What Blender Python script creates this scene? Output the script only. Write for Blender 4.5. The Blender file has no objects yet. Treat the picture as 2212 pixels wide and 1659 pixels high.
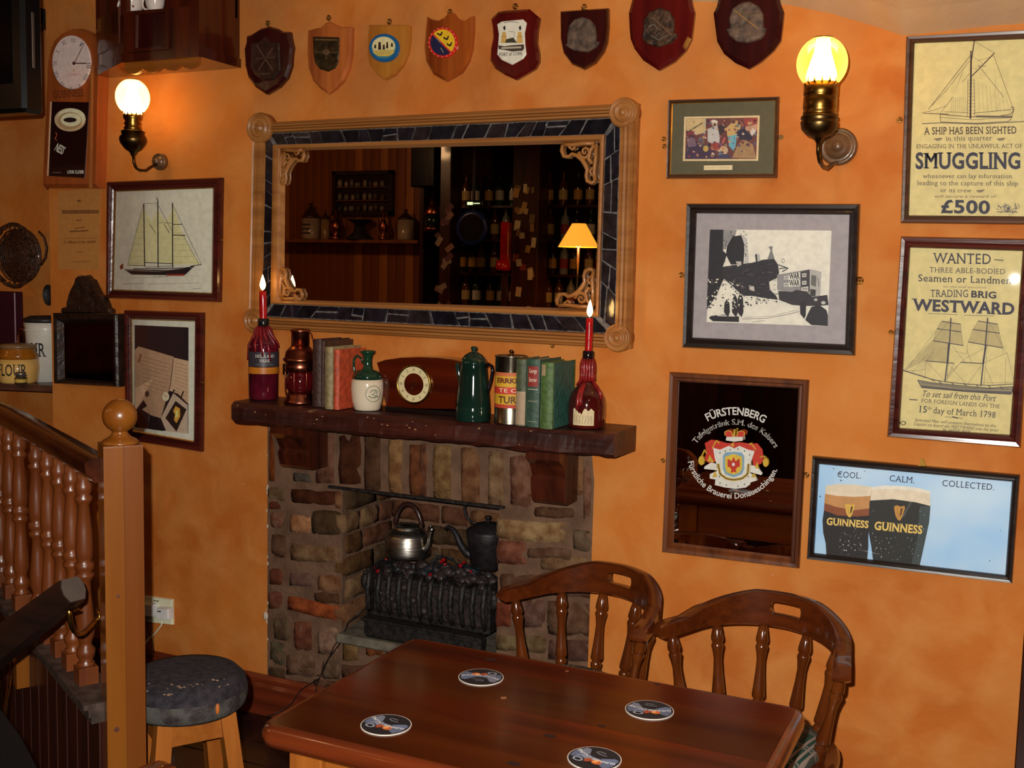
import bpy, math, random
from math import sin, cos, pi, radians as R, sqrt, atan2
from mathutils import Vector, Matrix, noise
from mathutils.geometry import tessellate_polygon
random.seed(7)
SC = bpy.context.scene
COL = SC.collection

# ------------------------------------------------------------------ camera
FPX, CX, CY, DW, HC = 2361.0, 1106.0, 829.5, 3.025, 1.55
def _axes():
    X = -Vector((-4000 - CX, 483 - CY, FPX)); X.normalize()
    D = Vector((560 - CX, 25000 - CY, FPX)); D -= X * D.dot(X); D.normalize()
    Z = -D
    Y = Z.cross(X)
    if Y.z < 0: Y = -Y
    return X, Y, Z
AX, AY, AZ = _axes()
CAMP = Vector((0, -DW, HC))
cd = bpy.data.cameras.new('camera'); cam = bpy.data.objects.new('camera', cd); COL.objects.link(cam)
cd.sensor_width = 36; cd.lens = FPX / 2212 * 36; cd.clip_start = .02; cd.clip_end = 60
rt = Vector((AX.x, AY.x, AZ.x)); up = -Vector((AX.y, AY.y, AZ.y)); bk = -Vector((AX.z, AY.z, AZ.z))
M = Matrix((rt, up, bk)).transposed().to_4x4(); M.translation = CAMP
cam.matrix_world = M
SC.camera = cam
FWD = -bk

# ------------------------------------------------------------------ world, lights, exposure
w = bpy.data.worlds.new('world'); SC.world = w; w.use_nodes = True
w.node_tree.nodes['Background'].inputs[0].default_value = (1, .6, .35, 1)
w.node_tree.nodes['Background'].inputs[1].default_value = .03
SC.view_settings.view_transform = 'Standard'; SC.view_settings.look = 'None'
SC.view_settings.exposure = 0.0; SC.view_settings.gamma = 1.0; SC.view_settings.use_curve_mapping = False
def light(name, kind, loc, energy, color=(1, 1, 1), size=.05, aim=None, spread=None):
    l = bpy.data.lights.new(name, kind); l.energy = energy; l.color = color
    if kind == 'AREA': l.size = size; l.shape = 'DISK'
    elif kind in ('POINT', 'SPOT'): l.shadow_soft_size = size
    if spread and kind == 'SPOT': l.spot_size = spread; l.spot_blend = .6
    o = bpy.data.objects.new(name, l); COL.objects.link(o); o.location = loc
    if aim is not None: o.rotation_euler = (Vector(aim) - Vector(loc)).to_track_quat('-Z', 'Y').to_euler()
    return o
# the camera's own flash, a few centimetres beside and above the lens
FL = CAMP - rt * .045 + up * .05
light('camera_flash', 'SPOT', FL, 300, (1, .96, .88), .009, FL + FWD * 3 + rt * .35, R(105))
# added warm fill lights, unseen, for the room behind the photographer
light('room_fill_light', 'POINT', (.6, -2.6, 2.55), 6, (1, .66, .36), .12)
light('back_room_fill', 'POINT', (-5.2, -3.3, 2.78), 22, (1, .55, .25), .1)
light('bar_fill', 'POINT', (-3.0, -3.1, 2.78), 10, (1, .62, .3), .08)

# ------------------------------------------------------------------ pixel -> place
def ray(px, py):
    d = Vector(((px - CX) / FPX, (py - CY) / FPX, 1.0))
    return Vector((d.dot(AX), d.dot(AY), d.dot(AZ)))
def hit(px, py, off=0.0):           # where the line of sight meets the plane y = -off, parallel to the wall
    r = ray(px, py); return CAMP + r * ((DW - off) / r.y)
def lev(px, py, z):                 # ... meets the height z
    r = ray(px, py); return CAMP + r * ((z - HC) / r.z)
def dep(px, py, d): return CAMP + ray(px, py) * d
def mir(px, py, Y):                 # a point seen in the big mirror, Y metres in front of it
    p = hit(px, py, -Y); p.y = -p.y; return p
def scl(p): return (p - CAMP).dot(FWD) / FPX     # metres per pixel there

# ------------------------------------------------------------------ tags, objects
ORG = {}
def tag(o, label=None, cat=None, group=None, kind=None):
    if label: o['label'] = label
    if cat: o['category'] = cat
    if group: o['group'] = group
    if kind: o['kind'] = kind
    return o
def thing(name, loc, label, cat, group=None):
    o = bpy.data.objects.new(name, None); COL.objects.link(o); o.location = loc; o.empty_display_size = .05
    ORG[o.name] = Vector(loc); return tag(o, label, cat, group)
class MB:
    def __init__(s): s.v = []; s.f = []; s.m = []; s.sm = []
    def add(s, vs, fs, m=0, smooth=False):
        b = len(s.v); s.v += [Vector(v) for v in vs]
        for f in fs: s.f.append([i + b for i in f]); s.m.append(m); s.sm.append(smooth)
        return s
    def xf(s, mat):
        s.v = [mat @ v for v in s.v]; return s
    def box(s, x0, x1, y0, y1, z0, z1, c=0, m=0):
        if c <= 0:
            vs = [(x, y, z) for z in (z0, z1) for y in (y0, y1) for x in (x0, x1)]
            fs = [(0, 2, 3, 1), (4, 5, 7, 6), (0, 1, 5, 4), (2, 6, 7, 3), (0, 4, 6, 2), (1, 3, 7, 5)]
            return s.add(vs, fs, m)
        vs = []
        cx, cy, cz = (x0 + x1) / 2, (y0 + y1) / 2, (z0 + z1) / 2
        idx = {}
        for sx in (-1, 1):
            for sy in (-1, 1):
                for sz in (-1, 1):
                    x = x1 if sx > 0 else x0; y = y1 if sy > 0 else y0; z = z1 if sz > 0 else z0
                    for a in range(3):
                        p = [x - sx * c, y - sy * c, z - sz * c]; p[a] = (x, y, z)[a]
                        idx[sx, sy, sz, a] = len(vs); vs.append(p)
        fs = []
        for a in range(3):
            o1, o2 = [i for i in range(3) if i != a]
            for s1 in (-1, 1):
                q = []
                for u, v in ((-1, -1), (1, -1), (1, 1), (-1, 1)):
                    k = [0, 0, 0]; k[a] = s1; k[o1] = u; k[o2] = v; q.append(idx[k[0], k[1], k[2], a])
                fs.append(q)
            for u in (-1, 1):
                for v in (-1, 1):
                    q = []
                    for t, ax in ((-1, o1), (1, o1), (1, o2), (-1, o2)):
                        k = [0, 0, 0]; k[a] = t; k[o1] = u; k[o2] = v; q.append(idx[k[0], k[1], k[2], ax])
                    fs.append(q)
        for sx in (-1, 1):
            for sy in (-1, 1):
                for sz in (-1, 1): fs.append([idx[sx, sy, sz, a] for a in range(3)])
        return s.add(vs, fs, m)
    def prism(s, front, back, m=0, bev=0, inset=.94):     # two matching loops of 3D points; bev: rounded front edge
        n = len(front); c = sum((Vector(p) for p in front), Vector()) / n
        if bev:
            top = [c + (Vector(p) - c) * inset for p in front]
            mid = [Vector(p) + (Vector(q) - Vector(p)) * bev for p, q in zip(front, back)]
            loops = [top, mid, [Vector(q) for q in back]]
        else: loops = [[Vector(p) for p in front], [Vector(q) for q in back]]
        vs = [p for l in loops for p in l]; fs = [list(range(n)), [len(vs) - 1 - i for i in range(n)]]
        for k in range(len(loops) - 1):
            for i in range(n):
                j = (i + 1) % n; fs.append((k * n + i, (k + 1) * n + i, (k + 1) * n + j, k * n + j))
        return s.add(vs, fs, m)
    def plate(s, pts, f, b, m=0, bev=0, inset=.94):       # pts: pixel outline, front offset f, back offset b
        fr = [hit(x, y, f) for x, y in pts]
        return s.prism(fr, [(p.x, -b, p.z) for p in fr], m, bev, inset)
    def lathe(s, prof, c=(0, 0, 0), seg=24, m=0, mat=None, cap=True, smooth=True):
        c = Vector(c); vs = []; fs = []; n = len(prof)
        for k in range(seg):
            a = 2 * pi * k / seg
            for r, z in prof:
                p = Vector((r * cos(a), r * sin(a), z)); p = mat @ p if mat else p; vs.append(p + c)
        for k in range(seg):
            k2 = (k + 1) % seg
            for i in range(n - 1): fs.append((k * n + i, k2 * n + i, k2 * n + i + 1, k * n + i + 1))
        if cap:
            if prof[0][0] > 1e-5: fs.append([(seg - 1 - k) * n for k in range(seg)])
            if prof[-1][0] > 1e-5: fs.append([k * n + n - 1 for k in range(seg)])
        return s.add(vs, fs, m, smooth)
    def ball(s, c, r, seg=16, rings=8, m=0, sq=(1, 1, 1)):
        pr = [(r * sin(pi * i / rings), -r * cos(pi * i / rings)) for i in range(rings + 1)]
        pr[0] = (1e-6, -r); pr[-1] = (1e-6, r)
        return s.lathe(pr, c, seg, m, Matrix.Diagonal(sq))
    def tube(s, path, r, seg=10, m=0, cap=True, flat=1.0):
        path = [Vector(p) for p in path]; n = len(path); rs = r if isinstance(r, (list, tuple)) else [r] * n
        vs = []; fs = []; prev = None
        for i, p in enumerate(path):
            t = (path[min(i + 1, n - 1)] - path[max(i - 1, 0)]); t.normalize()
            if prev is None:
                u = t.orthogonal().normalized()
                if abs(t.z) < .9: u = t.cross(Vector((0, 0, 1))).normalized()
            else: u = (prev - t * prev.dot(t)).normalized()
            prev = u; v = t.cross(u)
            for k in range(seg):
                a = 2 * pi * k / seg; vs.append(p + u * cos(a) * rs[i] + v * sin(a) * rs[i] * flat)
        for i in range(n - 1):
            for k in range(seg):
                k2 = (k + 1) % seg; fs.append((i * seg + k, i * seg + k2, (i + 1) * seg + k2, (i + 1) * seg + k))
        if cap: fs += [list(range(seg))[::-1], [(n - 1) * seg + k for k in range(seg)]]
        return s.add(vs, fs, m, True)
    def turned(s, p0, p1, prof, seg=12, m=0):             # prof: (radius, 0..1)
        p0 = Vector(p0); p1 = Vector(p1); d = p1 - p0; L = d.length
        q = d.to_track_quat('Z', 'Y').to_matrix()
        return s.lathe([(r, t * L) for r, t in prof], p0, seg, m, q)
    def build(s, name, mats, parent=None, org=None):
        if not isinstance(mats, (list, tuple)): mats = [mats]
        if parent is not None: o0 = ORG[parent.name]
        elif org is not None: o0 = Vector(org)
        else:
            lo = [min(v[i] for v in s.v) for i in range(3)]; hi = [max(v[i] for v in s.v) for i in range(3)]
            o0 = Vector(((lo[0] + hi[0]) / 2, (lo[1] + hi[1]) / 2, lo[2]))
        me = bpy.data.meshes.new(name); me.from_pydata([v - o0 for v in s.v], [], s.f)
        for m_ in mats: me.materials.append(m_)
        me.polygons.foreach_set('material_index', s.m); me.polygons.foreach_set('use_smooth', s.sm)
        me.update()
        o = bpy.data.objects.new(name, me); COL.objects.link(o)
        if parent is not None: o.parent = parent
        else: o.location = o0
        ORG[o.name] = o0
        return o
def kids(o): return [c for c in bpy.data.objects if c.parent == o]
def copy_tree(o, parent=None):
    c = o.copy(); COL.objects.link(c); c.parent = parent
    ORG[c.name] = ORG.get(o.name, Vector())
    for k in kids(o): copy_tree(k, c)
    return c
def auto_smooth(o, ang=40):
    me = o.data
    me.polygons.foreach_set('use_smooth', [True] * len(me.polygons))
    try: me.set_sharp_from_angle(angle=R(ang))
    except Exception: pass
    return o
def structure(o): o['kind'] = 'structure'; return o

# ------------------------------------------------------------------ materials
def lin(c):
    c = c / 255; return c / 12.92 if c <= .04045 else ((c + .055) / 1.055) ** 2.4
def L(r, g, b, k=1.0): return tuple(min(.92, max(.001, lin(v) * k)) for v in (r, g, b))
MATS = {}
def _new(name):
    m = bpy.data.materials.new(name); m.use_nodes = True; nt = m.node_tree
    return m, nt, nt.nodes['Principled BSDF'], nt.links
def mat(name, col, rough=.5, metal=0.0, col2=None, scale=20, bump=0.0, stretch=None, coat=0.0, detail=3, bscale=None, spec=.5, lo=.35, hi=.65, trans=0, ior=1.45, coatr=.08):
    if name in MATS: return MATS[name]
    m, nt, b, lk = _new(name); N = nt.nodes.new
    col2 = col2 or tuple(c * .8 for c in col)
    tc = N('ShaderNodeTexCoord'); mp = N('ShaderNodeMapping'); lk.new(tc.outputs['Object'], mp.inputs[0])
    mp.inputs['Scale'].default_value = stretch or (1, 1, 1)
    nz = N('ShaderNodeTexNoise'); nz.inputs['Scale'].default_value = scale; nz.inputs['Detail'].default_value = detail
    lk.new(mp.outputs[0], nz.inputs['Vector'])
    cr = N('ShaderNodeValToRGB'); e = cr.color_ramp.elements
    e[0].position = lo; e[0].color = (*col2, 1); e[1].position = hi; e[1].color = (*col, 1)
    lk.new(nz.outputs['Fac'], cr.inputs[0]); lk.new(cr.outputs[0], b.inputs['Base Color'])
    b.inputs['Roughness'].default_value = rough; b.inputs['Metallic'].default_value = metal
    b.inputs['Specular IOR Level'].default_value = spec
    b.inputs['Coat Weight'].default_value = coat; b.inputs['Coat Roughness'].default_value = coatr
    b.inputs['Transmission Weight'].default_value = trans; b.inputs['IOR'].default_value = ior
    if bump:
        n2 = nz
        if bscale:
            n2 = N('ShaderNodeTexNoise'); n2.inputs['Scale'].default_value = bscale; n2.inputs['Detail'].default_value = 5
            lk.new(mp.outputs[0], n2.inputs['Vector'])
        bp = N('ShaderNodeBump'); bp.inputs['Strength'].default_value = bump; bp.inputs['Distance'].default_value = .01
        lk.new(n2.outputs['Fac'], bp.inputs['Height']); lk.new(bp.outputs[0], b.inputs['Normal'])
    MATS[name] = m; return m
def wood(name, c1, c2, axis='X', rough=.35, coat=.3, scale=14, bump=.15):
    st = {'X': (.06, 1, 1), 'Y': (1, .06, 1), 'Z': (1, 1, .06)}[axis]
    m = mat(name, c1, rough, 0, c2, scale * 2.2, bump, st, coat, 6, None, .5, .3, .7)
    if 'k' not in m:
        m['k'] = 1
    return m
def ink(rgb, k=1.0, rough=.6):
    name = 'print %d %d %d' % rgb + (' %.1f' % k if k != 1 else '')
    c = L(*rgb, k)
    return mat(name, c, rough, 0, tuple(v * .88 for v in c), 60)
def emit(name, col, strength):
    if name in MATS: return MATS[name]
    m, nt, b, lk = _new(name)
    b.inputs['Base Color'].default_value = (*col, 1); b.inputs['Emission Color'].default_value = (*col, 1)
    b.inputs['Emission Strength'].default_value = strength
    MATS[name] = m; return m
def thin_glass(name, tint=(1, 1, 1), refl=1.0, rough=.02, extra=0.0):
    if name in MATS: return MATS[name]
    m, nt, b, lk = _new(name); N = nt.nodes.new; nt.nodes.remove(b)
    out = nt.nodes['Material Output']
    t = N('ShaderNodeBsdfTransparent'); t.inputs[0].default_value = (*tint, 1)
    g = N('ShaderNodeBsdfGlossy'); g.inputs['Roughness'].default_value = rough
    fr = N('ShaderNodeFresnel'); fr.inputs[0].default_value = 1.45
    ma = N('ShaderNodeMath'); ma.operation = 'MULTIPLY_ADD'; ma.inputs[1].default_value = refl; ma.inputs[2].default_value = extra; ma.use_clamp = True
    mx = N('ShaderNodeMixShader'); lk.new(fr.outputs[0], ma.inputs[0]); lk.new(ma.outputs[0], mx.inputs[0])
    lk.new(t.outputs[0], mx.inputs[1]); lk.new(g.outputs[0], mx.inputs[2]); lk.new(mx.outputs[0], out.inputs[0])
    MATS[name] = m; return m
def plaster(name, ca, cb, cc, rough=.75, sc=1.5):
    m, nt, b, lk = _new(name); N = nt.nodes.new
    tc = N('ShaderNodeTexCoord'); G = N('ShaderNodeNewGeometry')
    def nz(s, d, dist=0.0):
        n = N('ShaderNodeTexNoise'); n.inputs['Scale'].default_value = s; n.inputs['Detail'].default_value = d; n.inputs['Distortion'].default_value = dist
        lk.new(G.outputs['Position'], n.inputs['Vector']); return n
    n1 = nz(sc, 6, .6); n2 = nz(sc * 4.5, 8, .4); n3 = nz(45, 6)
    r1 = N('ShaderNodeValToRGB'); e = r1.color_ramp.elements
    e[0].position = .32; e[0].color = (*cb, 1); e[1].position = .66; e[1].color = (*ca, 1)
    lk.new(n1.outputs['Fac'], r1.inputs[0])
    r2 = N('ShaderNodeValToRGB'); e = r2.color_ramp.elements; e[0].position = .40; e[0].color = (0, 0, 0, 1); e[1].position = .66; e[1].color = (.9, .9, .9, 1)
    lk.new(n2.outputs['Fac'], r2.inputs[0])
    mx = N('ShaderNodeMix'); mx.data_type = 'RGBA'; lk.new(r2.outputs[0], mx.inputs[0]); lk.new(r1.outputs[0], mx.inputs[6]); mx.inputs[7].default_value = (*cc, 1)
    # smoke stain creeping down from the ceiling and cloudy brown patches
    sz = N('ShaderNodeSeparateXYZ'); lk.new(G.outputs['Position'], sz.inputs[0])
    mr = N('ShaderNodeMapRange'); mr.inputs[1].default_value = 1.85; mr.inputs[2].default_value = 2.45; mr.inputs[3].default_value = .12; mr.inputs[4].default_value = .85; lk.new(sz.outputs[2], mr.inputs[0])
    n4 = nz(2.3, 5, .8); mf = N('ShaderNodeMath'); mf.operation = 'MULTIPLY'; mf.use_clamp = True; r4 = N('ShaderNodeMapRange'); r4.inputs[1].default_value = .38; r4.inputs[2].default_value = .62; lk.new(n4.outputs['Fac'], r4.inputs[0]); lk.new(r4.outputs[0], mf.inputs[0]); lk.new(mr.outputs[0], mf.inputs[1])
    mst = N('ShaderNodeMix'); mst.data_type = 'RGBA'; lk.new(mf.outputs[0], mst.inputs[0]); lk.new(mx.outputs[2], mst.inputs[6]); mst.inputs[7].default_value = (ca[0] * .62, ca[1] * .72, ca[2] * 1.3, 1); mx = mst
    # little chips of bare white plaster
    vo = N('ShaderNodeTexVoronoi'); vo.inputs['Scale'].default_value = 7; lk.new(G.outputs['Position'], vo.inputs['Vector'])
    ad = N('ShaderNodeMath'); ad.operation = 'MULTIPLY_ADD'; ad.inputs[1].default_value = .06; lk.new(n3.outputs['Fac'], ad.inputs[0]); lk.new(vo.outputs['Distance'], ad.inputs[2])
    lt = N('ShaderNodeMath'); lt.operation = 'LESS_THAN'; lt.inputs[1].default_value = .052; lk.new(ad.outputs[0], lt.inputs[0])
    sp = N('ShaderNodeSeparateColor'); lk.new(vo.outputs['Color'], sp.inputs[0])
    gt = N('ShaderNodeMath'); gt.operation = 'GREATER_THAN'; gt.inputs[1].default_value = .8; lk.new(sp.outputs[0], gt.inputs[0])
    an = N('ShaderNodeMath'); an.operation = 'MULTIPLY'; lk.new(lt.outputs[0], an.inputs[0]); lk.new(gt.outputs[0], an.inputs[1])
    m3 = N('ShaderNodeMix'); m3.data_type = 'RGBA'; lk.new(an.outputs[0], m3.inputs[0]); lk.new(mx.outputs[2], m3.inputs[6]); m3.inputs[7].default_value = (.62, .5, .4, 1)
    lk.new(m3.outputs[2], b.inputs['Base Color'])
    b.inputs['Roughness'].default_value = rough; b.inputs['Specular IOR Level'].default_value = .25
    ab = N('ShaderNodeMath'); ab.operation = 'ADD'; lk.new(n2.outputs['Fac'], ab.inputs[0])
    mu = N('ShaderNodeMath'); mu.operation = 'MULTIPLY'; mu.inputs[1].default_value = .25; lk.new(n3.outputs['Fac'], mu.inputs[0]); lk.new(mu.outputs[0], ab.inputs[1])
    bp = N('ShaderNodeBump'); bp.inputs['Strength'].default_value = .3; bp.inputs['Distance'].default_value = .02
    lk.new(ab.outputs[0], bp.inputs['Height']); lk.new(bp.outputs[0], b.inputs['Normal'])
    MATS[name] = m; return m
PL = plaster('orange limewash plaster', (.66, .210, .031), (.50, .115, .011), (.66, .245, .055))
PLT = plaster('ceiling plaster', (.60, .33, .14), (.52, .25, .085), (.56, .35, .18))
W_DARK = wood('dark brown wood X', L(70, 30, 16), L(38, 15, 9), 'X', .32, .35)
W_DARKZ = wood('dark brown wood Z', L(70, 30, 16), L(38, 15, 9), 'Z', .32, .35)
W_MAH = wood('red mahogany', L(92, 16, 12), L(66, 8, 8), 'Z', .22, .6)
W_MAHD = wood('deep mahogany', L(58, 14, 12), L(36, 8, 8), 'Z', .22, .6)
W_PINE = wood('antique pine', L(168, 98, 36), L(130, 68, 20), 'Z', .38, .25, 9)
W_PINEX = wood('antique pine X', L(168, 98, 36), L(130, 68, 20), 'X', .38, .25, 9)
W_LITE = wood('pale frame wood X', L(172, 114, 58), L(136, 82, 36), 'X', .42, .1)
W_LITEZ = wood('pale frame wood Z', L(176, 112, 58), L(140, 82, 36), 'Z', .42, .1)
W_CHAIR = wood('chair wood', L(92, 40, 12), L(68, 27, 8), 'X', .2, .5, 26, .03)
W_CHAIRZ = wood('chair wood Z', L(104, 50, 15), L(70, 28, 8), 'Z', .16, .7, 14, .03)
W_TABLE = wood('table top wood', L(92, 38, 14), L(50, 16, 8), 'X', .25, .15, 7, .05)
W_FRAME = wood('frame brown', L(96, 58, 34), L(64, 36, 20), 'X', .38, .2)
W_BLACK = wood('near black frame', L(50, 36, 30), L(26, 17, 15), 'X', .3, .3)
W_WINE = wood('wine frame', L(92, 34, 26), L(52, 16, 14), 'X', .22, .5)
BRASS = mat('aged brass', L(176, 132, 60), .28, 1, L(120, 84, 34), 30)
BRASSD = mat('dark bronze', L(116, 90, 52), .34, 1, L(64, 46, 26), 30)
COPPER = mat('old copper', L(190, 110, 84), .3, 1, L(110, 56, 40), 25)
IRON = mat('cast iron', L(52, 46, 44), .55, .3, L(26, 24, 24), 60, .4)
GOLD = mat('gilt slip', L(220, 170, 84), .3, .8, L(180, 130, 50), 40)
PANE = thin_glass('picture glass', refl=.30, rough=.015)
BLACKP = mat('black plastic', L(16, 13, 13), .22)
MIRROR = mat('mirror silver', (.80, .80, .78), .008, 1, (.79, .79, .77), 3)
CARD = ink((232, 218, 190))
# ------------------------------------------------------------------ flat print: polygons, lines and lettering laid on real sheets
_TC = {}
def _glyphs(txt, bold):
    if bold and 'M' in txt:      # the font's M closes up when swollen: thicken it sideways instead
        vs, fs = _glyphs(txt, 0); n = len(vs); out = []; of = []
        for k, d in enumerate((-bold, 0, bold)):
            out += [(x + d, y) for x, y in vs]; of += [[i + k * n for i in f] for f in fs]
        return out, of
    cu = bpy.data.curves.new('lettering', 'FONT'); cu.body = txt; cu.resolution_u = 3; cu.offset = bold; cu.size = 1
    ob = bpy.data.objects.new('lettering', cu); COL.objects.link(ob)
    dg = bpy.context.evaluated_depsgraph_get(); dg.update()
    me = ob.evaluated_get(dg).to_mesh()
    vs = [(v.co.x, v.co.y) for v in me.vertices]; fs = [list(p.vertices) for p in me.polygons]
    ob.evaluated_get(dg).to_mesh_clear()
    bpy.data.objects.remove(ob); bpy.data.curves.remove(cu)
    return vs, fs
_SC = {}
def _serif_char(ch, bold):
    k = (ch, bold)
    if k in _SC: return _SC[k]
    vs, fs = _glyphs(ch, bold)
    wid = lambda s: max(v[0] for v in _glyphs(s, 0)[0])
    adv = wid('H' + ch + 'H') - wid('HH') if ch != ' ' else .27
    if vs:
        xm = (min(v[0] for v in vs) + max(v[0] for v in vs)) / 2; hw = max(v[0] for v in vs) - xm
        cnt = {}
        for fi, f in enumerate(fs):
            for i in range(len(f)):
                e = (f[i], f[(i + 1) % len(f)]); cnt.setdefault((min(e), max(e)), []).append(fi)
        add = []
        for (a, b), fl in cnt.items():
            if len(fl) != 1: continue
            (x0, y0), (x1, y1) = vs[a], vs[b]
            if abs(y0 - y1) > .004: continue
            ln = abs(x1 - x0); xc = (x0 + x1) / 2
            if not .03 < ln < .21: continue
            tops = (.682 + bold, .449 + bold) if ch.islower() else (.682 + bold,)
            top = any(abs(y0 - t) < .04 for t in tops); bot = abs(y0 + bold) < .04
            if not (top or bot) or ch in 'SCGOQ0235689&t,.;:sceoag': continue
            if bot and ch in 'VvWwUuJ': continue
            if top and ch in 'A47': continue
            if ch in 'MWmw' and abs(xc - xm) < hw * .45 and ch != 'm': continue
            if ch in 'NZz' and ((ch == 'N' and bot and xc > xm) or ch in 'Zz'): continue
            e = .07 if ch.isupper() or ch.isdigit() else .04
            if ch in 'mnhu': e = .03
            add.append((min(x0, x1) - e, max(x0, x1) + e, y0, y0 + (-1 if top else 1) * .05))
        for x0, x1, y0, y1 in add:
            b = len(vs); vs = vs + [(x0, y0), (x1, y0), (x1, y1), (x0, y1)]; fs = fs + [[b, b + 1, b + 2, b + 3]]
    _SC[k] = (vs, fs, adv); return _SC[k]
def text_mesh(txt, serif=False, bold=0.0):
    key = (txt, serif, bold)
    if key in _TC: return _TC[key]
    if serif:
        vs = []; fs = []; x = 0
        for ch in txt:
            v, f, adv = _serif_char(ch, bold); b = len(vs); vs += [(p[0] + x, p[1]) for p in v]; fs += [[i + b for i in q] for q in f]; x += adv + .03
    else: vs, fs = _glyphs(txt, bold)
    if vs: x0 = min(v[0] for v in vs); x1 = max(v[0] for v in vs)
    else: x0 = 0; x1 = 1
    vs = [(v[0] - x0, v[1]) for v in vs]
    _TC[key] = (vs, fs, x1 - x0); return _TC[key]
CAP = .682
class Art:
    """collects flat print; fn maps (a, b, lift) to a place, lift in metres off the sheet"""
    def __init__(s, fn, step=.00025): s.fn = fn; s.mb = MB(); s.mats = []; s.k = 0; s.step = step
    def mi(s, rgb, k):
        m = ink(tuple(rgb), k) if isinstance(rgb, tuple) else rgb
        if m not in s.mats: s.mats.append(m)
        return s.mats.index(m)
    def up(s): s.k += 1; return s
    def poly(s, pts, rgb, k=1.0, lift=True):
        if lift: s.k += 1
        t = tessellate_polygon([[Vector((x, y, 0)) for x, y in pts]])
        s.mb.add([s.fn(x, y, s.k * s.step) for x, y in pts], [list(f) for f in t], s.mi(rgb, k)); return s
    def disc(s, cx, cy, rx, ry, rgb, k=1.0, n=28, r0=0.0):
        s.k += 1; P = [(cos(2 * pi * i / n), sin(2 * pi * i / n)) for i in range(n)]
        if r0: 
            vs = [s.fn(cx + rx * a * q, cy + ry * b * q, s.k * s.step) for a, b in P for q in (1, r0)]
            s.mb.add(vs, [(2 * i, 2 * ((i + 1) % n), 2 * ((i + 1) % n) + 1, 2 * i + 1) for i in range(n)], s.mi(rgb, k))
        else: s.mb.add([s.fn(cx + rx * a, cy + ry * b, s.k * s.step) for a, b in P], [list(range(n))], s.mi(rgb, k))
        return s
    def line(s, pts, wd, rgb, k=1.0, lift=False):
        if lift: s.k += 1
        m = s.mi(rgb, k)
        for (x0, y0), (x1, y1) in zip(pts, pts[1:]):
            dx, dy = x1 - x0, y1 - y0; l = sqrt(dx * dx + dy * dy) or 1; nx, ny = -dy / l * wd / 2, dx / l * wd / 2
            s.mb.add([s.fn(a, b, s.k * s.step) for a, b in ((x0 + nx, y0 + ny), (x1 + nx, y1 + ny), (x1 - nx, y1 - ny), (x0 - nx, y0 - ny))], [(0, 1, 2, 3)], m)
        return s
    def text(s, txt, p0, p1, h, rgb, k=1.0, serif=False, bold=0.0, lean=0.0, fit=None):
        vs, fs, wd = text_mesh(txt, serif, bold); s.k += 1
        x0, y0 = p0; x1, y1 = p1; dx, dy = x1 - x0, y1 - y0; l = sqrt(dx * dx + dy * dy)
        ux, uy = dx / l, dy / l; nx, ny = uy, -ux      # up on the page (pixel y grows downwards)
        q = [(x0 + dx * (u / wd) + (nx + ux * lean) * v / CAP * h, y0 + dy * (u / wd) + (ny + uy * lean) * v / CAP * h) for u, v in vs]
        s.mb.add([s.fn(a, b, s.k * s.step) for a, b in q], fs, s.mi(rgb, k)); return s
    def arc(s, txt, c, r, a0, a1, h, rgb, k=1.0, inside=False, bold=0.0, serif=False):
        """a0..a1 degrees clockwise from 12 o'clock of a circle; inside: text reads along the bottom"""
        vs, fs, wd = text_mesh(txt, serif, bold); s.k += 1; q = []
        for u, v in vs:
            a = R(a0 + (a1 - a0) * u / wd); rr = r + (-v if inside else v) / CAP * h
            q.append((c[0] + rr * sin(a), c[1] - rr * cos(a)))
        s.mb.add([s.fn(a, b, s.k * s.step) for a, b in q], fs, s.mi(rgb, k)); return s
    def build(s, name, parent): 
        return s.mb.build(name, s.mats, parent)
def zm(ox, oy, sc): return lambda x, y: (ox + x * sc, oy + y * sc)
def wallfn(z, off):                    # print given in a local pixel frame, laid on the plane y = -off
    return lambda a, b, l: hit(*z(a, b), off + l)
def lerp(a, b, t): return a + (b - a) * t
def frame_rings(mb, O, I, prof, m=0):
    """O, I: four outer / inner corner points (front plane); prof: (0..1 across, offset from wall, material index)"""
    rings = []
    for t, off, *_ in prof:
        rings.append([Vector((lerp(o.x, i.x, t), -off, lerp(o.z, i.z, t))) for o, i in zip(O, I)])
    for k in range(len(rings) - 1):
        mi = prof[k][2] if len(prof[k]) > 2 else m
        for j in range(4):
            j2 = (j + 1) % 4
            mb.add([rings[k][j], rings[k + 1][j], rings[k + 1][j2], rings[k][j2]], [(0, 1, 2, 3)], mi)
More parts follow.
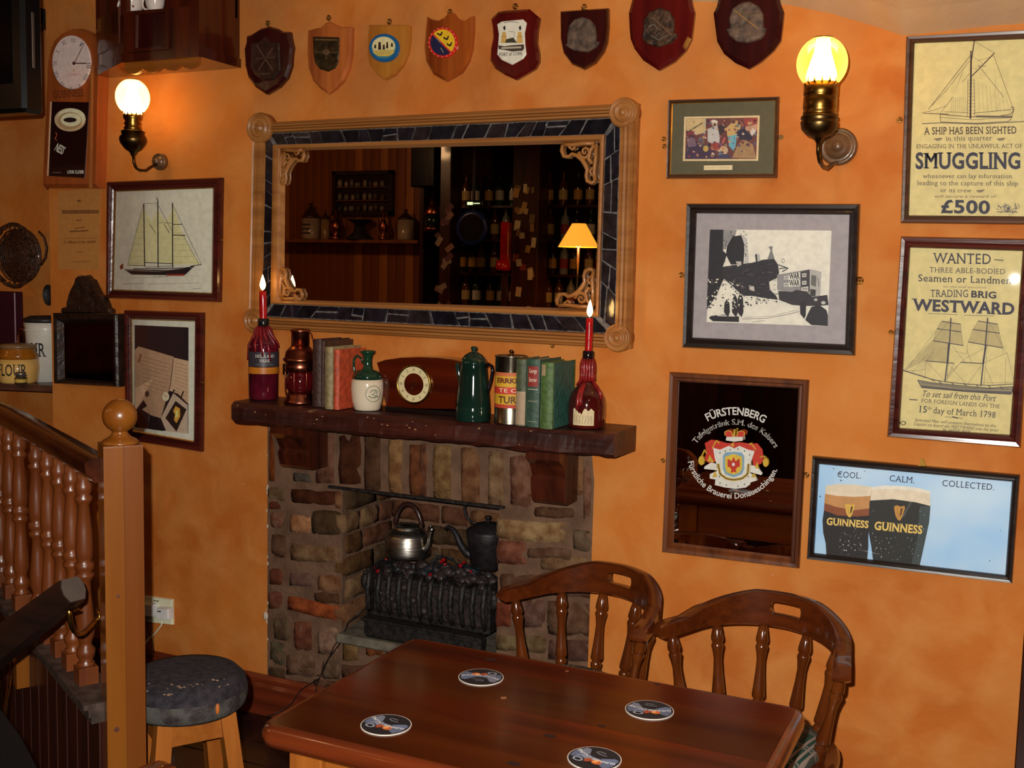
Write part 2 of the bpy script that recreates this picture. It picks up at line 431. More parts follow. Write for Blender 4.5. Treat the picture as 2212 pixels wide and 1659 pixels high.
def framed(name, loc_px, label, cat, z, outer, inner, off, fmat, slip=None, sheet=None, glass=True, prof=None, group=None, base=0.0):
    """a picture on the wall: frame, optional gilt slip, backing board, sheet, pane"""
    f = base + off
    O = [hit(*z(*p), f) for p in outer]; I = [hit(*z(*p), f) for p in inner]
    c = sum(O, Vector()) / 4; c.y = -base; c.z = min(p.z for p in O)
    t = thing(name, c, label, cat, group)
    pr = prof or [(0, base, 0), (0, base + off * .7, 0), (.12, f, 0), (.45, base + off * .95, 0), (.6, base + off * .72, 0), (.8, base + off * .8, 0), (.95, base + off * .6, 0), (1, base + off * .35, 0)]
    mb = MB(); frame_rings(mb, O, I, pr)
    fo = mb.build('frame', fmat, t); auto_smooth(fo, 30)
    sh = base + off * .35
    if slip:
        mb = MB(); J = [i + (c2 - i) * .0 for i, c2 in zip(I, I)]; cc = sum(I, Vector()) / 4
        K = [i + (cc - i).normalized() * slip for i in I]
        frame_rings(mb, I, K, [(0, sh + .003, 0), (1, sh + .0012, 0)]); mb.build('gilt_slip', GOLD, t)
    mb = MB(); q = [Vector((p.x, -sh, p.z)) for p in I]; b = [Vector((p.x, -base - .001, p.z)) for p in I]
    mb.prism(q, b); mb.build('sheet', sheet, t)
    if glass:
        mb = MB(); q = [Vector((p.x, -sh - .005, p.z)) for p in I]; mb.prism(q, [v + Vector((0, .0015, 0)) for v in q]); mb.build('glass_pane', PANE, t)
    return t, sh + .0004
def eyelet(px, py, parent, off=.004, r=.006, m=None):
    c = hit(px, py, off); mb = MB()
    mb.tube([c + Vector((r * cos(a), 0, r * sin(a))) for a in [2 * pi * i / 12 for i in range(13)]], r * .32, 6)
    mb.ball(c + Vector((0, 0, 0)), r * .45, 8, 4)
    return mb.build('hanging_eye', m or BRASS, parent)

# ------------------------------------------------------------------ the setting
XR = .06; XL = -3.35
def px_x(px, py=800): return hit(px, py).x
mb = MB()
xb0, xb1 = hit(573, 1200).x, hit(1276, 1200).x
def yb(pts, y0=0.0, y1=.16): 
    f = [Vector((x, y0, z)) for x, z in pts]; mb.prism(f, [Vector((x, y1, z)) for x, z in pts])
yb([(-2.385, 1.08), (2.4, 1.08), (2.4, 3.0), (-2.385, 3.0)])
yb([(xb1, -.0), (2.4, -.0), (2.4, 1.08), (xb1 - .012, 1.08), (xb1 + .004, .95)])
structure(mb.build('wall_front', PL, org=(0, 0, 0)))
mb = MB()
f = [Vector(p) for p in ((XL, .012, 0), (xb0, .012, 0), (xb0, .012, 1.08), (-2.385, .012, 1.08), (-2.385, .012, 3.0), (XL, .012, 3.0))]
mb.prism(f, [Vector((p.x, .16, p.z)) for p in f])
structure(mb.build('wall_left', PL, org=(0, 0, 0)))
mb = MB(); mb.box(-7.6, XL, .4, .5, 0, 3.0); mb.box(XL - .003, XL + .06, .02, .5, 0, 3.0)
structure(mb.build('wall_alcove', PL, org=(0, 0, 0)))
# small recesses behind the brickwork are closed by the chimney body itself
FLOORM = mat('dark stained floorboards', L(44, 22, 20), .35, 0, L(24, 12, 12), 16, .15, (1, .08, 1), .2)
mb = MB(); nb = 0
structure(MB().box(-7.6, 2.4, -5.7, .5, -.06, -.012).build('floor', mat('floor void', L(14, 8, 8), .8), org=(0, 0, 0)))
FLO = bpy.data.objects['floor']; ORG['floor'] = Vector((0, 0, 0))
brd = MB(); brd.box(-5, 5, -.0655, .0655, -.012, 0, .002); b0 = None
bm0 = None
for i in range(46):
    y = .4 - .135 * i
    if bm0 is None:
        b0 = MB().box(-5, 5, -.066, .066, -.012, 0, .002).build('floorboard', FLOORM, FLO); bm0 = b0
        b0.location = (-2.6, y, 0)
    else:
        c = bm0.copy(); COL.objects.link(c); c.location = (-2.6, y, 0)
mb = MB(); mb.box(2.4, 2.5, -5.7, .5, 0, 3.0); structure(mb.build('wall_right', PL, org=(0, 0, 0)))
mb = MB(); mb.box(-7.7, -7.6, -5.7, .5, 0, 3.0); structure(mb.build('wall_far_left', PL, org=(0, 0, 0)))
# low uneven plaster soffit where the ceiling comes down to the wall
cl = [hit(*p) for p in [(1250, -60), (1400, -25), (1500, 4), (1610, 6), (1700, 10), (1800, 30), (1900, 60), (1950, 77), (2050, 66), (2150, 55), (2300, 42)]]
cl[-1].x = 2.4
mb = MB(); rows = []
for k, (dy, dz) in enumerate([(0, 0), (.06, .05), (.2, .14), (.5, .27), (1.0, .42)]):
    rows.append([Vector((p.x, -dy, min(2.84, p.z + dz))) for p in cl])
for a, b in zip(rows, rows[1:]):
    for i in range(len(cl) - 1): mb.add([a[i], a[i + 1], b[i + 1], b[i]], [(0, 1, 2, 3)], 0, True)
structure(mb.build('ceiling_soffit', PLT, org=(0, 0, 0)))
mb = MB(); mb.box(-7.6, 2.4, -5.7, .5, 2.85, 2.95); structure(mb.build('ceiling', PLT, org=(0, 0, 0)))
# skirting
BB = wood('reddish baseboard', L(118, 48, 24), L(84, 32, 16), 'X', .35, .3)
mb = MB(); pf = [(0, 0), (-.022, 0), (-.022, .1), (-.014, .112), (-.014, .128), (-.006, .14), (0, .14)]
xa, xz = XL, hit(690, 1500).x + .25
a = [Vector((xa, y, z)) for y, z in pf]; mb.prism(a, [Vector((xz, p.y, p.z)) for p in a])
structure(mb.build('baseboard_left', BB, org=(0, 0, 0)))
mb = MB(); a = [Vector((xb1 + .02, y, z)) for y, z in pf]; mb.prism(a, [Vector((2.4, p.y, p.z)) for p in a])
structure(mb.build('baseboard_front', BB, org=(0, 0, 0)))

# ------------------------------------------------------------------ fireplace
MORT = mat('old lime mortar', L(124, 92, 70, .92), .9, 0, L(98, 70, 52, .92), 14, .5, None, 0, 6, 60)
zb = zm(560, 900, .3617); zc = zm(900, 900, .3376)
ox0, ox1 = -2.025, hit(1072, 1250).x; oz0 = .335; oz1 = .838; OD = .32
fp = thing('brick_fireplace', (-1.72, 0, 0), 'rough brick fireplace with raised opening under the dark timber mantel', 'fireplace')
mb = MB(); FY = .012
mb.box(xb0, ox0, FY, .16, 0, 1.08); mb.box(ox1, xb1, FY, .16, 0, 1.08)
mb.box(ox0, ox1, FY, .16, oz1, 1.08); mb.box(ox0, ox1, FY, .42, 0, oz0)
mb.box(ox0 - .1, ox0, .16, OD + .1, 0, 1.08); mb.box(ox1, ox1 + .1, .16, OD + .1, 0, 1.08)
mb.box(ox0 - .1, ox1 + .1, OD, OD + .1, oz0, 1.08); mb.box(ox0, ox1, .16, OD, oz1 + .06, 1.08)
mb.build('chimney_body', MORT, fp)
BC = {}
def bmat(rgb, k=.95):
    rgb = (rgb[0] * 1.04, rgb[1] * .93, rgb[2] * .86); q = tuple(int(v / 10) * 10 for v in rgb)
    if q not in BC:
        c = L(*q, k); d = L(q[0] * .74, q[1] * .64, q[2] * .58, k)
        BC[q] = mat('brick %d %d %d' % q, c, .92, 0, d, 26, .5, None, 0, 8, 80, .2, .36, .64)
    return BC[q]
def brick(P, col, proud=.0045, back=.03, nrm=Vector((0, -1, 0))):
    """P: four corners on the wall face; a worn, slightly swollen block"""
    q = [Vector(p) for p in P]; rows = []; cm_ = (q[0] + q[1] + q[2] + q[3]) / 4; q = [p + (p - cm_).normalized() * .003 for p in q]
    nu, nv = 5, 3
    mb = MB(); vs = []
    sd = random.random() * 50
    for j in range(nv + 1):
        for i in range(nu + 1):
            u, v = i / nu, j / nv
            p = (q[0] * (1 - u) + q[1] * u) * (1 - v) + (q[3] * (1 - u) + q[2] * u) * v
            e = min(u, 1 - u) > .01 and min(v, 1 - v) > .01
            jit = Vector((noise.noise(p * 31 + Vector((sd, 0, 0))), noise.noise(p * 31 + Vector((0, sd, 0))), noise.noise(p * 31 + Vector((0, 0, sd)))))
            if (u in (0, 1)) and (v in (0, 1)): p = p + ((q[0] + q[1] + q[2] + q[3]) / 4 - p).normalized() * .0035
            p = p + jit * .0065 + nrm * (proud * (1.0 if e else .45) + jit.x * .004)
            vs.append(p)
    b = len(vs); ring = [(i, 0) for i in range(nu)] + [(nu, j) for j in range(nv)] + [(i, nv) for i in range(nu, 0, -1)] + [(0, j) for j in range(nv, 0, -1)]
    idx = [j * (nu + 1) + i for i, j in ring]
    vs += [vs[i] - nrm * back for i in idx]
    fs = [(j * (nu + 1) + i, j * (nu + 1) + i + 1, (j + 1) * (nu + 1) + i + 1, (j + 1) * (nu + 1) + i) for j in range(nv) for i in range(nu)]
    n = len(idx)
    for k in range(n): fs.append((idx[k], b + k, b + (k + 1) % n, idx[(k + 1) % n]))
    mb.add(vs, fs, 0, True)
    return mb.build('brick', bmat(col), fp)
def brk(z, pts, col, **kw): return brick([hit(*z(*p), -FY) for p in pts], col, **kw)
def rb(z, x0, y0, x1, y1, col, sl=.06, **kw):
    dy = (x1 - x0) * sl; return brk(z, [(x0, y0), (x1, y0 + dy), (x1, y1 + dy * .5), (x0, y1 - dy * .5)], col, **kw)
for a in [(52, 425, 150, 500, (120, 108, 92)), (195, 432, 452, 522, (84, 46, 30)), (455, 452, 490, 552, (132, 104, 70)), (72, 570, 140, 660, (128, 100, 84)),
          (186, 588, 305, 690, (176, 150, 116)), (318, 560, 486, 700, (86, 66, 48)), (76, 705, 156, 835, (104, 76, 60)), (192, 758, 480, 865, (126, 108, 88)),
          (62, 912, 135, 1000, (112, 72, 58)), (186, 935, 312, 1010, (112, 92, 84)), (352, 945, 482, 1042, (140, 118, 84)), (60, 1048, 132, 1142, (132, 92, 72)),
          (92, 1205, 175, 1330, (98, 90, 78)), (210, 1225, 312, 1390, (118, 82, 66)), (355, 1262, 468, 1415, (146, 134, 120)), (165, 1420, 330, 1545, (122, 104, 84)),
          (380, 1462, 476, 1560, (110, 98, 84)), (70, 1345, 150, 1470, (92, 88, 72)), (60, 1570, 300, 1650, (92, 72, 54)), (62, 90, 92, 380, (120, 70, 34)),
          (205, 335, 300, 385, (86, 80, 74)), (330, 1570, 480, 1650, (104, 84, 66)), (335, 1050, 480, 1110, (96, 74, 58)), (60, 510, 130, 552, (104, 64, 44)),(62,1500,150,1556,(92,76,60))]:
    rb(zb, *a)
brk(zb, [(178, 1070), (475, 1130), (468, 1222), (172, 1150)], (158, 88, 52))
# soldier course over the opening
for a in [(338, 102, 445, 395, (118, 96, 76)), (480, 112, 604, 400, (86, 50, 32)), (632, 122, 722, 436, (96, 68, 48)), (775, 140, 852, 446, (150, 126, 92)), (900, 168, 996, 468, (122, 78, 58))]:
    rb(zb, *a, sl=.03)
for a in [(108, 185, 218, 522, (138, 122, 88)), (286, 205, 398, 545, (126, 100, 76)), (462, 225, 555, 562, (140, 122, 96)), (604, 255, 745, 566, (128, 100, 84)), (20, 178, 62, 505, (108, 84, 60)),
          (1012, 268, 1068, 500, (126, 100, 78)), (1072, 300, 1112, 655, (132, 104, 88)), (760, 580, 1000, 645, (104, 82, 62))]:
    rb(zc, *a, sl=.03)
for a in [(515, 655, 945, 790, (158, 140, 112)), (518, 795, 700, 935, (126, 96, 72)), (800, 890, 1108, 985, (128, 110, 86)), (1005, 718, 1110, 852, (112, 98, 84)), (712, 832, 985, 905, (110, 88, 72)),
          (508, 1182, 602, 1340, (120, 70, 52)), (625, 1165, 822, 1345, (110, 92, 82)), (512, 1392, 822, 1500, (124, 110, 86)), (842, 1182, 1105, 1400, (106, 92, 76)), (845, 1425, 1100, 1560, (100, 84, 70)),
          (540, 1000, 780, 1120, (104, 82, 64)), (800, 1040, 1108, 1150, (110, 90, 72)), (515, 1530, 820, 1640, (110, 96, 78))]:
    rb(zc, *a)
# below the raised hearth
for a in [(500, 1292, 588, 1448, (130, 110, 78)), (640, 1290, 740, 1420, (140, 90, 56)), (760, 1300, 900, 1440, (118, 84, 62)), (500, 1480, 720, 1570, (108, 88, 70)), (740, 1470, 960, 1560, (112, 90, 70))]:
    rb(zb, *a)
# hearth slab, cheeks and back of the opening
mb = MB(); mb.box(ox0 + .003, ox1 - .003, -.03, OD, oz0 - .02, oz0 + .012, .005); mb.build('hearth_slab', mat('ashy stone slab', L(120, 112, 96), .85, 0, L(84, 76, 66), 20, .4), fp)
ccol = [(132, 112, 84), (100, 76, 56), (126, 104, 80), (84, 66, 52), (112, 84, 62), (90, 82, 60)]
z = oz0 + .03; k = 0
while z < oz1 - .05:
    h = random.uniform(.058, .07); y = .03 if k % 2 else .012
    while y < OD - .02:
        l = random.choice((.1, .19)); y2 = min(y + l, OD)
        brick([(ox0, y, z + h), (ox0, y2, z + h), (ox0, y2, z), (ox0, y, z)], random.choice(ccol), nrm=Vector((1, 0, 0)), proud=.01); y = y2 + .014
    x = ox0 + .01 - (.08 if k % 2 else 0)
    while x < ox1:
        l = random.choice((.1, .19)); a, b2 = max(x, ox0 + .005), min(x + l, ox1)
        if b2 - a > .03: brick([(a, OD, z + h), (b2, OD, z + h), (b2, OD, z), (a, OD, z)], random.choice(ccol), proud=.01)
        x += l + .014
    z += h + .014; k += 1
mb = MB(); a, b2 = hit(690, 1049, -.005), hit(1078, 1108, -.005)
mb.box(ox0 - .05, ox1 + .02, -.004, .05, oz1 - .006, oz1 + .002); mb.build('iron_lintel', IRON, fp)
# chipped plaster along the brick edge
mb = MB(); CH = mat('bare white plaster', L(214, 196, 176), .9)
for i in range(17):
    z = random.uniform(.2, .95); r = random.uniform(.001, .0045) * (2 if i == 0 else 1); x = xb0 + random.uniform(-.004, .002)
    mb.ball((x, .011, z), r, 6, 4, 0, (.8, .5, 1.8))
mb.ball((xb0 - .006, .01, hit(570, 1332).z), .014, 7, 5, 0, (.8, .4, 1.1))
mb.build('plaster_chips', CH, fp)['kind'] = 'stuff'
# mantel beam
MW = mat('rough dark mantel timber', L(74, 27, 15), .5, 0, L(42, 15, 10), 22, .7, (.12, 1, 1), .15, 6, 30)
MWC = mat('flaked paint on mantel', L(176, 130, 90), .8)
ZM = 1.127
mt = thing('mantel_shelf', (-1.65, 0, 1.05), 'thick rough dark brown timber mantel beam over the brick fireplace', 'mantel')
mb = MB(); nx = 60; sec = [(0, 1.052), (-.2, 1.058), (-.212, 1.068), (-.212, 1.112), (-.2, 1.125), (0, 1.127)]
x0, x1 = -2.325, -1.0; vs = []; fs = []
for i in range(nx + 1):
    x = lerp(x0, x1, i / nx)
    for j, (y, z) in enumerate(sec):
        n_ = noise.noise(Vector((x * 9, j * 3.1, 0))); n2 = noise.noise(Vector((x * 30, j * 2.1, 5)))
        yy = y + (n_ * .012 + n2 * .004 if y < 0 else 0); zz = z + ((n_ * .007 + n2 * .003) if (y < 0 and j != 4) or j == 0 else 0)
        if (i == 0 or i == nx) and y < 0: yy += .02
        vs.append((x, yy, zz))
n = len(sec)
for i in range(nx):
    for j in range(n): fs.append((i * n + j, (i + 1) * n + j, (i + 1) * n + (j + 1) % n, i * n + (j + 1) % n))
fs += [list(range(n)), [nx * n + j for j in range(n)][::-1]]
mb.add(vs, fs); mb.build('beam', MW, mt)
mb = MB()
for i in range(30):
    x = random.uniform(x0 + .02, x1 - .02); zz = random.uniform(1.066, 1.118); s_ = random.uniform(.001, .0032)
    mb.ball((x, -.211 - noise.noise(Vector((x * 9, 2 * 3.1 + .5, 0))) * .012, zz), s_, 6, 4, 0, (1.6, .8, .8))
mb.build('paint_flecks', MWC, mt)['kind'] = 'stuff'
CBW = wood('corbel wood', L(84, 34, 18), L(40, 15, 9), 'Z', .3, .3)
def corbel(zf, top, bot, pts, off):
    fr = [hit(*zf(*p), off) for p in pts]
    return fr
for (xa_, xb_, zt, zb_) in ((hit(604, 940, .1).x, hit(670, 940, .1).x, 1.056, .905), (hit(1150, 1000, .1).x, hit(1222, 1000, .1).x, 1.056, .885)):
    pr = [(0, zt), (-.15, zt), (-.15, zt - .03), (-.12, zt - .05), (-.1, zt - .085), (-.11, zt - .1), (-.1, zb_ + .012), (-.085, zb_), (0, zb_)]
    mb = MB(); a = [Vector((xa_, y, z_)) for y, z_ in pr]; mb.prism(a, [Vector((xb_, p.y, p.z)) for p in a]); mb.build('corbel', CBW, mt)
# ------------------------------------------------------------------ big mirror
zA = zm(500, 200, .3255); zB = zm(940, 200, .3495); idz = lambda x, y: (x, y)
mr = thing('mirror', (-1.7, 0, 1.34), 'large mirror in a pale fluted wood frame set with a band of dark broken tiles', 'mirror')
OFM = .035
def H4(pts, off): return [hit(x, y, off) for x, y in pts]
Oa = H4([(543, 265), (1376, 221), (1360, 754), (534, 709)], OFM)
Ob = H4([(568, 287), (1337, 252), (1325, 722), (560, 684)], OFM)
Oc = H4([(588, 313), (1304, 290), (1291, 685), (583, 656)], OFM)
Od = H4([(607, 324), (1290, 307), (1282, 668), (605, 647)], OFM)
mb = MB(); frame_rings(mb, Oa, Ob, [(0, 0), (0, .024), (.08, .032), (.18, .028), (.26, .035), (.42, .035), (.47, .029), (.52, .035), (.66, .036), (.7, .03), (.75, .035), (.92, .034), (1, .022)])
fo = auto_smooth(mb.build('frame', W_LITE, mr), 25)
mb = MB(); frame_rings(mb, Ob, Oc, [(0, .019), (1, .019)]); mb.build('grout', mat('pale grey grout', L(120, 112, 108), .8, 0, L(66, 60, 62), 60, .4), mr)
mb = MB(); frame_rings(mb, Oc, Od, [(0, .02), (0, .032), (.3, .035), (.6, .033), (.75, .026), (1, .012)])
auto_smooth(mb.build('inner_frame', W_LITE, mr), 25)
mb = MB(); mb.prism([Vector((p.x, -.012, p.z)) for p in Od], [Vector((p.x, -.004, p.z)) for p in Od]); mb.build('mirror_glass', MIRROR, mr)
TB = [mat('dark tile %d' % i, L(*c), .16, 0, L(*[v * .6 for v in c]), 30, .1, None, .4) for i, c in enumerate([(38, 32, 38), (30, 28, 36), (46, 36, 38), (26, 23, 29)])]
random.seed(21)
for s_ in range(4):
    a0, a1, b0_, b1_ = Ob[s_], Ob[(s_ + 1) % 4], Oc[s_], Oc[(s_ + 1) % 4]
    L_ = (a1 - a0).length; t = 0.012
    while t < .985:
        d = random.uniform(.035, .10) / L_; t2 = min(t + d, .992)
        if .992 - t2 < .03 / L_: t2 = .992
        g = .0022 / L_; sk0 = getattr(mr, '_sk', 0)
        sk = random.uniform(-.008, .008) / L_
        def P(u, v):
            p = a0.lerp(a1, u).lerp(b0_.lerp(b1_, u), v); return p
        if t == .012: psk = 0
        u0a, u0b, u1a, u1b = t + g + psk, t + g - psk, t2 - g + sk, t2 - g - sk
        psk = sk
        cells = [((u0a, .06), (u1a, .06), (u1b, .94), (u0b, .94))]
        if random.random() < .3:
            v = random.uniform(.35, .65); v2 = v + random.uniform(-.12, .12)
            cells = [((u0a, .06), (u1a, .06), (lerp(u1a, u1b, v2), v2 - .05), (lerp(u0a, u0b, v), v - .05)), ((lerp(u0a, u0b, v), v + .05), (lerp(u1a, u1b, v2), v2 + .05), (u1b, .94), (u0b, .94))]
        for ce in cells:
            of = .0235 + random.uniform(-.001, .001); q = []
            for u, v in ce: p = P(u + random.uniform(-.002, .002) / L_, v + random.uniform(-.02, .02)); q.append(Vector((p.x, -of, p.z)))
            mb = MB(); mb.prism(q, [Vector((p.x, -.018, p.z)) for p in q], 0, .3, .93); mb.build('tile', random.choice(TB), mr)
        t = t2
for cx_, cy_, r_ in ((559, 276, 33), (1346, 243, 33), (1333, 730, 31), (550, 692, 29)):
    c = hit(cx_, cy_, .035); s_ = scl(c) * r_; c.y = 0
    mb = MB(); rot = Matrix.Rotation(R(90), 3, 'X')
    mb.lathe([(s_ * 1.0, 0), (s_ * 1.0, .03), (s_ * .93, .04), (s_ * .84, .041), (s_ * .8, .034), (s_ * .66, .034), (s_ * .6, .043), (s_ * .46, .045), (s_ * .4, .036), (s_ * .3, .036), (s_ * .22, .046), (.001, .048)], c, 28, 0, rot)
    mb.build('rosette', W_LITE, mr)
# carved scroll brackets in the corners of the glass
for (cx_, cy_, sx, sy, w_, h_) in ((603, 322, 1, 1, 66, 78), (1292, 305, -1, 1, 84, 92), (1284, 667, -1, -1, 88, 88), (604, 648, 1, -1, 60, 70)):
    c = hit(cx_, cy_, .02); s_ = scl(c); mb = MB(); W_, Hh = w_ * s_, h_ * s_
    def q(u, v, d=.022): return (c.x + sx * u * W_, -d, c.z - sy * v * Hh)
    mb.tube([q(*p) for p in [(.98, .06), (1.0, .2), (.93, .33), (.8, .34), (.7, .27), (.55, .33), (.42, .42), (.33, .54), (.27, .66), (.3, .8), (.26, .92), (.14, .97), (.04, .92)]], [.005, .006, .006, .005, .005, .0065, .007, .007, .006, .005, .006, .0055, .004], 8)
    mb.tube([q(.45 + .17 * (1 - t / 14) * cos(t * .75) - .1, .26 + .17 * (1 - t / 14) * sin(t * .75) - .02) for t in range(14)], [.006 - .0003 * t for t in range(14)], 8)
    mb.tube([q(.1, .05), q(.4, .04), q(.7, .07), q(.95, .05)], .006, 8); mb.tube([q(.04, .08), (q(.05, .4)), q(.08, .7), q(.05, .92)], .006, 8)
    mb.tube([q(.62, .12), q(.7, .18), q(.8, .12), q(.74, .06)], .004, 6); mb.tube([q(.12, .6), q(.2, .7), q(.12, .8), q(.06, .72)], .004, 6)
    mb.tube([q(.1, .1), q(.2, .2), q(.25, .4), q(.14, .52)], .0055, 8)
    mb.build('scroll_bracket', W_LITE, mr)
eyelet(1193, 746, mr, .004, .006)

# ------------------------------------------------------------------ shield plaques
z3 = zm(500, 0, .2712); z4 = zm(1040, 0, .3074)
def shield(label, z, pts, fm, inset=.92, off=.022, hook=None):
    c = hit(*z(sum(p[0] for p in pts) / len(pts), max(p[1] for p in pts)), off); c.y = 0
    t = thing('shield_plaque', c, label, 'plaque', 'wooden shield plaques in a row along the top of the wall')
    mb = MB(); mb.plate([z(*p) for p in pts], off, 0, 0, .35, inset); mb.build('shield', fm, t)
    if hook: eyelet(*z(*hook), t, .006, .007)
    return t, off
def boss(t, z, pts, m, off, th=.005, name='emblem', bev=.5):
    mb = MB(); mb.plate([z(*p) for p in pts], off + th, off - .001, 0, bev, .94); return mb.build(name, m, t)
def rnd(cx, cy, rx, ry, n=28): return [(cx + rx * cos(2 * pi * i / n), cy + ry * sin(2 * pi * i / n)) for i in range(n)]
BRZ = mat('dark bronze plate', L(92, 66, 48, 1.1), .5, .5, L(44, 32, 26), 50, .5)
PEW = mat('dull pewter plate', L(96, 76, 62, 1.4), .6, .25, L(60, 48, 42, 1.2), 40, .5)
W_SH2 = wood('light oak shield', L(176, 96, 44, 1.2), L(120, 56, 24, 1.2), 'Z', .25, .5, 10)
W_SH3 = wood('ochre shield', L(176, 112, 40, 1.15), L(148, 86, 26, 1.15), 'Z', .35, .3, 10)
W_SH4 = wood('amber shield', L(160, 78, 26, 1.1), L(104, 40, 14, 1.1), 'Z', .16, .7, 10)
t, o = shield('near black shield plaque with an embossed dark shield, first from the left', z3, [(110, 285), (150, 270), (220, 225), (290, 205), (360, 225), (400, 248), (455, 250), (462, 300), (478, 375), (470, 430), (465, 520), (430, 620), (370, 690), (270, 750), (180, 690), (120, 610), (100, 520), (95, 430), (92, 390), (108, 330)], W_MAHD, hook=(290, 185))
b = boss(t, z3, [(150, 340), (220, 330), (260, 290), (300, 330), (375, 335), (380, 450), (385, 560), (330, 630), (260, 640), (190, 600), (145, 520)], mat('dark embossed wood', L(62, 36, 26), .35, 0, L(36, 20, 16), 26, .8, None, .4), o, .007)
A = Art(wallfn(z3, o + .0075)); A.line([(200, 360), (330, 560)], 12, (84, 56, 42)); A.line([(330, 380), (215, 560)], 10, (84, 56, 42)); A.line([(190, 470), (350, 455)], 8, (80, 52, 40)); A.line([(230, 590), (310, 585)], 8, (90, 62, 48)); A.build('carving', b)
t, o = shield('light oak shield plaque with a dark green shield plate, second from the left', z3, [(598, 240), (650, 225), (700, 215), (740, 180), (775, 165), (820, 190), (870, 210), (950, 210), (948, 330), (945, 430), (925, 540), (880, 640), (820, 700), (760, 745), (700, 705), (640, 640), (605, 540), (595, 430), (595, 330)], W_SH2, hook=(775, 142))
b = boss(t, z3, [(645, 290), (855, 295), (852, 420), (845, 490), (825, 540), (765, 570), (700, 548), (662, 500), (648, 420)], mat('green bronze plate', L(70, 52, 28, 1.2), .45, .5, L(40, 30, 18), 40, .5), o, .005)
A = Art(wallfn(z3, o + .0055)); A.line([(665, 315), (840, 318)], 12, (104, 76, 44)); A.line([(660, 415), (845, 418)], 6, (96, 70, 42)); A.disc(755, 415, 26, 24, (100, 72, 44)); A.line([(755, 370), (755, 470)], 7, (98, 68, 42)); A.build('relief_lines', b)
t, o = shield('ochre shield plaque with a round blue badge of small dark figures', z3, [(1090, 195), (1410, 195), (1412, 300), (1395, 420), (1350, 520), (1290, 590), (1215, 632), (1150, 590), (1095, 520), (1078, 430), (1082, 300)], W_SH3, .96, hook=(1258, 172))
b = boss(t, z3, rnd(1212, 380, 122, 114), ink((34, 96, 150), 1.0, .25), o, .007, 'badge', .4)
A = Art(wallfn(z3, o + .0073)); A.disc(1212, 378, 98, 88, (60, 130, 150)); A.disc(1212, 368, 92, 76, (232, 216, 160)); A.poly([(1125, 400), (1300, 395), (1290, 425), (1250, 448), (1170, 448), (1135, 425)], (206, 180, 96))
for x, y, w_, h_ in ((1145, 385, 18, 60), (1180, 380, 26, 90), (1213, 390, 20, 70), (1240, 375, 18, 80), (1278, 372, 18, 60)):
    A.poly([(x - w_ / 2, y + h_ / 2 - 30), (x - w_ / 3, y - h_ / 2), (x + w_ / 3, y - h_ / 2), (x + w_ / 2, y + h_ / 2 - 30)], (52, 32, 20))
A.line([(1130, 415), (1165, 440), (1260, 440), (1295, 412)], 8, (230, 190, 70)); A.build('badge_picture', b)
t, o = shield('glossy amber shield plaque with a round red, yellow and navy badge', z3, [(1548, 125), (1590, 150), (1640, 158), (1690, 132), (1722, 98), (1762, 98), (1790, 140), (1840, 160), (1880, 150), (1918, 122), (1916, 250), (1905, 380), (1880, 480), (1820, 575), (1700, 645), (1600, 590), (1540, 480), (1527, 370), (1537, 250)], W_SH4, hook=(1740, 95))
b = boss(t, z3, rnd(1680, 338, 118, 124), ink((216, 44, 34), 1.0, .25), o, .007, 'badge', .4)
A = Art(wallfn(z3, o + .0073)); A.disc(1682, 338, 98, 104, (28, 26, 66))
A.poly([(1682 + 98 * cos(R(a)), 338 + 104 * sin(R(a))) for a in range(-142, 49, 10)], (238, 190, 30)); A.line([(1604, 272), (1752, 420)], 12, (220, 52, 40), lift=True)
for x, y in ((1662, 262), (1712, 295), (1738, 345)): A.line([(x - 22, y), (x - 10, y + 16), (x + 10, y + 10), (x + 16, y - 8)], 12, (40, 26, 20), lift=True); A.line([(x - 4, y + 22), (x + 14, y + 18)], 6, (40, 26, 20))
A.line([(1630, 300), (1665, 340)], 7, (150, 130, 90), lift=True); A.line([(1665, 380), (1690, 420)], 7, (150, 130, 90))
for i in range(20): a = 2 * pi * i / 20; A.disc(1680 + 110 * cos(a), 338 + 115 * sin(a), 4, 4, (250, 200, 190), n=6)
A.build('badge_picture', b)
t, o = shield('maroon shield plaque with a white harbour crest above PORT of CORK', z4, [(60, 130), (110, 80), (150, 72), (330, 60), (400, 120), (386, 200), (380, 290), (396, 370), (396, 430), (370, 480), (300, 522), (235, 558), (160, 525), (90, 480), (55, 420), (58, 340), (75, 260), (70, 180)], W_MAH, hook=(238, 45))
b = boss(t, z4, [(108, 170), (140, 150), (220, 142), (290, 135), (316, 160), (302, 230), (305, 310), (314, 380), (292, 412), (215, 455), (140, 420), (108, 380), (115, 310), (120, 240)], ink((236, 228, 208), 1.0, .3), o, .004, 'crest_plate', .4)
A = Art(wallfn(z4, o + .0043)); 
for x0 in (136, 246): A.poly([(x0, 302), (x0 + 10, 225), (x0 + 34, 222), (x0 + 46, 302)], (214, 170, 92)); A.poly([(x0 + 22, 215), (x0 + 16, 190), (x0 + 30, 178), (x0 + 34, 205)], (30, 26, 26)); A.line([(x0 + 4, 260), (x0 + 42, 255)], 4, (170, 120, 60))
A.poly([(165, 300), (175, 275), (225, 265), (250, 300)], (62, 58, 34)); A.line([(160, 160), (210, 152), (265, 160)], 4, (120, 110, 100), lift=True); A.line([(190, 220), (232, 225), (230, 265), (192, 265)], 3, (150, 140, 120))
A.poly([(118, 318), (160, 325), (210, 318), (298, 312), (300, 340), (290, 356), (215, 362), (160, 350), (122, 345)], (70, 54, 44)); A.poly([(140, 332), (210, 328), (280, 326), (280, 338), (210, 342), (140, 344)], (190, 176, 150))
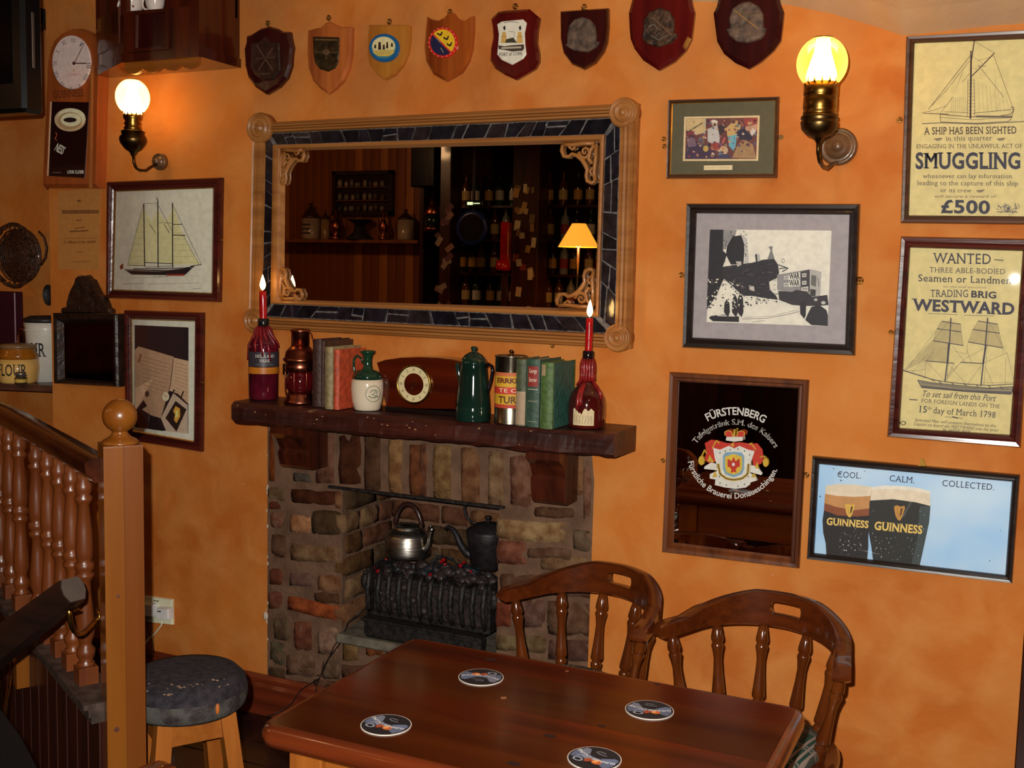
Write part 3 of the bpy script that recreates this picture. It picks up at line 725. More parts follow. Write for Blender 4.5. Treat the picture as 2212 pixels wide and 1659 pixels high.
A.text('PORT of CORK', (124, 395), (290, 385), 22, (60, 52, 46), serif=True, bold=.01); A.build('crest_print', b)
t, o = shield('small dark maroon shield plaque with a plain grey disc above a ribbon', z4, [(548, 75), (720, 62), (885, 52), (886, 180), (875, 290), (850, 360), (790, 440), (712, 485), (630, 450), (570, 370), (550, 270)], W_MAHD, .95, hook=(722, 50))
boss(t, z4, [(598, 312), (598, 240), (612, 180), (650, 135), (705, 117), (760, 135), (798, 180), (806, 240), (804, 298), (826, 294), (806, 330), (745, 368), (640, 352), (582, 316)], PEW, o, .006, 'disc_emblem')
t, o = shield('large red mahogany shield plaque with a dark battered disc, cut by the top edge', z4, [(1095, -45), (1150, -55), (1250, -95), (1350, -62), (1440, -58), (1468, -30), (1478, 30), (1493, 80), (1482, 180), (1470, 270), (1430, 350), (1350, 430), (1240, 492), (1130, 420), (1070, 340), (1042, 270), (1035, 200), (1030, 85), (1045, 30), (1060, -30)], W_MAH, .9)
b = boss(t, z4, [(1128, 270), (1135, 200), (1140, 140), (1175, 85), (1250, 50), (1320, 75), (1352, 130), (1356, 190), (1350, 240), (1376, 238), (1370, 262), (1330, 300), (1250, 330), (1160, 310)], BRZ, o, .006, 'disc_emblem')
A = Art(wallfn(z4, o + .0066)); A.line([(1200, 120), (1340, 250)], 8, (104, 72, 44)); A.line([(1170, 190), (1215, 170), (1240, 210)], 8, (96, 84, 74)); A.line([(1190, 250), (1245, 282), (1300, 250)], 8, (90, 78, 66)); A.line([(1215, 270), (1250, 230), (1280, 262)], 6, (84, 72, 62)); A.build('relief_lines', b)
t, o = shield('large maroon shield plaque with a brown disc and brass diagonal, beside the bright lamp', z4, [(1690, -60), (1780, -75), (1870, -110), (1960, -78), (2050, -70), (2090, -30), (2098, 20), (2122, 80), (2112, 180), (2100, 280), (2050, 350), (1960, 430), (1875, 482), (1780, 440), (1700, 375), (1652, 290), (1640, 200), (1626, 90), (1650, 40), (1662, -20)], W_MAHD, .9)
b = boss(t, z4, [(1718, 205), (1745, 200), (1738, 130), (1760, 60), (1820, 18), (1880, 8), (1945, 40), (1980, 100), (1982, 190), (2000, 200), (1990, 240), (1960, 275), (1870, 302), (1790, 290), (1740, 250)], PEW, o, .006, 'disc_emblem')
A = Art(wallfn(z4, o + .0066)); A.line([(1772, 68), (1935, 195)], 7, (150, 104, 44)); A.line([(1800, 90), (1960, 78)], 6, (110, 84, 56)); A.line([(1830, 70), (1845, 110), (1900, 105)], 6, (90, 76, 40)); A.line([(1780, 230), (1860, 265), (1950, 235)], 6, (84, 66, 54)); A.build('relief_lines', b)

# ------------------------------------------------------------------ framed pictures
z2 = zm(0, 380, .3737)
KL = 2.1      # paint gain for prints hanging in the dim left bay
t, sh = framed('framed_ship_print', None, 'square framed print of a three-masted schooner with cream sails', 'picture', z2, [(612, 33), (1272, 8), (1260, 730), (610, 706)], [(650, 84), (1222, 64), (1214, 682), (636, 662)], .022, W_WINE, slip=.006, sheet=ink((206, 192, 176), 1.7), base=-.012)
A = Art(wallfn(z2, sh)); sail = (206, 190, 146)
for P in ([(830, 165), (836, 515), (738, 516)], [(836, 190), (910, 330), (912, 500), (838, 500)], [(868, 270), (912, 190), (912, 330)], [(915, 200), (996, 330), (996, 505), (918, 505)], [(948, 272), (996, 200), (996, 330)], [(1000, 170), (1060, 345), (1155, 512), (1000, 512)], [(1000, 340), (1072, 342), (1100, 500), (1000, 505)]):
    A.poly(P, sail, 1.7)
A.up()
for P, w_ in (([(831, 160), (836, 525)], 6), ([(912, 145), (914, 530)], 6), ([(997, 155), (998, 530)], 6), ([(836, 500), (998, 508)], 4), ([(738, 516), (836, 518)], 3), ([(1000, 280), (1056, 280)], 4), ([(1000, 342), (1072, 344)], 5), ([(830, 160), (738, 516)], 2), ([(998, 165), (1165, 512)], 2), ([(1060, 345), (1150, 510)], 2), ([(915, 170), (996, 320)], 2), ([(865, 280), (900, 330)], 3), ([(948, 280), (980, 330)], 3), ([(832, 160), (912, 158)], 1.5), ([(912, 270), (998, 272)], 2), ([(1100, 522), (1165, 512)], 4)): A.line(P, w_, (44, 40, 44))
for i in range(9): A.line([(740 + i * 11, 505 - i * 36), (834, 505 - i * 36)], 1, (150, 132, 96)); A.line([(1000, 500 - i * 34), (1140 - i * 16, 500 - i * 34)], 1, (150, 132, 96))
A.poly([(718, 540), (850, 543), (1000, 542), (1125, 520), (1070, 572), (960, 574), (760, 570)], (40, 34, 38)); A.poly([(960, 568), (1072, 566), (1064, 577), (965, 577)], (160, 44, 36)); A.line([(720, 545), (900, 552), (1120, 528)], 3, (170, 160, 140), lift=True)
A.line([(770, 538), (1100, 532)], 5, (66, 60, 58)); A.poly([(692, 520), (712, 505), (712, 535), (696, 542)], (150, 60, 44)); A.line([(905, 125), (914, 145)], 5, (90, 70, 70)); A.line([(1006, 520), (840, 528)], 3, (120, 100, 80))
A.text('TRADING SCHOONER', (886, 587), (972, 585), 8, (60, 50, 50)); A.line([(722, 592), (1160, 578)], 1, (150, 140, 130)); A.line([(710, 625), (830, 620)], 2.5, (150, 136, 130)); A.line([(850, 625), (1150, 618)], 2, (160, 146, 138)); A.line([(1115, 655), (1165, 648)], 2.5, (130, 120, 120))
A.build('print', t); eyelet(478, 518, t, .008, .005)
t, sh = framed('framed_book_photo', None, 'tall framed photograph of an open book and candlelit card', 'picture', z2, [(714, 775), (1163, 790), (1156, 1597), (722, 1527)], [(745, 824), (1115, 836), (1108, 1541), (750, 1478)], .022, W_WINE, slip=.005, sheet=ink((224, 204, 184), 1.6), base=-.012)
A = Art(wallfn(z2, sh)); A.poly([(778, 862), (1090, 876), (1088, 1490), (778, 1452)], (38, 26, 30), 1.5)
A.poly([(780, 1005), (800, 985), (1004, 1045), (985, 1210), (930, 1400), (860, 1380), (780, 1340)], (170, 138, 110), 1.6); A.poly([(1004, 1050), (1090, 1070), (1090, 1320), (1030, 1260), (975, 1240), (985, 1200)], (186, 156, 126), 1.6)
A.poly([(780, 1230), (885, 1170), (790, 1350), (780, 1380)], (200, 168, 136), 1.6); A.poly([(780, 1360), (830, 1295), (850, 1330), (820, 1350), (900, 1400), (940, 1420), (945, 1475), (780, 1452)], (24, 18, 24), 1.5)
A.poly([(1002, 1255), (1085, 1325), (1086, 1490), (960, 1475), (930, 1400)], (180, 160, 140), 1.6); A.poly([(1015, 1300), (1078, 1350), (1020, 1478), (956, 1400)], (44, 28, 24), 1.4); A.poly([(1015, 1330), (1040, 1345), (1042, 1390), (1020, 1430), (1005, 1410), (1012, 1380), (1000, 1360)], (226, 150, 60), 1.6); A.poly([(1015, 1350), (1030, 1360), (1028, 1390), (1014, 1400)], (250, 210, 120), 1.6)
A.disc(958, 1276, 20, 26, (214, 196, 170), 1.6); A.disc(958, 1272, 10, 12, (196, 170, 140), 1.6); A.line([(1008, 1235), (995, 1262)], 8, (50, 36, 34), lift=True); A.line([(1060, 1245), (1045, 1285)], 8, (50, 36, 34)); A.disc(850, 1260, 12, 18, (80, 56, 44)); A.line([(860, 1350), (862, 1420)], 3, (110, 100, 110), lift=True); A.line([(1002, 1060), (985, 1210), (975, 1240)], 4, (96, 70, 56))
for i in range(9): A.line([(810 + i * 3, 1040 + i * 24), (985 - i * 4, 1090 + i * 22)], 2, (140, 110, 88)); A.line([(1010, 1080 + i * 20), (1085, 1098 + i * 22)], 2, (150, 122, 98))
A.line([(815, 1030), (800, 1080)], 10, (150, 90, 70))
A.build('print', t); eyelet(437, 826, t, .008, .005)
z5 = zm(1380, 0, .2652)
t, sh = framed('framed_musicians_painting', None, 'small framed painting of a crowd in a dull green mount beside the right lamp', 'picture', z5, [(235, 812), (1138, 784), (1121, 1447), (219, 1453)], [(262, 838), (1111, 811), (1093, 1416), (245, 1420)], .018, W_FRAME, slip=.003, sheet=ink((92, 84, 58)))
A = Art(wallfn(z5, sh)); A.poly([(370, 951), (985, 940), (972, 1310), (358, 1312)], (222, 196, 150)); A.poly([(386, 966), (968, 957), (955, 1294), (376, 1296)], (112, 62, 60))
pc = lambda P, c: A.poly(P, c)
pc([(388, 968), (540, 966), (536, 1080), (470, 1100), (386, 1060)], (206, 180, 130)); pc([(388, 1180), (470, 1150), (600, 1200), (640, 1294), (378, 1295)], (72, 52, 76)); pc([(560, 1050), (640, 1020), (660, 1120), (650, 1200), (560, 1150)], (196, 190, 186)); A.disc(612, 1002, 30, 28, (200, 170, 140)); pc([(585, 990), (600, 975), (640, 985), (645, 1005)], (220, 210, 200))
pc([(715, 1040), (770, 985), (830, 1020), (815, 1120), (720, 1110)], (206, 170, 110)); A.disc(770, 985, 24, 22, (120, 80, 60)); pc([(725, 1110), (800, 1095), (790, 1180), (770, 1230), (735, 1190)], (110, 170, 186)); pc([(800, 1060), (880, 1040), (930, 1130), (860, 1160), (810, 1130)], (52, 42, 62)); pc([(800, 1190), (850, 1130), (930, 1180), (955, 1290), (760, 1285)], (166, 132, 92)); A.disc(690, 1225, 36, 36, (196, 170, 140)); pc([(640, 1290), (660, 1255), (730, 1255), (745, 1292)], (70, 66, 96))
pc([(880, 1010), (965, 990), (962, 1060), (900, 1090), (865, 1050)], (196, 150, 120)); pc([(560, 1170), (650, 1160), (660, 1220), (590, 1225)], (150, 60, 56)); A.disc(430, 1095, 34, 30, (130, 56, 60)); A.disc(510, 1150, 26, 40, (110, 90, 86)); pc([(392, 1130), (450, 1110), (470, 1190), (400, 1200)], (120, 96, 110)); A.disc(545, 1210, 22, 26, (196, 160, 80)); pc([(640, 1030), (700, 1000), (710, 1060), (660, 1100)], (60, 44, 50)); A.line([(390, 1080), (520, 1000)], 8, (70, 56, 50), lift=True); A.line([(540, 966), (535, 1090)], 14, (176, 176, 150)); A.line([(700, 1120), (670, 1200)], 12, (206, 100, 90)); pc([(850, 965), (966, 960), (962, 1010), (870, 1030)], (150, 60, 56)); pc([(930, 1040), (955, 1070), (920, 1110), (905, 1080)], (206, 196, 190))
A.up(); random.seed(6)
for i in range(150):
    x = random.uniform(390, 960); y = random.uniform(972, 1288); s_ = random.uniform(4, 15); c = random.choice([(160, 110, 90), (70, 50, 70), (196, 170, 150), (120, 60, 60), (90, 80, 110), (200, 150, 100), (60, 44, 50), (150, 90, 80), (100, 120, 130)])
    if x < 540 and y < 1060: c = (196, 168, 120)
    A.poly([(x - s_, y), (x - s_ * .3, y - s_), (x + s_ * .8, y - s_ * .4), (x + s_, y + s_ * .7), (x - s_ * .2, y + s_)], c, lift=False)
A.poly([(530, 1348), (763, 1345), (761, 1384), (529, 1386)], (226, 206, 164)); A.line([(550, 1364), (742, 1362)], 3, (196, 176, 140), lift=True)
A.build('print', t); eyelet(1434, 300, t, .006, .005); eyelet(1435, 316, t, .006, .005); eyelet(1687, 296, t, .003, .005, ink((120, 100, 60)))
z6 = zm(1440, 420, .217)
t, sh = framed('framed_railway_photo', None, 'black and white photograph of a steam locomotive in a wide grey mount and black frame', 'picture', z6, [(190, 88), (1917, 92), (1868, 1606), (148, 1525)], [(284, 186), (1810, 200), (1765, 1494), (242, 1425)], .028, W_BLACK, sheet=ink((168, 158, 160)))
A = Art(wallfn(z6, sh)); random.seed(5); dk = (42, 38, 44); wt = (236, 230, 214)
A.poly([(432, 348), (1642, 360), (1603, 1312), (398, 1270)], wt)
A.poly([(432, 349), (565, 350), (560, 560), (600, 600), (560, 720), (640, 760), (560, 860), (500, 1000), (400, 1150), (404, 1000)], dk)
A.poly([(565, 350), (700, 352), (680, 420), (600, 520), (560, 560)], (150, 146, 146)); A.poly([(600, 520), (655, 420), (740, 405), (770, 470), (775, 560), (765, 690), (640, 700), (590, 600)], dk); A.poly([(740, 395), (800, 440), (820, 690), (775, 700), (780, 520)], (200, 196, 190))
A.poly([(560, 720), (690, 700), (850, 680), (960, 650), (1070, 640), (1110, 700), (1120, 780), (1100, 830), (1020, 870), (1030, 950), (1090, 1010), (1110, 1050), (960, 1030), (850, 1010), (760, 1010), (640, 900), (560, 830)], (50, 46, 52))
A.poly([(1000, 650), (1035, 560), (1015, 520), (1058, 514), (1050, 560), (1075, 640)], (130, 128, 126)); A.poly([(880, 600), (900, 590), (905, 670), (888, 670)], (60, 56, 60)); A.poly([(905, 590), (930, 600), (930, 660), (905, 670)], (190, 188, 184)); A.line([(1110, 700), (1210, 735), (1150, 770)], 9, dk, lift=True); A.line([(1120, 740), (1190, 730)], 9, dk); A.disc(1160, 660, 16, 22, (120, 118, 116), r0=.7); A.poly([(820, 905), (870, 915), (875, 965), (825, 950)], (206, 200, 190)); A.poly([(690, 665), (745, 668), (740, 705), (705, 720)], (196, 190, 184))
A.up()
for i in range(70):
    x = random.uniform(600, 1080); y = random.uniform(690, 1000)
    if y > 830 and x < 700: continue
    A.line([(x, y), (x + random.uniform(10, 60), y + random.uniform(-14, 14))], random.uniform(2, 6), random.choice([(84, 80, 84), (30, 26, 32), (110, 106, 108), (66, 62, 68)]))
A.poly([(1100, 800), (1420, 745), (1540, 770), (1530, 1030), (1440, 1020), (1100, 950)], (150, 146, 148)); A.poly([(1330, 770), (1425, 748), (1425, 970), (1335, 950)], (70, 66, 72)); A.poly([(1425, 750), (1540, 772), (1530, 1030), (1425, 1010)], (186, 182, 176))
A.poly([(1215, 790), (1330, 775), (1330, 845), (1215, 852)], (230, 226, 214)); A.poly([(1215, 862), (1330, 850), (1330, 915), (1215, 920)], (230, 226, 214)); A.text('WAR', (1222, 845), (1325, 838), 58, dk, bold=.03); A.text('WAR', (1222, 912), (1325, 908), 52, dk, bold=.03)
for x, y in ((1190, 830), (1190, 900), (1370, 805), (1370, 880)): A.poly([(x - 22, y - 18), (x + 22, y - 22), (x + 22, y + 16), (x - 22, y + 20)], (200, 196, 188)); A.line([(x - 14, y), (x + 14, y - 3)], 6, dk, lift=True)
A.poly([(1340, 925), (1410, 915), (1410, 965), (1340, 960)], (206, 200, 192)); A.line([(1350, 942), (1400, 940)], 8, (90, 86, 90), lift=True); A.poly([(1440, 800), (1490, 810), (1486, 920), (1436, 900)], (110, 108, 104)); A.line([(1506, 830), (1516, 920)], 8, (120, 118, 114), lift=True); A.poly([(1430, 940), (1485, 950), (1480, 1015), (1430, 1010)], (60, 58, 60))
A.poly([(1110, 960), (1250, 970), (1290, 950), (1390, 965), (1450, 1020), (1600, 1000), (1612, 1100), (1500, 1110), (1380, 1110), (1250, 1100), (1120, 1050)], (54, 50, 56)); A.poly([(1325, 1080), (1390, 1060), (1385, 1200), (1370, 1240), (1330, 1190)], dk); A.poly([(1400, 1200), (1440, 1120), (1520, 1100), (1590, 1150), (1606, 1200), (1603, 1310), (1440, 1300), (1380, 1250)], (44, 42, 48)); A.disc(1560, 1078, 22, 16, (196, 196, 190)); A.disc(1485, 1048, 18, 14, (180, 178, 172))
A.poly([(440, 1210), (560, 1195), (720, 1215), (720, 1270), (460, 1262), (420, 1230)], dk); A.poly([(500, 1200), (690, 1208), (685, 1216), (510, 1212)], (220, 214, 204))
for x, h_ in ((600, 150), (680, 200), (735, 220)): A.poly([(x - 30, 1170), (x - 26, 1190 - h_ * .7), (x, 1190 - h_), (x + 26, 1190 - h_ * .7), (x + 30, 1170), (x + 12, 1220), (x - 10, 1200)], dk)
A.up()
for i in range(420):       # rubble: crumbs of light and dark
    x = random.uniform(400, 1250); y = random.uniform(840, 1180)
    if x > 760 and y < 1010 + (x - 760) * .1: continue
    if y > 1050 + 120 * (1250 - x) / 850: continue
    s_ = random.uniform(3, 13); c = wt if (random.random() < .5 and x < 760) else ((120, 116, 118) if random.random() < .4 else dk)
    A.poly([(x - s_, y), (x, y - s_ * .7), (x + s_, y + s_ * .3), (x + s_ * .2, y + s_)], c, lift=False)
for i in range(90):
    x = random.uniform(560, 800); y = random.uniform(360, 700); s_ = random.uniform(3, 9)
    if 600 < x < 770 and y > 420: continue
    A.poly([(x - s_, y), (x, y - s_), (x + s_, y), (x, y + s_)], dk, lift=False)
A.line([(750, 1240), (1000, 1232), (1200, 1195), (1320, 1165)], 5, (130, 126, 124), lift=True); A.line([(850, 1270), (980, 1255)], 4, (140, 136, 130)); A.line([(780, 1225), (1050, 1210), (1300, 1150)], 3, (150, 146, 140))
A.build('photograph', t); eyelet(1472, 594, t, .006, .006); eyelet(1857, 606, t, .012, .008)
z7 = zm(1900, 40, .2773)
PP = ink((222, 204, 140))
nav = (52, 48, 66); br = (78, 50, 42); gr = (112, 96, 84)
t, sh = framed('smuggling_poster', None, 'framed yellowed poster headed SMUGGLING under a drawing of a single-masted cutter', 'poster', z7, [(206, 136), (1190, 82), (1178, 1603), (162, 1592)], [(270, 186), (1140, 152), (1128, 1538), (226, 1530)], .022, W_FRAME, sheet=PP)
A = Art(wallfn(z7, sh)); ln = lambda P, w_=4, c=br: A.line(P, w_, c)
ln([(738, 172), (715, 330), (710, 780)], 9); ln([(712, 250), (706, 780)], 10); ln([(895, 268), (720, 448)], 8); ln([(740, 178), (895, 268)], 2.5); ln([(890, 290), (1040, 700)], 3); ln([(715, 280), (380, 708)], 4); ln([(700, 330), (520, 560), (385, 700)], 3); ln([(340, 738), (540, 745)], 5); ln([(330, 735), (420, 715), (520, 680)], 3); ln([(480, 730), (550, 640), (570, 610)], 3); ln([(500, 725), (690, 735)], 3); ln([(730, 738), (1050, 706)], 4); ln([(790, 390), (970, 615)], 3); ln([(640, 500), (700, 430)], 3); ln([(660, 380), (600, 540)], 2)
ln([(470, 745), (560, 755), (700, 765), (900, 765), (1020, 745), (1050, 708)], 5); ln([(470, 745), (478, 808)], 4); ln([(475, 770), (720, 788), (1020, 772)], 3); ln([(478, 806), (760, 816), (1000, 802), (1020, 790), (1045, 715)], 4); ln([(330, 820), (480, 812), (760, 822), (1130, 802)], 7, gr); ln([(750, 762), (890, 765), (1035, 765)], 16, gr)
for i in range(9): ln([(565 + i * 15, 612), (560 + i * 15, 725)], 1.5, gr); ln([(740 + i * 30, 480 + i * 12), (745 + i * 33, 730)], 1.3, gr)
for i in range(11): ln([(688, 480 + i * 26), (738, 480 + i * 26)], 2)
ln([(688, 470), (684, 770)], 3); ln([(735, 470), (742, 770)], 3); ln([(900, 390), (905, 600), (920, 720)], 1.3, gr); ln([(1020, 690), (1045, 690), (1040, 706)], 5)
ln([(720, 290), (800, 345), (740, 400)], 2, gr); ln([(770, 365), (780, 375), (830, 370)], 4, gr); ln([(890, 290), (860, 300), (760, 330)], 2)
A.text('A SHIP HAS BEEN SIGHTED', (345, 903), (1066, 896), 55, br, serif=True, bold=.012); A.text('in this quarter', (517, 953), (878, 948), 38, (96, 76, 66), serif=True); A.text('ENGAGING IN THE UNLAWFUL ACT OF', (289, 1012), (1110, 1008), 32, (96, 70, 60), serif=True)
A.text('SMUGGLING', (280, 1168), (1096, 1168), 120, nav, serif=True, bold=.03); A.text('whosoever can lay information', (335, 1243), (1031, 1245), 34, (84, 70, 66), serif=True); A.text('leading to the capture of this ship', (294, 1298), (1079, 1302), 36, (84, 70, 66), serif=True); A.text('or its crew', (474, 1352), (716, 1355), 32, (84, 70, 66), serif=True)
A.text('will secure a reward of', (425, 1395), (905, 1396), 22, (110, 96, 76), lean=.35); A.text('£500', (477, 1511), (860, 1519), 96, nav, serif=True, bold=.03)
for x in (455, 945, 785): yy = 1343 if x == 785 else 940; A.up(); A.line([(x - 30, yy), (x + 32, yy - 6)], 9, gr); A.line([(x - 18, yy + 9), (x + 20, yy + 5)], 7, gr)
A.up()
for i in range(46):
    x = random.gauss(992, 40); y = random.gauss(1480, 22); a = random.uniform(0, 3.1); A.line([(x - 12 * cos(a), y - 12 * sin(a)), (x, y + 5), (x + 12 * cos(a), y + 12 * sin(a))], 4, (104, 96, 100))
A.line([(912, 1505), (1075, 1508)], 6, (96, 88, 92)); A.disc(992, 1475, 24, 28, (120, 110, 108), r0=.75)
A.build('print', t); eyelet(1943, 259, t, .004, .006)
z8 = zm(1880, 490, .2954); nv = (62, 54, 66)
t, sh = framed('westward_poster', None, 'framed yellowed poster headed WANTED and WESTWARD above a drawing of a two-masted brig', 'poster', z8, [(222, 68), (1196, 88), (1100, 1619), (120, 1538)], [(290, 152), (1112, 178), (1016, 1525), (212, 1475)], .028, W_WINE, sheet=PP)
A = Art(wallfn(z8, sh)); ln = lambda P, w_=4, c=nv: A.line(P, w_, c)
A.text('WANTED', (455, 265), (880, 273), 74, nv, serif=True, bold=.005); A.text('THREE ABLE-BODIED', (433, 332), (985, 346), 38, (84, 72, 72), serif=True); A.text('Seamen or Landmen', (350, 398), (1029, 418), 50, nv, serif=True, bold=.005); A.text('for the well executed', (530, 444), (842, 450), 16, (130, 110, 90), lean=.3); A.text('TRADING', (440, 512), (715, 514), 52, nv, serif=True); A.text('BRIG', (737, 514), (920, 523), 46, (52, 46, 60), serif=True, bold=.03); A.text('WESTWARD', (300, 608), (1052, 641), 80, (56, 50, 68), serif=True, bold=.035)
A.up(); ln([(425, 633), (640, 643)], 3); ln([(685, 645), (905, 652)], 3); ln([(905, 240), (975, 246)], 8, gr)
hull = [(345, 1120), (450, 1140), (700, 1165), (870, 1180), (1045, 1168), (1030, 1225), (700, 1205), (375, 1175)]
A.poly(hull, (150, 138, 108)); A.poly([(375, 1160), (700, 1192), (1035, 1205), (1030, 1226), (700, 1206), (378, 1178)], (96, 86, 80)); A.up(); ln(hull + [hull[0]], 5); ln([(370, 1140), (700, 1178), (1040, 1188)], 3)
ln([(590, 665), (578, 870), (545, 1135)], 9); ln([(858, 665), (840, 880), (808, 1165)], 9); ln([(240, 1050), (420, 1105), (470, 1125)], 7)
for a in ([(522, 690), (660, 712)], [(487, 745), (665, 768)], [(460, 833), (680, 868)], [(405, 980), (612, 998)], [(788, 688), (930, 712)], [(750, 750), (945, 778)], [(715, 842), (968, 885)], [(662, 990), (826, 1000)]): ln(a, 6)
for a in ([(522, 690), (487, 745), (460, 833), (405, 980), (400, 1110)], [(660, 712), (665, 768), (680, 868)], [(788, 688), (750, 750), (715, 842), (705, 900), (740, 990)], [(930, 712), (945, 778), (968, 885), (970, 930)], [(240, 1050), (455, 830)], [(255, 1055), (480, 760)], [(300, 1070), (420, 930)], [(590, 670), (460, 833)], [(600, 870), (700, 1000)], [(545, 1100), (700, 960), (850, 880)], [(820, 1000), (1000, 920)], [(840, 1020), (900, 1160)], [(1000, 920), (1045, 1110)], [(990, 960), (985, 1150)], [(860, 680), (1000, 930)], [(560, 990), (700, 1150)], [(410, 985), (540, 1120)], [(612, 998), (550, 1130)], [(662, 990), (560, 1110)], [(822, 1000), (700, 1165)], [(590, 680), (560, 1130)], [(870, 700), (830, 1160)], [(620, 910), (700, 930), (715, 900)], [(810, 1140), (1045, 1140)], [(250, 1055), (360, 1050), (400, 1040)]): ln(a, 2, (104, 94, 88))
shade = (190, 172, 118)
A.k -= 2
for P in ([(522, 692), (658, 712), (664, 766), (489, 745)], [(487, 747), (664, 770), (678, 866), (462, 833)], [(462, 836), (580, 850), (556, 990), (408, 980)], [(788, 690), (928, 712), (944, 776), (752, 750)], [(752, 753), (943, 778), (966, 883), (718, 842)], [(250, 1050), (455, 835), (400, 980)]): A.poly(P, shade, lift=False)
A.k += 3
for i in range(8): ln([(300 + i * 18, 1075 + i * 5), (430 + i * 6, 950 - i * 10)], 1.2, (140, 126, 104)); ln([(500 + i * 6, 700 + i * 16), (640 + i * 3, 720 + i * 17)], 1.2, (150, 134, 108))
ln([(380, 1095), (470, 1120), (560, 1135), (700, 1150), (870, 1160), (1040, 1150)], 6, (90, 80, 78)); ln([(575, 850), (565, 990)], 14, nv); ln([(845, 860), (825, 1000)], 13, nv)
for i in range(6): ln([(500 + 90 * i, 1128 + 8 * i), (520 + 90 * i, 1145 + 8 * i)], 6, (80, 72, 72))
A.text('To set sail from this Port', (372, 1240), (912, 1275), 44, nv, serif=False, lean=.3); A.text('FOR FOREIGN LANDS ON THE', (372, 1284), (944, 1327), 28, (84, 74, 74), serif=True); A.text('15', (356, 1355), (412, 1359), 46, nv, serif=True, bold=.01); A.text('th', (416, 1335), (446, 1337), 20, nv); A.text('day of March 1798', (460, 1363), (914, 1397), 44, nv, serif=True)
A.text('Selected Men will present themselves to the', (325, 1421), (917, 1466), 22, (84, 74, 70), lean=.25); A.text('Captain on board the WESTWARD one day prior', (316, 1450), (936, 1498), 22, (84, 74, 70), lean=.25); A.text('to sailing date.', (525, 1488), (735, 1502), 20, (84, 74, 70), lean=.25)
A.up(); ln([(545, 1388), (675, 1400)], 3); ln([(600, 1388), (640, 1400)], 8); ln([(285, 1262), (345, 1266)], 9, gr); A.disc(240, 1435, 22, 16, (110, 96, 60), r0=.6)
A.build('print', t); eyelet(1925, 718, t, .006, .005)
z9 = zm(1720, 960, .2224)
t, sh = framed('beer_poster', None, 'wide framed blue poster of two pints of stout reading COOL, CALM, COLLECTED', 'poster', z9, [(152, 117), (2174, 304), (2098, 1356), (97, 1118)], [(217, 200), (2094, 372), (2028, 1280), (168, 1065)], .024, W_BLACK, sheet=mat('sky blue poster', L(196, 212, 240, 1.25), .5, 0, L(140, 186, 232, 1.2), 3.0, 0, None, 0, 3))
A = Art(wallfn(z9, sh)); cr = (238, 222, 196)
g1 = [(288, 402), (400, 385), (560, 390), (735, 412), (725, 600), (712, 760), (700, 900), (700, 1000), (690, 1112), (292, 1072), (286, 960), (262, 860), (255, 740), (275, 600)]
A.poly(g1, (44, 40, 42)); A.poly([(288, 402), (400, 385), (560, 390), (735, 412), (725, 690), (600, 700), (400, 690), (268, 640)], (150, 84, 50)); A.poly([(288, 402), (400, 385), (560, 390), (735, 412), (728, 620), (560, 640), (400, 610), (272, 570)], (206, 150, 92)); A.poly([(288, 402), (400, 385), (560, 390), (735, 412), (733, 500), (560, 510), (400, 500), (282, 480)], cr)
g2 = [(735, 415), (860, 398), (1050, 405), (1200, 425), (1300, 455), (1302, 620), (1290, 760), (1260, 900), (1225, 1060), (1200, 1172), (745, 1120), (730, 1000), (705, 860), (703, 740), (712, 560)]
A.poly(g2, (48, 48, 46)); A.poly([(1200, 600), (1298, 600), (1285, 770), (1255, 910), (1200, 1168), (1120, 1160), (1180, 900)], (70, 80, 80)); A.poly([(735, 415), (860, 398), (1050, 405), (1200, 425), (1300, 455), (1302, 598), (1160, 562), (940, 532), (718, 545)], cr); A.poly([(735, 415), (860, 398), (1050, 405), (1200, 425), (1300, 455), (1300, 478), (1150, 450), (950, 430), (735, 440)], (246, 238, 222))
gd = (232, 188, 84)
def harp(cx, cy, s_, c):
    A.poly([(cx - 50 * s_, cy - 60 * s_), (cx - 20 * s_, cy - 72 * s_), (cx + 10 * s_, cy - 58 * s_), (cx + 52 * s_, cy - 66 * s_), (cx + 56 * s_, cy - 40 * s_), (cx + 30 * s_, cy + 40 * s_), (cx + 10 * s_, cy + 78 * s_), (cx - 14 * s_, cy + 72 * s_), (cx - 36 * s_, cy + 30 * s_), (cx - 46 * s_, cy - 20 * s_)], c)
    A.poly([(cx + 14 * s_, cy - 40 * s_), (cx + 36 * s_, cy - 44 * s_), (cx + 22 * s_, cy + 20 * s_), (cx + 4 * s_, cy + 40 * s_)], (96, 66, 36)); A.line([(cx - 20 * s_, cy - 40 * s_), (cx - 8 * s_, cy + 40 * s_)], 4 * s_, (150, 110, 50), lift=True)
harp(518, 640, .9, gd); harp(1000, 662, 1.0, (206, 150, 70))
A.text('GUINNESS', (293, 778), (700, 812), 66, (240, 204, 110), serif=True, bold=.035); A.text('GUINNESS', (757, 826), (1222, 868), 76, (240, 204, 110), serif=True, bold=.035)
A.text('COOL.', (400, 318), (628, 333), 58, (48, 52, 84), serif=True); A.text('CALM.', (905, 356), (1146, 378), 58, (48, 52, 84), serif=True); A.text('COLLECTED.', (1417, 404), (1921, 446), 60, (48, 52, 84), serif=True)
A.up(); random.seed(9)
for i in range(150):
    g = random.random() < .3; x = random.uniform(420, 640) if g else random.uniform(740, 1250); y = random.uniform(820, 1080) if g else random.uniform(600, 1120)
    if not g and 600 < y < 880 and 760 < x < 1180 : continue
    if x > 1200 and y > 900: continue
    s_ = random.uniform(2, 6.5); A.poly([(x - s_, y), (x, y - s_), (x + s_ * .8, y), (x, y + s_ * 1.8)], random.choice([(160, 164, 166), (206, 210, 212), (110, 116, 116)]), lift=False)
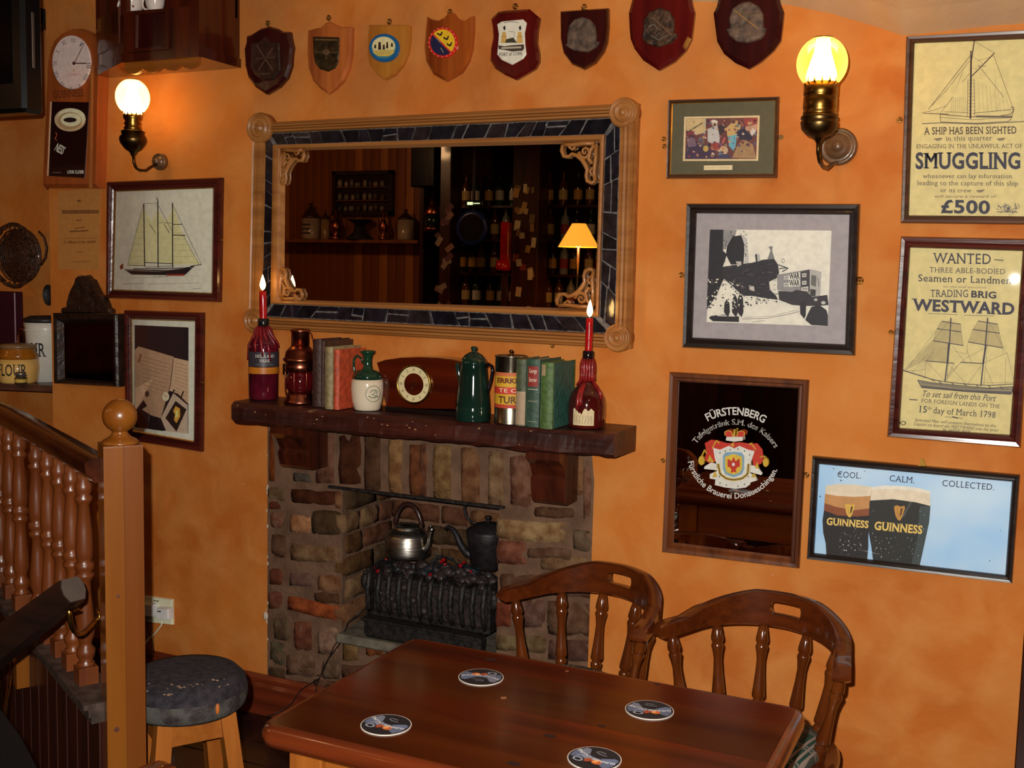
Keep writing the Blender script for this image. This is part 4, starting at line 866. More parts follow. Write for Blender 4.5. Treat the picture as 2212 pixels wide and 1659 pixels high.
for x, y, s_ in ((425, 285, 14), (435, 350, 10), (232, 505, 9), (362, 235, 7), (665, 262, 6), (1985, 838, 5), (1880, 1130, 7)): A.disc(x, y, s_, s_ * .8, (90, 110, 120), n=8)
A.build('print', t)
mb = MB(); mb.plate([z9(1185, 206), z9(1268, 212), z9(1262, 195), z9(1248, 185), z9(1240, 140), z9(1205, 138), z9(1200, 182), z9(1188, 192)], .014, .01); mb.build('brass_hanger', BRASS, t)
# ------------------------------------------------------------------ pub mirror with printed crest
z10 = zm(1400, 780, .2774)
W_PM = wood('worn brown frame', L(122, 66, 30), L(76, 36, 18), 'Z', .4, .2, 12)
t, sh = framed('pub_mirror', None, 'upright pub mirror printed with a red and white ermine crest reading FÜRSTENBERG', 'mirror', z10, [(162, 87), (1246, 150), (1170, 1619), (102, 1491)], [(230, 163), (1162, 217), (1102, 1534), (188, 1420)], .024, W_PM, sheet=mat('dark mirror glass', (.85, .80, .76), .01, 1, (.83, .79, .75), 4), glass=False)
A = Art(wallfn(z10, sh), .0004); W_ = (214, 210, 204); rd = (196, 46, 24); gl = (206, 166, 44)
cc = (668, 858); A.arc('FÜRSTENBERG', cc, 440, -27.5, 31.5, 58, W_, bold=.02); A.arc('Tafelgetränk S.M. des Kaisers', cc, 362, -54, 60.5, 44, W_, bold=.012); A.arc('Fürstliche Brauerei Donaueschingen.', (666, 700), 376, -106, -247 + .1, 44, W_, inside=True, bold=.012) if False else None
def barc(txt, c, r, a0, a1, h):
    vs, fs, wd = text_mesh(txt, False, .012); A.k += 1; q = []
    for u, v in vs:
        a = R(a0 + (a1 - a0) * u / wd); rr = r - v / CAP * h; q.append((c[0] + rr * sin(a), c[1] - rr * cos(a)))
    A.mb.add([A.fn(a, b, A.k * A.step) for a, b in q], fs, A.mi(W_, 1.0))
barc('Fürstliche Brauerei Donaueschingen.', (668, 703), 368, -103, -247, 44)
er = (226, 222, 212)
A.poly([(440, 640), (490, 612), (540, 618), (620, 640), (720, 632), (800, 645), (850, 640), (890, 690), (900, 760), (880, 800), (820, 820), (810, 760), (800, 700), (540, 690), (530, 780), (480, 800), (440, 770), (455, 700)], rd)
A.poly([(505, 675), (560, 690), (640, 655), (700, 655), (780, 690), (830, 700), (800, 790), (790, 880), (795, 960), (760, 985), (680, 995), (600, 985), (520, 965), (525, 900), (540, 830), (520, 760)], er)
A.poly([(440, 820), (490, 790), (530, 800), (540, 850), (435, 840)], er); A.poly([(480, 880), (530, 860), (540, 925), (480, 915)], er); A.poly([(800, 810), (850, 820), (890, 875), (880, 888), (795, 865)], er); A.poly([(790, 870), (840, 900), (845, 930), (780, 950)], er)
for P in ([(460, 780), (480, 730), (515, 790)], [(500, 905), (520, 855), (540, 900)], [(830, 830), (850, 780), (862, 840)], [(800, 905), (825, 870), (840, 905)]): A.poly(P, gl)
A.disc(415, 775, 24, 36, gl); A.disc(915, 790, 22, 34, gl); A.line([(415, 740), (440, 690), (455, 720)], 8, gl, lift=True); A.line([(915, 755), (895, 740), (870, 750)], 8, gl); A.line([(500, 680), (530, 620), (555, 640)], 9, gl); A.line([(840, 690), (800, 640), (785, 650)], 9, gl)
A.poly([(630, 660), (665, 630), (710, 660), (670, 680)], rd); A.poly([(640, 655), (665, 632), (668, 670)], gl)
for x, y in ((560, 715), (600, 700), (750, 700), (790, 730), (560, 950), (610, 965), (700, 975), (750, 960), (640, 690), (700, 685), (780, 900), (555, 900)): A.disc(x, y, 4, 7, (40, 30, 26), n=6)
A.poly([(582, 740), (600, 712), (665, 705), (730, 712), (748, 740), (748, 840), (730, 880), (665, 905), (600, 880), (582, 840)], (130, 168, 190)); A.poly([(600, 745), (665, 722), (732, 745), (732, 835), (712, 868), (665, 885), (615, 868), (600, 835)], (222, 186, 60))
A.line([(545, 800), (560, 880), (610, 915), (665, 925), (730, 915), (775, 880), (782, 800)], 20, gl, lift=True); A.line([(545, 800), (560, 880), (610, 915), (665, 925), (730, 915), (775, 880), (782, 800)], 7, (70, 60, 50), lift=True)
A.poly([(620, 760), (650, 780), (665, 745), (682, 780), (712, 758), (715, 820), (690, 830), (682, 850), (690, 870), (665, 862), (642, 872), (648, 845), (640, 830), (618, 820)], rd); A.disc(664, 805, 12, 14, (230, 230, 230), n=8)
A.poly([(610, 588), (735, 588), (738, 620), (670, 628), (605, 618)], er); A.poly([(600, 580), (596, 550), (620, 538), (650, 548), (660, 585), (690, 585), (696, 550), (725, 540), (752, 552), (748, 580), (735, 590), (612, 590)], rd); A.line([(668, 590), (674, 530)], 14, gl, lift=True); A.line([(600, 580), (596, 552), (620, 540), (650, 550), (660, 588)], 6, gl); A.line([(690, 588), (698, 552), (725, 542), (752, 554), (746, 582)], 6, gl); A.line([(664, 540), (684, 538)], 6, gl)
A.build('crest_print', t); eyelet(1432, 995, t, .004, .005); eyelet(1742, 1026, t, .004, .006)
# dark carved looking glass on the left
t = thing('carved_looking_glass', hit(185, 835, -.012), 'small near black carved looking glass with a fretted crest, left of the book photograph', 'mirror')
zi = idz
O = H4([(113, 676), (252, 678), (255, 836), (115, 828)], .028); I = H4([(127, 699), (238, 697), (238, 825), (129, 817)], .028)
mb = MB(); frame_rings(mb, O, I, [(0, -.012), (0, .024), (.2, .03), (.6, .026), (1, .005)]); auto_smooth(mb.build('frame', mat('black carved oak', L(44, 26, 18, 1.4), .4, 0, L(22, 14, 10, 1.4), 30, .5, None, .3), t), 30)
mb = MB(); mb.plate([z2(*p) for p in [(345, 792), (350, 768), (378, 762), (380, 735), (392, 690), (402, 660), (425, 620), (433, 588), (450, 574), (470, 578), (490, 573), (505, 592), (522, 600), (545, 650), (562, 682), (588, 700), (606, 745), (612, 762), (630, 772), (632, 794)]], .022, -.01, 0, .4, .95); mb.build('carved_crest', MATS['black carved oak'], t)
mb = MB(); random.seed(3)
for i in range(30):
    u = random.uniform(-1, 1); v = random.uniform(0, 1); x = 492 + u * (105 - 75 * v); y = 770 - v * 170
    c = hit(*z2(x, y), .022); a = random.uniform(0, 6.28); mb.tube([c + Vector((.008 * cos(a + k * .7) * (1 - k * .12), 0, .008 * sin(a + k * .7) * (1 - k * .12))) for k in range(6)], .0022, 5)
mb.build('fretwork', MATS['black carved oak'], t)['kind'] = 'stuff'
mb = MB(); mb.prism([Vector((p.x, -.004, p.z)) for p in I], [Vector((p.x, .004, p.z)) for p in I]); mb.build('dark_glass', mat('blackened mirror', (.10, .06, .05), .12, 1, (.06, .04, .035), 12), t)
# certificate
A = Art(wallfn(z2, -.010)); t = thing('certificate', hit(*z2(455, 540), -.012), 'faded tan certificate hung below the pub clock', 'paper')
mb = MB(); mb.plate([z2(*p) for p in [(338, 86), (582, 80), (574, 545), (336, 540)]], -.0102, -.0118); mb.build('sheet', ink((146, 98, 48), 1.9), t)
A.line([(358, 208), (572, 206)], 20, (96, 58, 28), 1.4); A.text('LICENSING SERVICES AWARD', (358, 214), (572, 212), 14, (140, 92, 46), 1.8); A.line([(445, 145), (468, 143)], 10, (100, 64, 30), 1.5); A.line([(440, 257), (470, 256)], 8, (116, 74, 36), 1.6); A.line([(400, 322), (510, 316)], 8, (104, 66, 32), 1.5); A.line([(430, 305), (490, 295)], 5, (104, 66, 32), 1.5); A.text('To Whom it may concern', (368, 392), (556, 386), 16, (90, 54, 26), 1.4, bold=.02); A.line([(370, 362), (560, 358)], 3, (116, 74, 36), 1.6); A.line([(440, 440), (480, 439)], 4, (116, 74, 36), 1.6); A.line([(420, 497), (525, 494)], 3, (104, 66, 32), 1.5)
A.build('print', t)
# ------------------------------------------------------------------ oval-faced pub clock
z1 = zm(0, 0, .2532); KW = 2.2
t = thing('wall_clock', hit(150, 400, -.012), 'tall wooden pub clock with an oval dial above a black advertising panel', 'clock')
W_CLK = wood('clock wood', L(160, 80, 34, 1.15), L(128, 60, 24, 1.15), 'Z', .35, .3, 9)
arch = [(358, 1600), (372, 1250), (392, 800), (405, 520), (425, 420), (465, 330), (520, 275), (600, 240), (680, 238), (750, 270), (810, 320), (840, 400), (850, 520), (835, 900), (830, 1250), (820, 1602)]
mb = MB(); mb.plate([z1(*p) for p in arch], .035, -.012, 0, .3, .965); auto_smooth(mb.build('case', W_CLK, t), 30)
mb = MB(); mb.plate([z1(*p) for p in [(775, 560), (790, 560), (772, 1600), (757, 1600)]], .039, .03); mb.build('case_bead', W_LITEZ, t)
mb = MB(); dl = rnd(607, 530, 163, 230, 40)
mb.plate([z1(*p) for p in dl], .041, .034, 0, .5, .985); di = mb.build('dial', ink((190, 170, 166), 1.7, .2), t)
A = Art(wallfn(z1, .0414)); dc = (96, 84, 92)
for i, s_ in enumerate(['XII', 'I', 'II', 'III', 'IIII', 'V', 'VI', 'VII', 'VIII', 'IX', 'X', 'XI']):
    a = R(30 * i + 3); x, y = 612 + 128 * sin(a), 535 - 188 * cos(a); ux, uy = cos(a) * 26, sin(a) * 26 * 1.3
    if i in (2,): continue
    A.text(s_, (x - ux * (.5 + .2 * len(s_)) * .7, y - uy * (.5 + .2 * len(s_)) * .7 + 14), (x + ux * (.5 + .2 * len(s_)) * .7, y + uy * (.5 + .2 * len(s_)) * .7 + 14), 34, dc, 1.4, serif=True)
A.text('GUINNESS', (580, 648), (684, 646), 22, (176, 110, 100), 1.6, serif=True); A.line([(628, 585), (640, 612), (628, 616), (622, 590)], 5, (180, 140, 90), 1.6)
A.line([(625, 540), (735, 540)], 9, (80, 30, 26), 1.2, lift=True); A.line([(632, 545), (718, 368)], 5, (80, 30, 26), 1.2); A.disc(630, 540, 13, 15, (80, 30, 26), 1.2, n=12); A.build('dial_print', di)
A = Art(wallfn(z1, .0362)); A.text('GUINNESS', (455, 838), (712, 822), 62, (88, 34, 16), 1.2, serif=True); A.build('lettering', t)
mb = MB(); mb.plate([z1(*p) for p in [(430, 868), (755, 872), (718, 1518), (400, 1500)]], .0385, .034); pn = mb.build('advertising_panel', ink((30, 10, 8), 1.5, .3), t)
mb = MB(); mb.plate([z1(*p) for p in [(428, 868), (440, 868), (412, 1500), (400, 1500)]], .0395, .034); mb.build('panel_edge', ink((190, 150, 120), 1.6), t)
A = Art(wallfn(z1, .0386)); A.disc(598, 1022, 134, 100, (176, 150, 116), 1.7); A.disc(610, 1005, 118, 80, (206, 186, 158), 1.8); A.disc(595, 1030, 105, 74, (160, 130, 92), 1.6); A.disc(605, 1022, 88, 56, (206, 186, 156), 1.8); A.disc(598, 1023, 56, 21, (40, 18, 12), 1.3)
A.text('NESS', (462, 1280), (530, 1318), 66, (206, 190, 176), 1.7, serif=False, bold=.02); A.line([(472, 1130), (485, 1140), (480, 1165), (470, 1180), (484, 1200)], 6, (190, 90, 50), 1.5); A.text('LOOK CLOSER', (575, 1480), (716, 1480), 26, (206, 196, 186), 1.7, bold=.02); A.text('GUINNESS', (445, 1478), (520, 1478), 12, (120, 96, 84), 1.4); A.build('panel_print', pn)

# ------------------------------------------------------------------ hanging cupboard and television, top left
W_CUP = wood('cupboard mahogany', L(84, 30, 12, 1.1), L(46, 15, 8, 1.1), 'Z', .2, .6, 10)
F_ = .19
a = hit(430, 120, F_); zlow = hit(268, 136, F_).z; ztop = zlow + .55
xr = a.x; xm = hit(268, 136, F_).x; xl = hit(213, 128, .02).x
t = thing('hanging_cupboard', (xm, 0, zlow), 'dark mahogany hanging cupboard with canted side, panelled door and scalloped apron', 'cupboard')
zsh = hit(330, 22, F_).z
mb = MB(); pl = [(xl, .012), (xl, -.03), (xm, -F_), (xr, -F_), (xr, .012)]
def slab(z0, z1, pp=pl, m=0): mb.prism([Vector((x, y, z1)) for x, y in pp], [Vector((x, y, z0)) for x, y in pp], m)
slab(zlow, zlow + .03, [(xl, .012), (xl, -.035), (xm - .003, -F_ - .008), (xr + .006, -F_ - .008), (xr + .006, .012)]); slab(zlow + .03, zlow + .042); slab(zlow + .042, zsh); slab(ztop - .03, ztop)
mb.box(xl, xr, -.01, .012, zsh, ztop); mb.box(xr - .03, xr, -F_, 0, zsh, ztop); mb.box(xl, xl + .02, -.03, 0, zsh, ztop); mb.box(xm - .012, xm + .012, -F_, -F_ + .02, zsh, ztop)
mb.build('carcass', W_CUP, t)
zA1 = zm(0, 0, .2532)
mb = MB(); O = [hit(*z1(*p), F_ + .008) for p in [(1095, 95), (1440, 70), (1440, 425), (1095, 455)]]; I = [hit(*z1(*p), F_ + .008) for p in [(1175, 130), (1400, 110), (1400, 390), (1170, 400)]]
frame_rings(mb, O, I, [(0, F_ - .002), (0, F_ + .008), (.8, F_ + .008), (1, F_ - .001)]); dr = mb.build('door', W_CUP, t)
mb = MB(); mb.prism([Vector((p.x, -F_ - .003, p.z)) for p in I], [Vector((p.x, -F_ + .004, p.z)) for p in I]); mb.build('door_panel', W_MAHD, dr)
mb = MB(); O = [Vector((lerp(xl, xm, u) - .004, lerp(-.03, -F_, u) - .004, v)) for u, v in ((.12, zlow + .19), (.88, zlow + .19), (.88, zlow + .07), (.12, zlow + .07))]
mb.prism(O, [p + Vector((.008, .008, 0)) for p in O]); mb.build('side_panel', W_CUP, t)
mb = MB(); pts = []
for k in range(4):
    x0, x1 = 1055 + k * 158, 1055 + (k + 1) * 158; yb_ = (628, 615, 598, 580)[k]
    for i in range(9): u = i / 8; pts.append((lerp(x0, x1, u), yb_ - 52 + 56 * sin(pi * (.08 + .84 * u))))
mb.plate([z1(*p) for p in [(1062, 530)] + pts + [(1690, 462)]], F_ - .002, F_ - .018); mb.build('scalloped_apron', wood('lit apron', L(150, 84, 24, 1.3), L(110, 56, 14, 1.3), 'X', .4, .2), t)  # light falling on the apron is put into its paler wood colour
CHN = mat('white china', L(232, 218, 206), .15, 0, L(224, 206, 196), 8, 0, None, .5)
for k, (cx_, r_) in enumerate(((285, .042), (335, .034))):
    c = hit(cx_, 20, F_ - .06); c.z = zsh + .0005
    tt = thing('teacup' if k == 0 else 'cream_jug', c, ('white china teacup with a pinkish floral pattern on the cupboard shelf', 'white china cream jug at the right on the cupboard shelf')[k], 'cup')
    mb = MB(); mb.lathe([(r_ * .5, 0), (r_ * .55, .006), (r_ * .85, .03), (r_, .065), (r_ * 1.02, .07), (r_ * .96, .069), (r_ * .8, .03), (.001, .01)], c, 24); mb.build('cup_body', CHN, tt)
    mb = MB(); mb.tube([c + Vector((-r_ * .8 - .02 * sin(a), -.008, .04 - .022 * cos(a))) for a in [pi * i / 8 for i in range(9)]], .004, 8); mb.build('handle', CHN, tt)
    if k == 0:
        mb = MB()
        for i in range(9):
            a = -1.9 + (i % 5) * .3; zz = .03 + .012 * (i // 5) + .004 * (i % 2); rr = r_ * (.86 + .15 * (zz - .03) / .035); mb.ball(c + Vector((rr * cos(a), rr * sin(a), zz)), .004, 6, 4)
        mb.build('flower_pattern', ink((150, 60, 80)), tt)
t = thing('television', (0, 0, 0), 'black flat television at the top left corner with a silver strip on its edge', 'television')
O = [hit(x, y, .42) for x, y in ((-330, -130), (97, -130), (97, 249), (-330, 285))]
xq, zq0, zq1 = O[2].x, O[2].z, O[0].z
t.location = (xq - .4, -.45, zq0); ORG[t.name] = Vector(t.location)
mb = MB(); mb.box(xq - .95, xq, -.50, -.42, zq0, zq0 + .6, .012); mb.build('housing', BLACKP, t)
mb = MB(); mb.box(xq - .90, xq - .05, -.503, -.498, zq0 + .09, zq0 + .56); mb.build('screen', mat('tv screen', L(8, 7, 8), .06), t)
a, b = hit(84, 25, .46), hit(84, 146, .46); mb = MB(); mb.box(xq - .001, xq + .002, -.466, -.456, b.z, a.z, .0008); mb.build('silver_strip', mat('silver trim', L(170, 160, 150), .25, .9), t)
mb = MB(); mb.box(xq - .93, xq - .8, -.42, .39, zq0 + .5, zq0 + .56); mb.build('wall_bracket', IRON, t)

# ------------------------------------------------------------------ alcove: tray, shelf and jars
AO = -.33
t = thing('basket_tray', hit(30, 620, AO), 'round dark woven tray with looped handles hanging in the left alcove', 'tray')
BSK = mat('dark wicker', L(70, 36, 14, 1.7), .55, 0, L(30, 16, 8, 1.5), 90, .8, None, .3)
c = hit(38, 552, AO + .03); s_ = scl(c); mb = MB(); rot = Matrix.Rotation(R(90), 3, 'X')
mb.lathe([(.001, .0), (55 * s_, 0), (60 * s_, -.02)], c, 30, 0, rot, False)
mb.build('woven_base', BSK, t)
mb = MB()
for q_ in range(3):
    mb.tube([c + Vector(((59 + q_ * 2) * s_ * cos(2 * pi * i / 60), -.02 - .006 * (q_ % 2) + .004 * sin(i * 1.5), (69 + q_ * 2.2) * s_ * sin(2 * pi * i / 60) * .93)) for i in range(61)], .005, 6)
for i in range(26):
    a = 2 * pi * i / 26; mb.tube([c + Vector((r_ * s_ * cos(a + d), -.028, r_ * 1.02 * s_ * sin(a + d))) for r_, d in ((56, -.05), (62, 0), (66, .06))], .004, 5)
mb.build('woven_rim', BSK, t)
for i in range(9):
    mb = MB(); r_ = (8 + i * 6) * s_; mb.tube([c + Vector((r_ * cos(2 * pi * k / 36), -.008 - .003 * sin(k * 2.1 + i), r_ * sin(2 * pi * k / 36))) for k in range(37)], .0035, 5); mb.build('wicker_round', BSK, t)
mb = MB(); mb.tube([hit(x, y, AO + .05) for x, y in ((84, 500), (95, 512), (101, 535), (98, 556), (88, 572))], .0045, 8); mb.build('handle', BSK, t)
zS = hit(60, 822, AO + .12).z
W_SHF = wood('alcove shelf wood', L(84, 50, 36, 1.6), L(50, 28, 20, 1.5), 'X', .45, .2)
t = thing('alcove_shelf', hit(40, 830, AO), 'dark wooden shelf in the left alcove holding crocks', 'shelf')
mb = MB(); mb.prism([Vector((x, y, zS)) for x, y in ((-4.3, .4), (-4.3, .06), (-3.72, .06), (-3.35, .16), (-3.35, .4))], [Vector((x, y, zS - .026)) for x, y in ((-4.3, .4), (-4.3, .06), (-3.72, .06), (-3.35, .16), (-3.35, .4))]); mb.build('board', W_SHF, t)
mb = MB(); mb.box(-3.44, -3.40, .28, .4, zS - .13, zS - .026); mb.build('bracket', W_SHF, t)
def onshelf(px, py, z=None):
    p = lev(px, py, zS); p.z = zS; return p
def jar(name, label, cat, px, py, prof, m, extra_back=0):
    """prof: (radius px, height px above the base)"""
    p = onshelf(px, py); p.y = min(.28, max(.08, p.y)) ; return p
def crock(name, label, cat, px, py, y, prof, mats, nm='body', seg=28):
    r = ray(px, py); p = CAMP + r * ((DW + y) / r.y); s_ = scl(p); p.z = zS + .0005
    t = thing(name, p, label, cat)
    mb = MB(); parts = []
    return t, p, s_
t, p, s_ = crock('flour_jar', 'squat cream stoneware jar lettered FLOUR with a brown rim, on the alcove shelf', 'jar', 40, 815, .13, None, None)
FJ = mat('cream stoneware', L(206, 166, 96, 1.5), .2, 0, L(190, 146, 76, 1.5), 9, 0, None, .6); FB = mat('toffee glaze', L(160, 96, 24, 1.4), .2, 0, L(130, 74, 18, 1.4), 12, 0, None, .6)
mb = MB(); mb.lathe([(36 * s_, 0), (40 * s_, 4 * s_), (43 * s_, 30 * s_), (42 * s_, 52 * s_)], p, 32); mb.build('body', FJ, t)
mb = MB(); mb.lathe([(42 * s_, 52 * s_), (41 * s_, 62 * s_), (36 * s_, 68 * s_), (37 * s_, 78 * s_), (34 * s_, 79 * s_), (33 * s_, 60 * s_)], p, 32); mb.build('rim', FB, t)
mb = MB(); mb.lathe([(38 * s_, 74 * s_), (38 * s_, 82 * s_), (20 * s_, 85 * s_), (.001, 86 * s_)], p, 32); mb.build('lid', mat('jar lid', L(120, 90, 60, 1.5), .3), t)
def cyl_text(txt, c, rad, a_mid, hgt, z, wid, m, parent, name='lettering', serif=False, bold=.01, rfn=None):
    """lettering round a vertical body: a_mid is the bearing of its middle as seen from above"""
    vs, fs, wd = text_mesh(txt, serif, bold); q = []
    for u, v in vs:
        zz = z + v / CAP * hgt; rr = (rfn(zz) if rfn else rad) + .0006; a = a_mid + (u / wd - .5) * wid / rr
        q.append(c + Vector((rr * cos(a), rr * sin(a), zz)))
    mb = MB(); mb.add(q, fs); return mb.build(name, m, parent)
def facing(p): d = CAMP - p; return atan2(d.y, d.x)
cyl_text('FLOUR', p, 43 * s_, facing(p) - .35, 24 * s_, 18 * s_, 66 * s_, ink((44, 36, 30), 1.2), t, serif=True)
t, p, s_ = crock('white_crock', 'tall white enamel bread bin lettered in black, cut off by the wall corner', 'bin', 100, 800, .25, None, None)
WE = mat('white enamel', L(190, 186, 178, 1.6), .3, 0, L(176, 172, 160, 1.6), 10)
mb = MB(); mb.lathe([(36 * s_, 0), (41 * s_, 110 * s_), (42 * s_, 128 * s_), (40 * s_, 128 * s_), (36 * s_, 6 * s_)], p, 32); mb.lathe([(42 * s_, 108 * s_), (43.2 * s_, 110 * s_), (42 * s_, 112 * s_)], p, 32, cap=False); mb.build('body', WE, t)
mb = MB(); mb.lathe([(43 * s_, 126 * s_), (44 * s_, 134 * s_), (30 * s_, 140 * s_), (.001, 141 * s_)], p, 32); mb.build('lid', mat('dark lid', L(40, 32, 30, 1.4), .4), t)
cyl_text('UR', p, 40 * s_, facing(p) - .42, 28 * s_, 55 * s_, 34 * s_, ink((26, 24, 26)), t, serif=True, rfn=lambda zz: (36 + 5 * zz / (110 * s_)) * s_)
t, p, s_ = crock('copper_pot', 'narrow copper pot behind the flour jar on the alcove shelf', 'pot', 55, 800, .3, None, None)
mb = MB(); mb.lathe([(11 * s_, 0), (11 * s_, 100 * s_), (13 * s_, 104 * s_), (12 * s_, 108 * s_), (9 * s_, 100 * s_)], p, 20); mb.build('body', COPPER, t)
mb = MB(); mb.tube([p + Vector((-9 * s_, -.01, z_ * s_)) for z_ in (40, 60)] + [p + Vector((-16 * s_, -.01, 75 * s_)), p + Vector((-10 * s_, -.01, 102 * s_))], 2 * s_, 6); mb.build('handle', COPPER, t)
t, p, s_ = crock('dark_plate', 'dark round plate standing at the left end of the alcove shelf', 'plate', 2, 790, .34, None, None)
mb = MB(); mb.lathe([(.001, 0), (26 * s_, 0), (36 * s_, -.012), (37 * s_, -.01), (27 * s_, .006), (.001, .007)], p + Vector((0, 0, 70 * s_)), 32, 0, Matrix.Rotation(R(82), 3, 'X')); mb.build('plate_body', mat('dark glazed plate', L(38, 34, 34, 1.4), .15), t)
mb = MB(); mb.box(p.x - .03, p.x + .03, p.y - .02, p.y + .04, zS, zS + .03 + 34 * s_ - .03, .002); mb.build('plate_stand', W_SHF, t)
t, p, s_ = crock('spice_jar', 'tiny glass spice jar in front of the flour jar', 'jar', 45, 818, .085, None, None)
mb = MB(); mb.lathe([(12 * s_, 0), (13 * s_, 3 * s_), (13 * s_, 15 * s_), (9 * s_, 19 * s_)], p, 18); mb.build('body', mat('dark spice glass', L(60, 48, 34, 1.4), .1, 0, None, 20, 0, None, .8), t)
mb = MB(); mb.lathe([(11 * s_, 18 * s_), (11 * s_, 27 * s_), (.001, 28 * s_)], p, 18); mb.build('lid', mat('tin lid', L(140, 130, 120, 1.5), .3, .8), t)
mb = MB(); mb.lathe([(13.3 * s_, 5 * s_), (13.3 * s_, 12 * s_)], p, 18, cap=False); mb.build('label_band', ink((180, 150, 60), 1.5), t)
t = thing('purple_tin', hit(14, 700, AO + .01), 'dark plum tin propped at the back of the alcove beneath the basket tray', 'tin')
a, b = hit(-30, 628, AO + .02), hit(38, 745, AO + .02); mb = MB(); mb.box(a.x, b.x, .30, .345, zS, a.z, .004); mb.build('tin_body', mat('plum tin', L(60, 24, 34, 1.5), .35, .3), t)
t = thing('hanging_pan', hit(100, 655, AO), 'dark round pan hanging beside the alcove corner', 'pan')
c = hit(112, 637, AO + .03); s_ = scl(c); mb = MB(); mb.lathe([(.001, .0), (14 * s_, 0), (16 * s_, .02), (15 * s_, .02), (13 * s_, .006), (.001, .005)], c, 24, 0, Matrix.Rotation(R(90), 3, 'X') @ Matrix.Diagonal((1, 1.4, 1))); mb.build('pan_body', IRON, t)

# ------------------------------------------------------------------ wall lamps
def sconce(label, plate_px, axis_px, zoom, prof_globe, plate_r, bulb_e, dimmed):
    P0 = hit(*plate_px); r = ray(axis_px, plate_px[1]); off = DW - P0.x * r.y / r.x
    c = Vector((P0.x, -off, 0)); s_ = scl(Vector((P0.x, -off, 2.0)))
    # heights: where the pixel rows meet the lamp's own vertical plane
    Z = lambda py: hit(axis_px, py, off).z
    t = thing('wall_lamp', (P0.x, 0, P0.z), label, 'lamp', 'brass oil-lamp style wall lamps')
    return t, c, s_, Z, off, P0
GLB = None
def globe_mat(name, tint, em, st, op):
    m, nt, b, lk = _new(name); N = nt.nodes.new; nt.nodes.remove(b); out = nt.nodes['Material Output']
    tr = N('ShaderNodeBsdfTransparent'); tr.inputs[0].default_value = (*tint, 1)
    tl = N('ShaderNodeBsdfTranslucent'); tl.inputs[0].default_value = (*em, 1)
    mx = N('ShaderNodeMixShader'); lw = N('ShaderNodeLayerWeight'); lw.inputs[0].default_value = .35
    mr_ = N('ShaderNodeMapRange'); mr_.inputs[3].default_value = op; mr_.inputs[4].default_value = min(1, op + .55); lk.new(lw.outputs['Facing'], mr_.inputs[0]); lk.new(mr_.outputs[0], mx.inputs[0])
    lk.new(tr.outputs[0], mx.inputs[1]); lk.new(tl.outputs[0], mx.inputs[2])
    g = N('ShaderNodeBsdfGlossy'); g.inputs['Roughness'].default_value = .04; fr = N('ShaderNodeFresnel'); m2 = N('ShaderNodeMixShader'); lk.new(fr.outputs[0], m2.inputs[0]); lk.new(mx.outputs[0], m2.inputs[1]); lk.new(g.outputs[0], m2.inputs[2])
    lk.new(m2.outputs[0], out.inputs[0]); MATS[name] = m; return m
def build_sconce(label, plate_px, axis_px, Y, rad, rp, e, gm, cm):
    t, c, s_, Z, off, P0 = sconce(label, plate_px, axis_px, None, None, rp, e, None)
    def prof(l): return [(r_ * s_, Z(y)) for r_, y in l]
    mb = MB(); mb.lathe(prof(Y['bowl']), c, 28); mb.build('font_bowl', BRASSD, t)
    mb = MB(); mb.lathe(prof(Y['gallery']), c, 28); ga = mb.build('burner_gallery', BRASS, t)
    mb = MB()
    for i in range(14):
        a = 2 * pi * i / 14; r_ = Y['gallery'][-1][0] * s_; y_ = Y['gallery'][-1][1]; p = c + Vector((r_ * cos(a), r_ * sin(a), Z(y_ + 2))); mb.prism([p + Vector((-.003 * sin(a), .003 * cos(a), 0)), p + Vector((.003 * sin(a), -.003 * cos(a), 0)), p + Vector((0, 0, .013))], [q_ + Vector((.001 * cos(a), .001 * sin(a), 0)) for q_ in (p + Vector((-.003 * sin(a), .003 * cos(a), 0)), p + Vector((.003 * sin(a), -.003 * cos(a), 0)), p + Vector((0, 0, .013)))])
    mb.build('gallery_prong', BRASS, ga)
    gcy, gry, grx = Y['globe']; zc_ = Z(gcy); zr = Z(gcy - gry) - zc_
    pr = [(grx * s_ * cos(R(a)), zc_ + zr * sin(R(a))) for a in range(-52, 72, 6)]
    mb = MB(); mb.lathe(pr, c, 36, cap=False); mb.build('globe_shade', gm, t)
    mb = MB(); rw = .0018; a0 = pr[-1]
    mb.tube([c + Vector((a0[0] * cos(2 * pi * i / 24), a0[0] * sin(2 * pi * i / 24), a0[1])) for i in range(25)], rw, 6); mb.build('shade_rim', BRASS, t)
    mb = MB(); mb.lathe(prof(Y['chimney']), c, 24, cap=False); mb.build('chimney', cm, t)
    mb = MB(); mb.tube([Vector((c.x, c.y, Z(Y['arm'][0])))] + [Vector((c.x, lerp(c.y, -.02, u), Z(lerp(Y['arm'][0], Y['arm'][1], v)))) for u, v in ((.02, .5), (.1, .85), (.25, 1), (.5, .95), (.75, .6), (1, .35))], .0048, 10); mb.build('arm', BRASSD, t)
    rs = rp * scl(P0); mb = MB(); mb.lathe([(rs, 0), (rs, .012), (rs * .9, .02), (rs * .8, .016), (rs * .62, .018), (rs * .55, .026), (rs * .4, .024), (rs * .28, .034), (.001, .036)], P0, 28, 0, Matrix.Rotation(R(90), 3, 'X')); mb.build('wall_plate', wood('turned wall plate', L(110, 76, 48, 1.2), L(70, 46, 28, 1.2), 'X', .35, .4), t)
    l = light('wall_lamp_bulb', 'POINT', (c.x, c.y, zc_ - .1 * zr), e, (1, .60, .22), .02); return t
GR = globe_mat('amber globe glass', (1, .74, .24), (1, .58, .16), 0, .2); GLF = globe_mat('frosted globe glass', (1, .8, .42), (1, .76, .38), 0, .75)
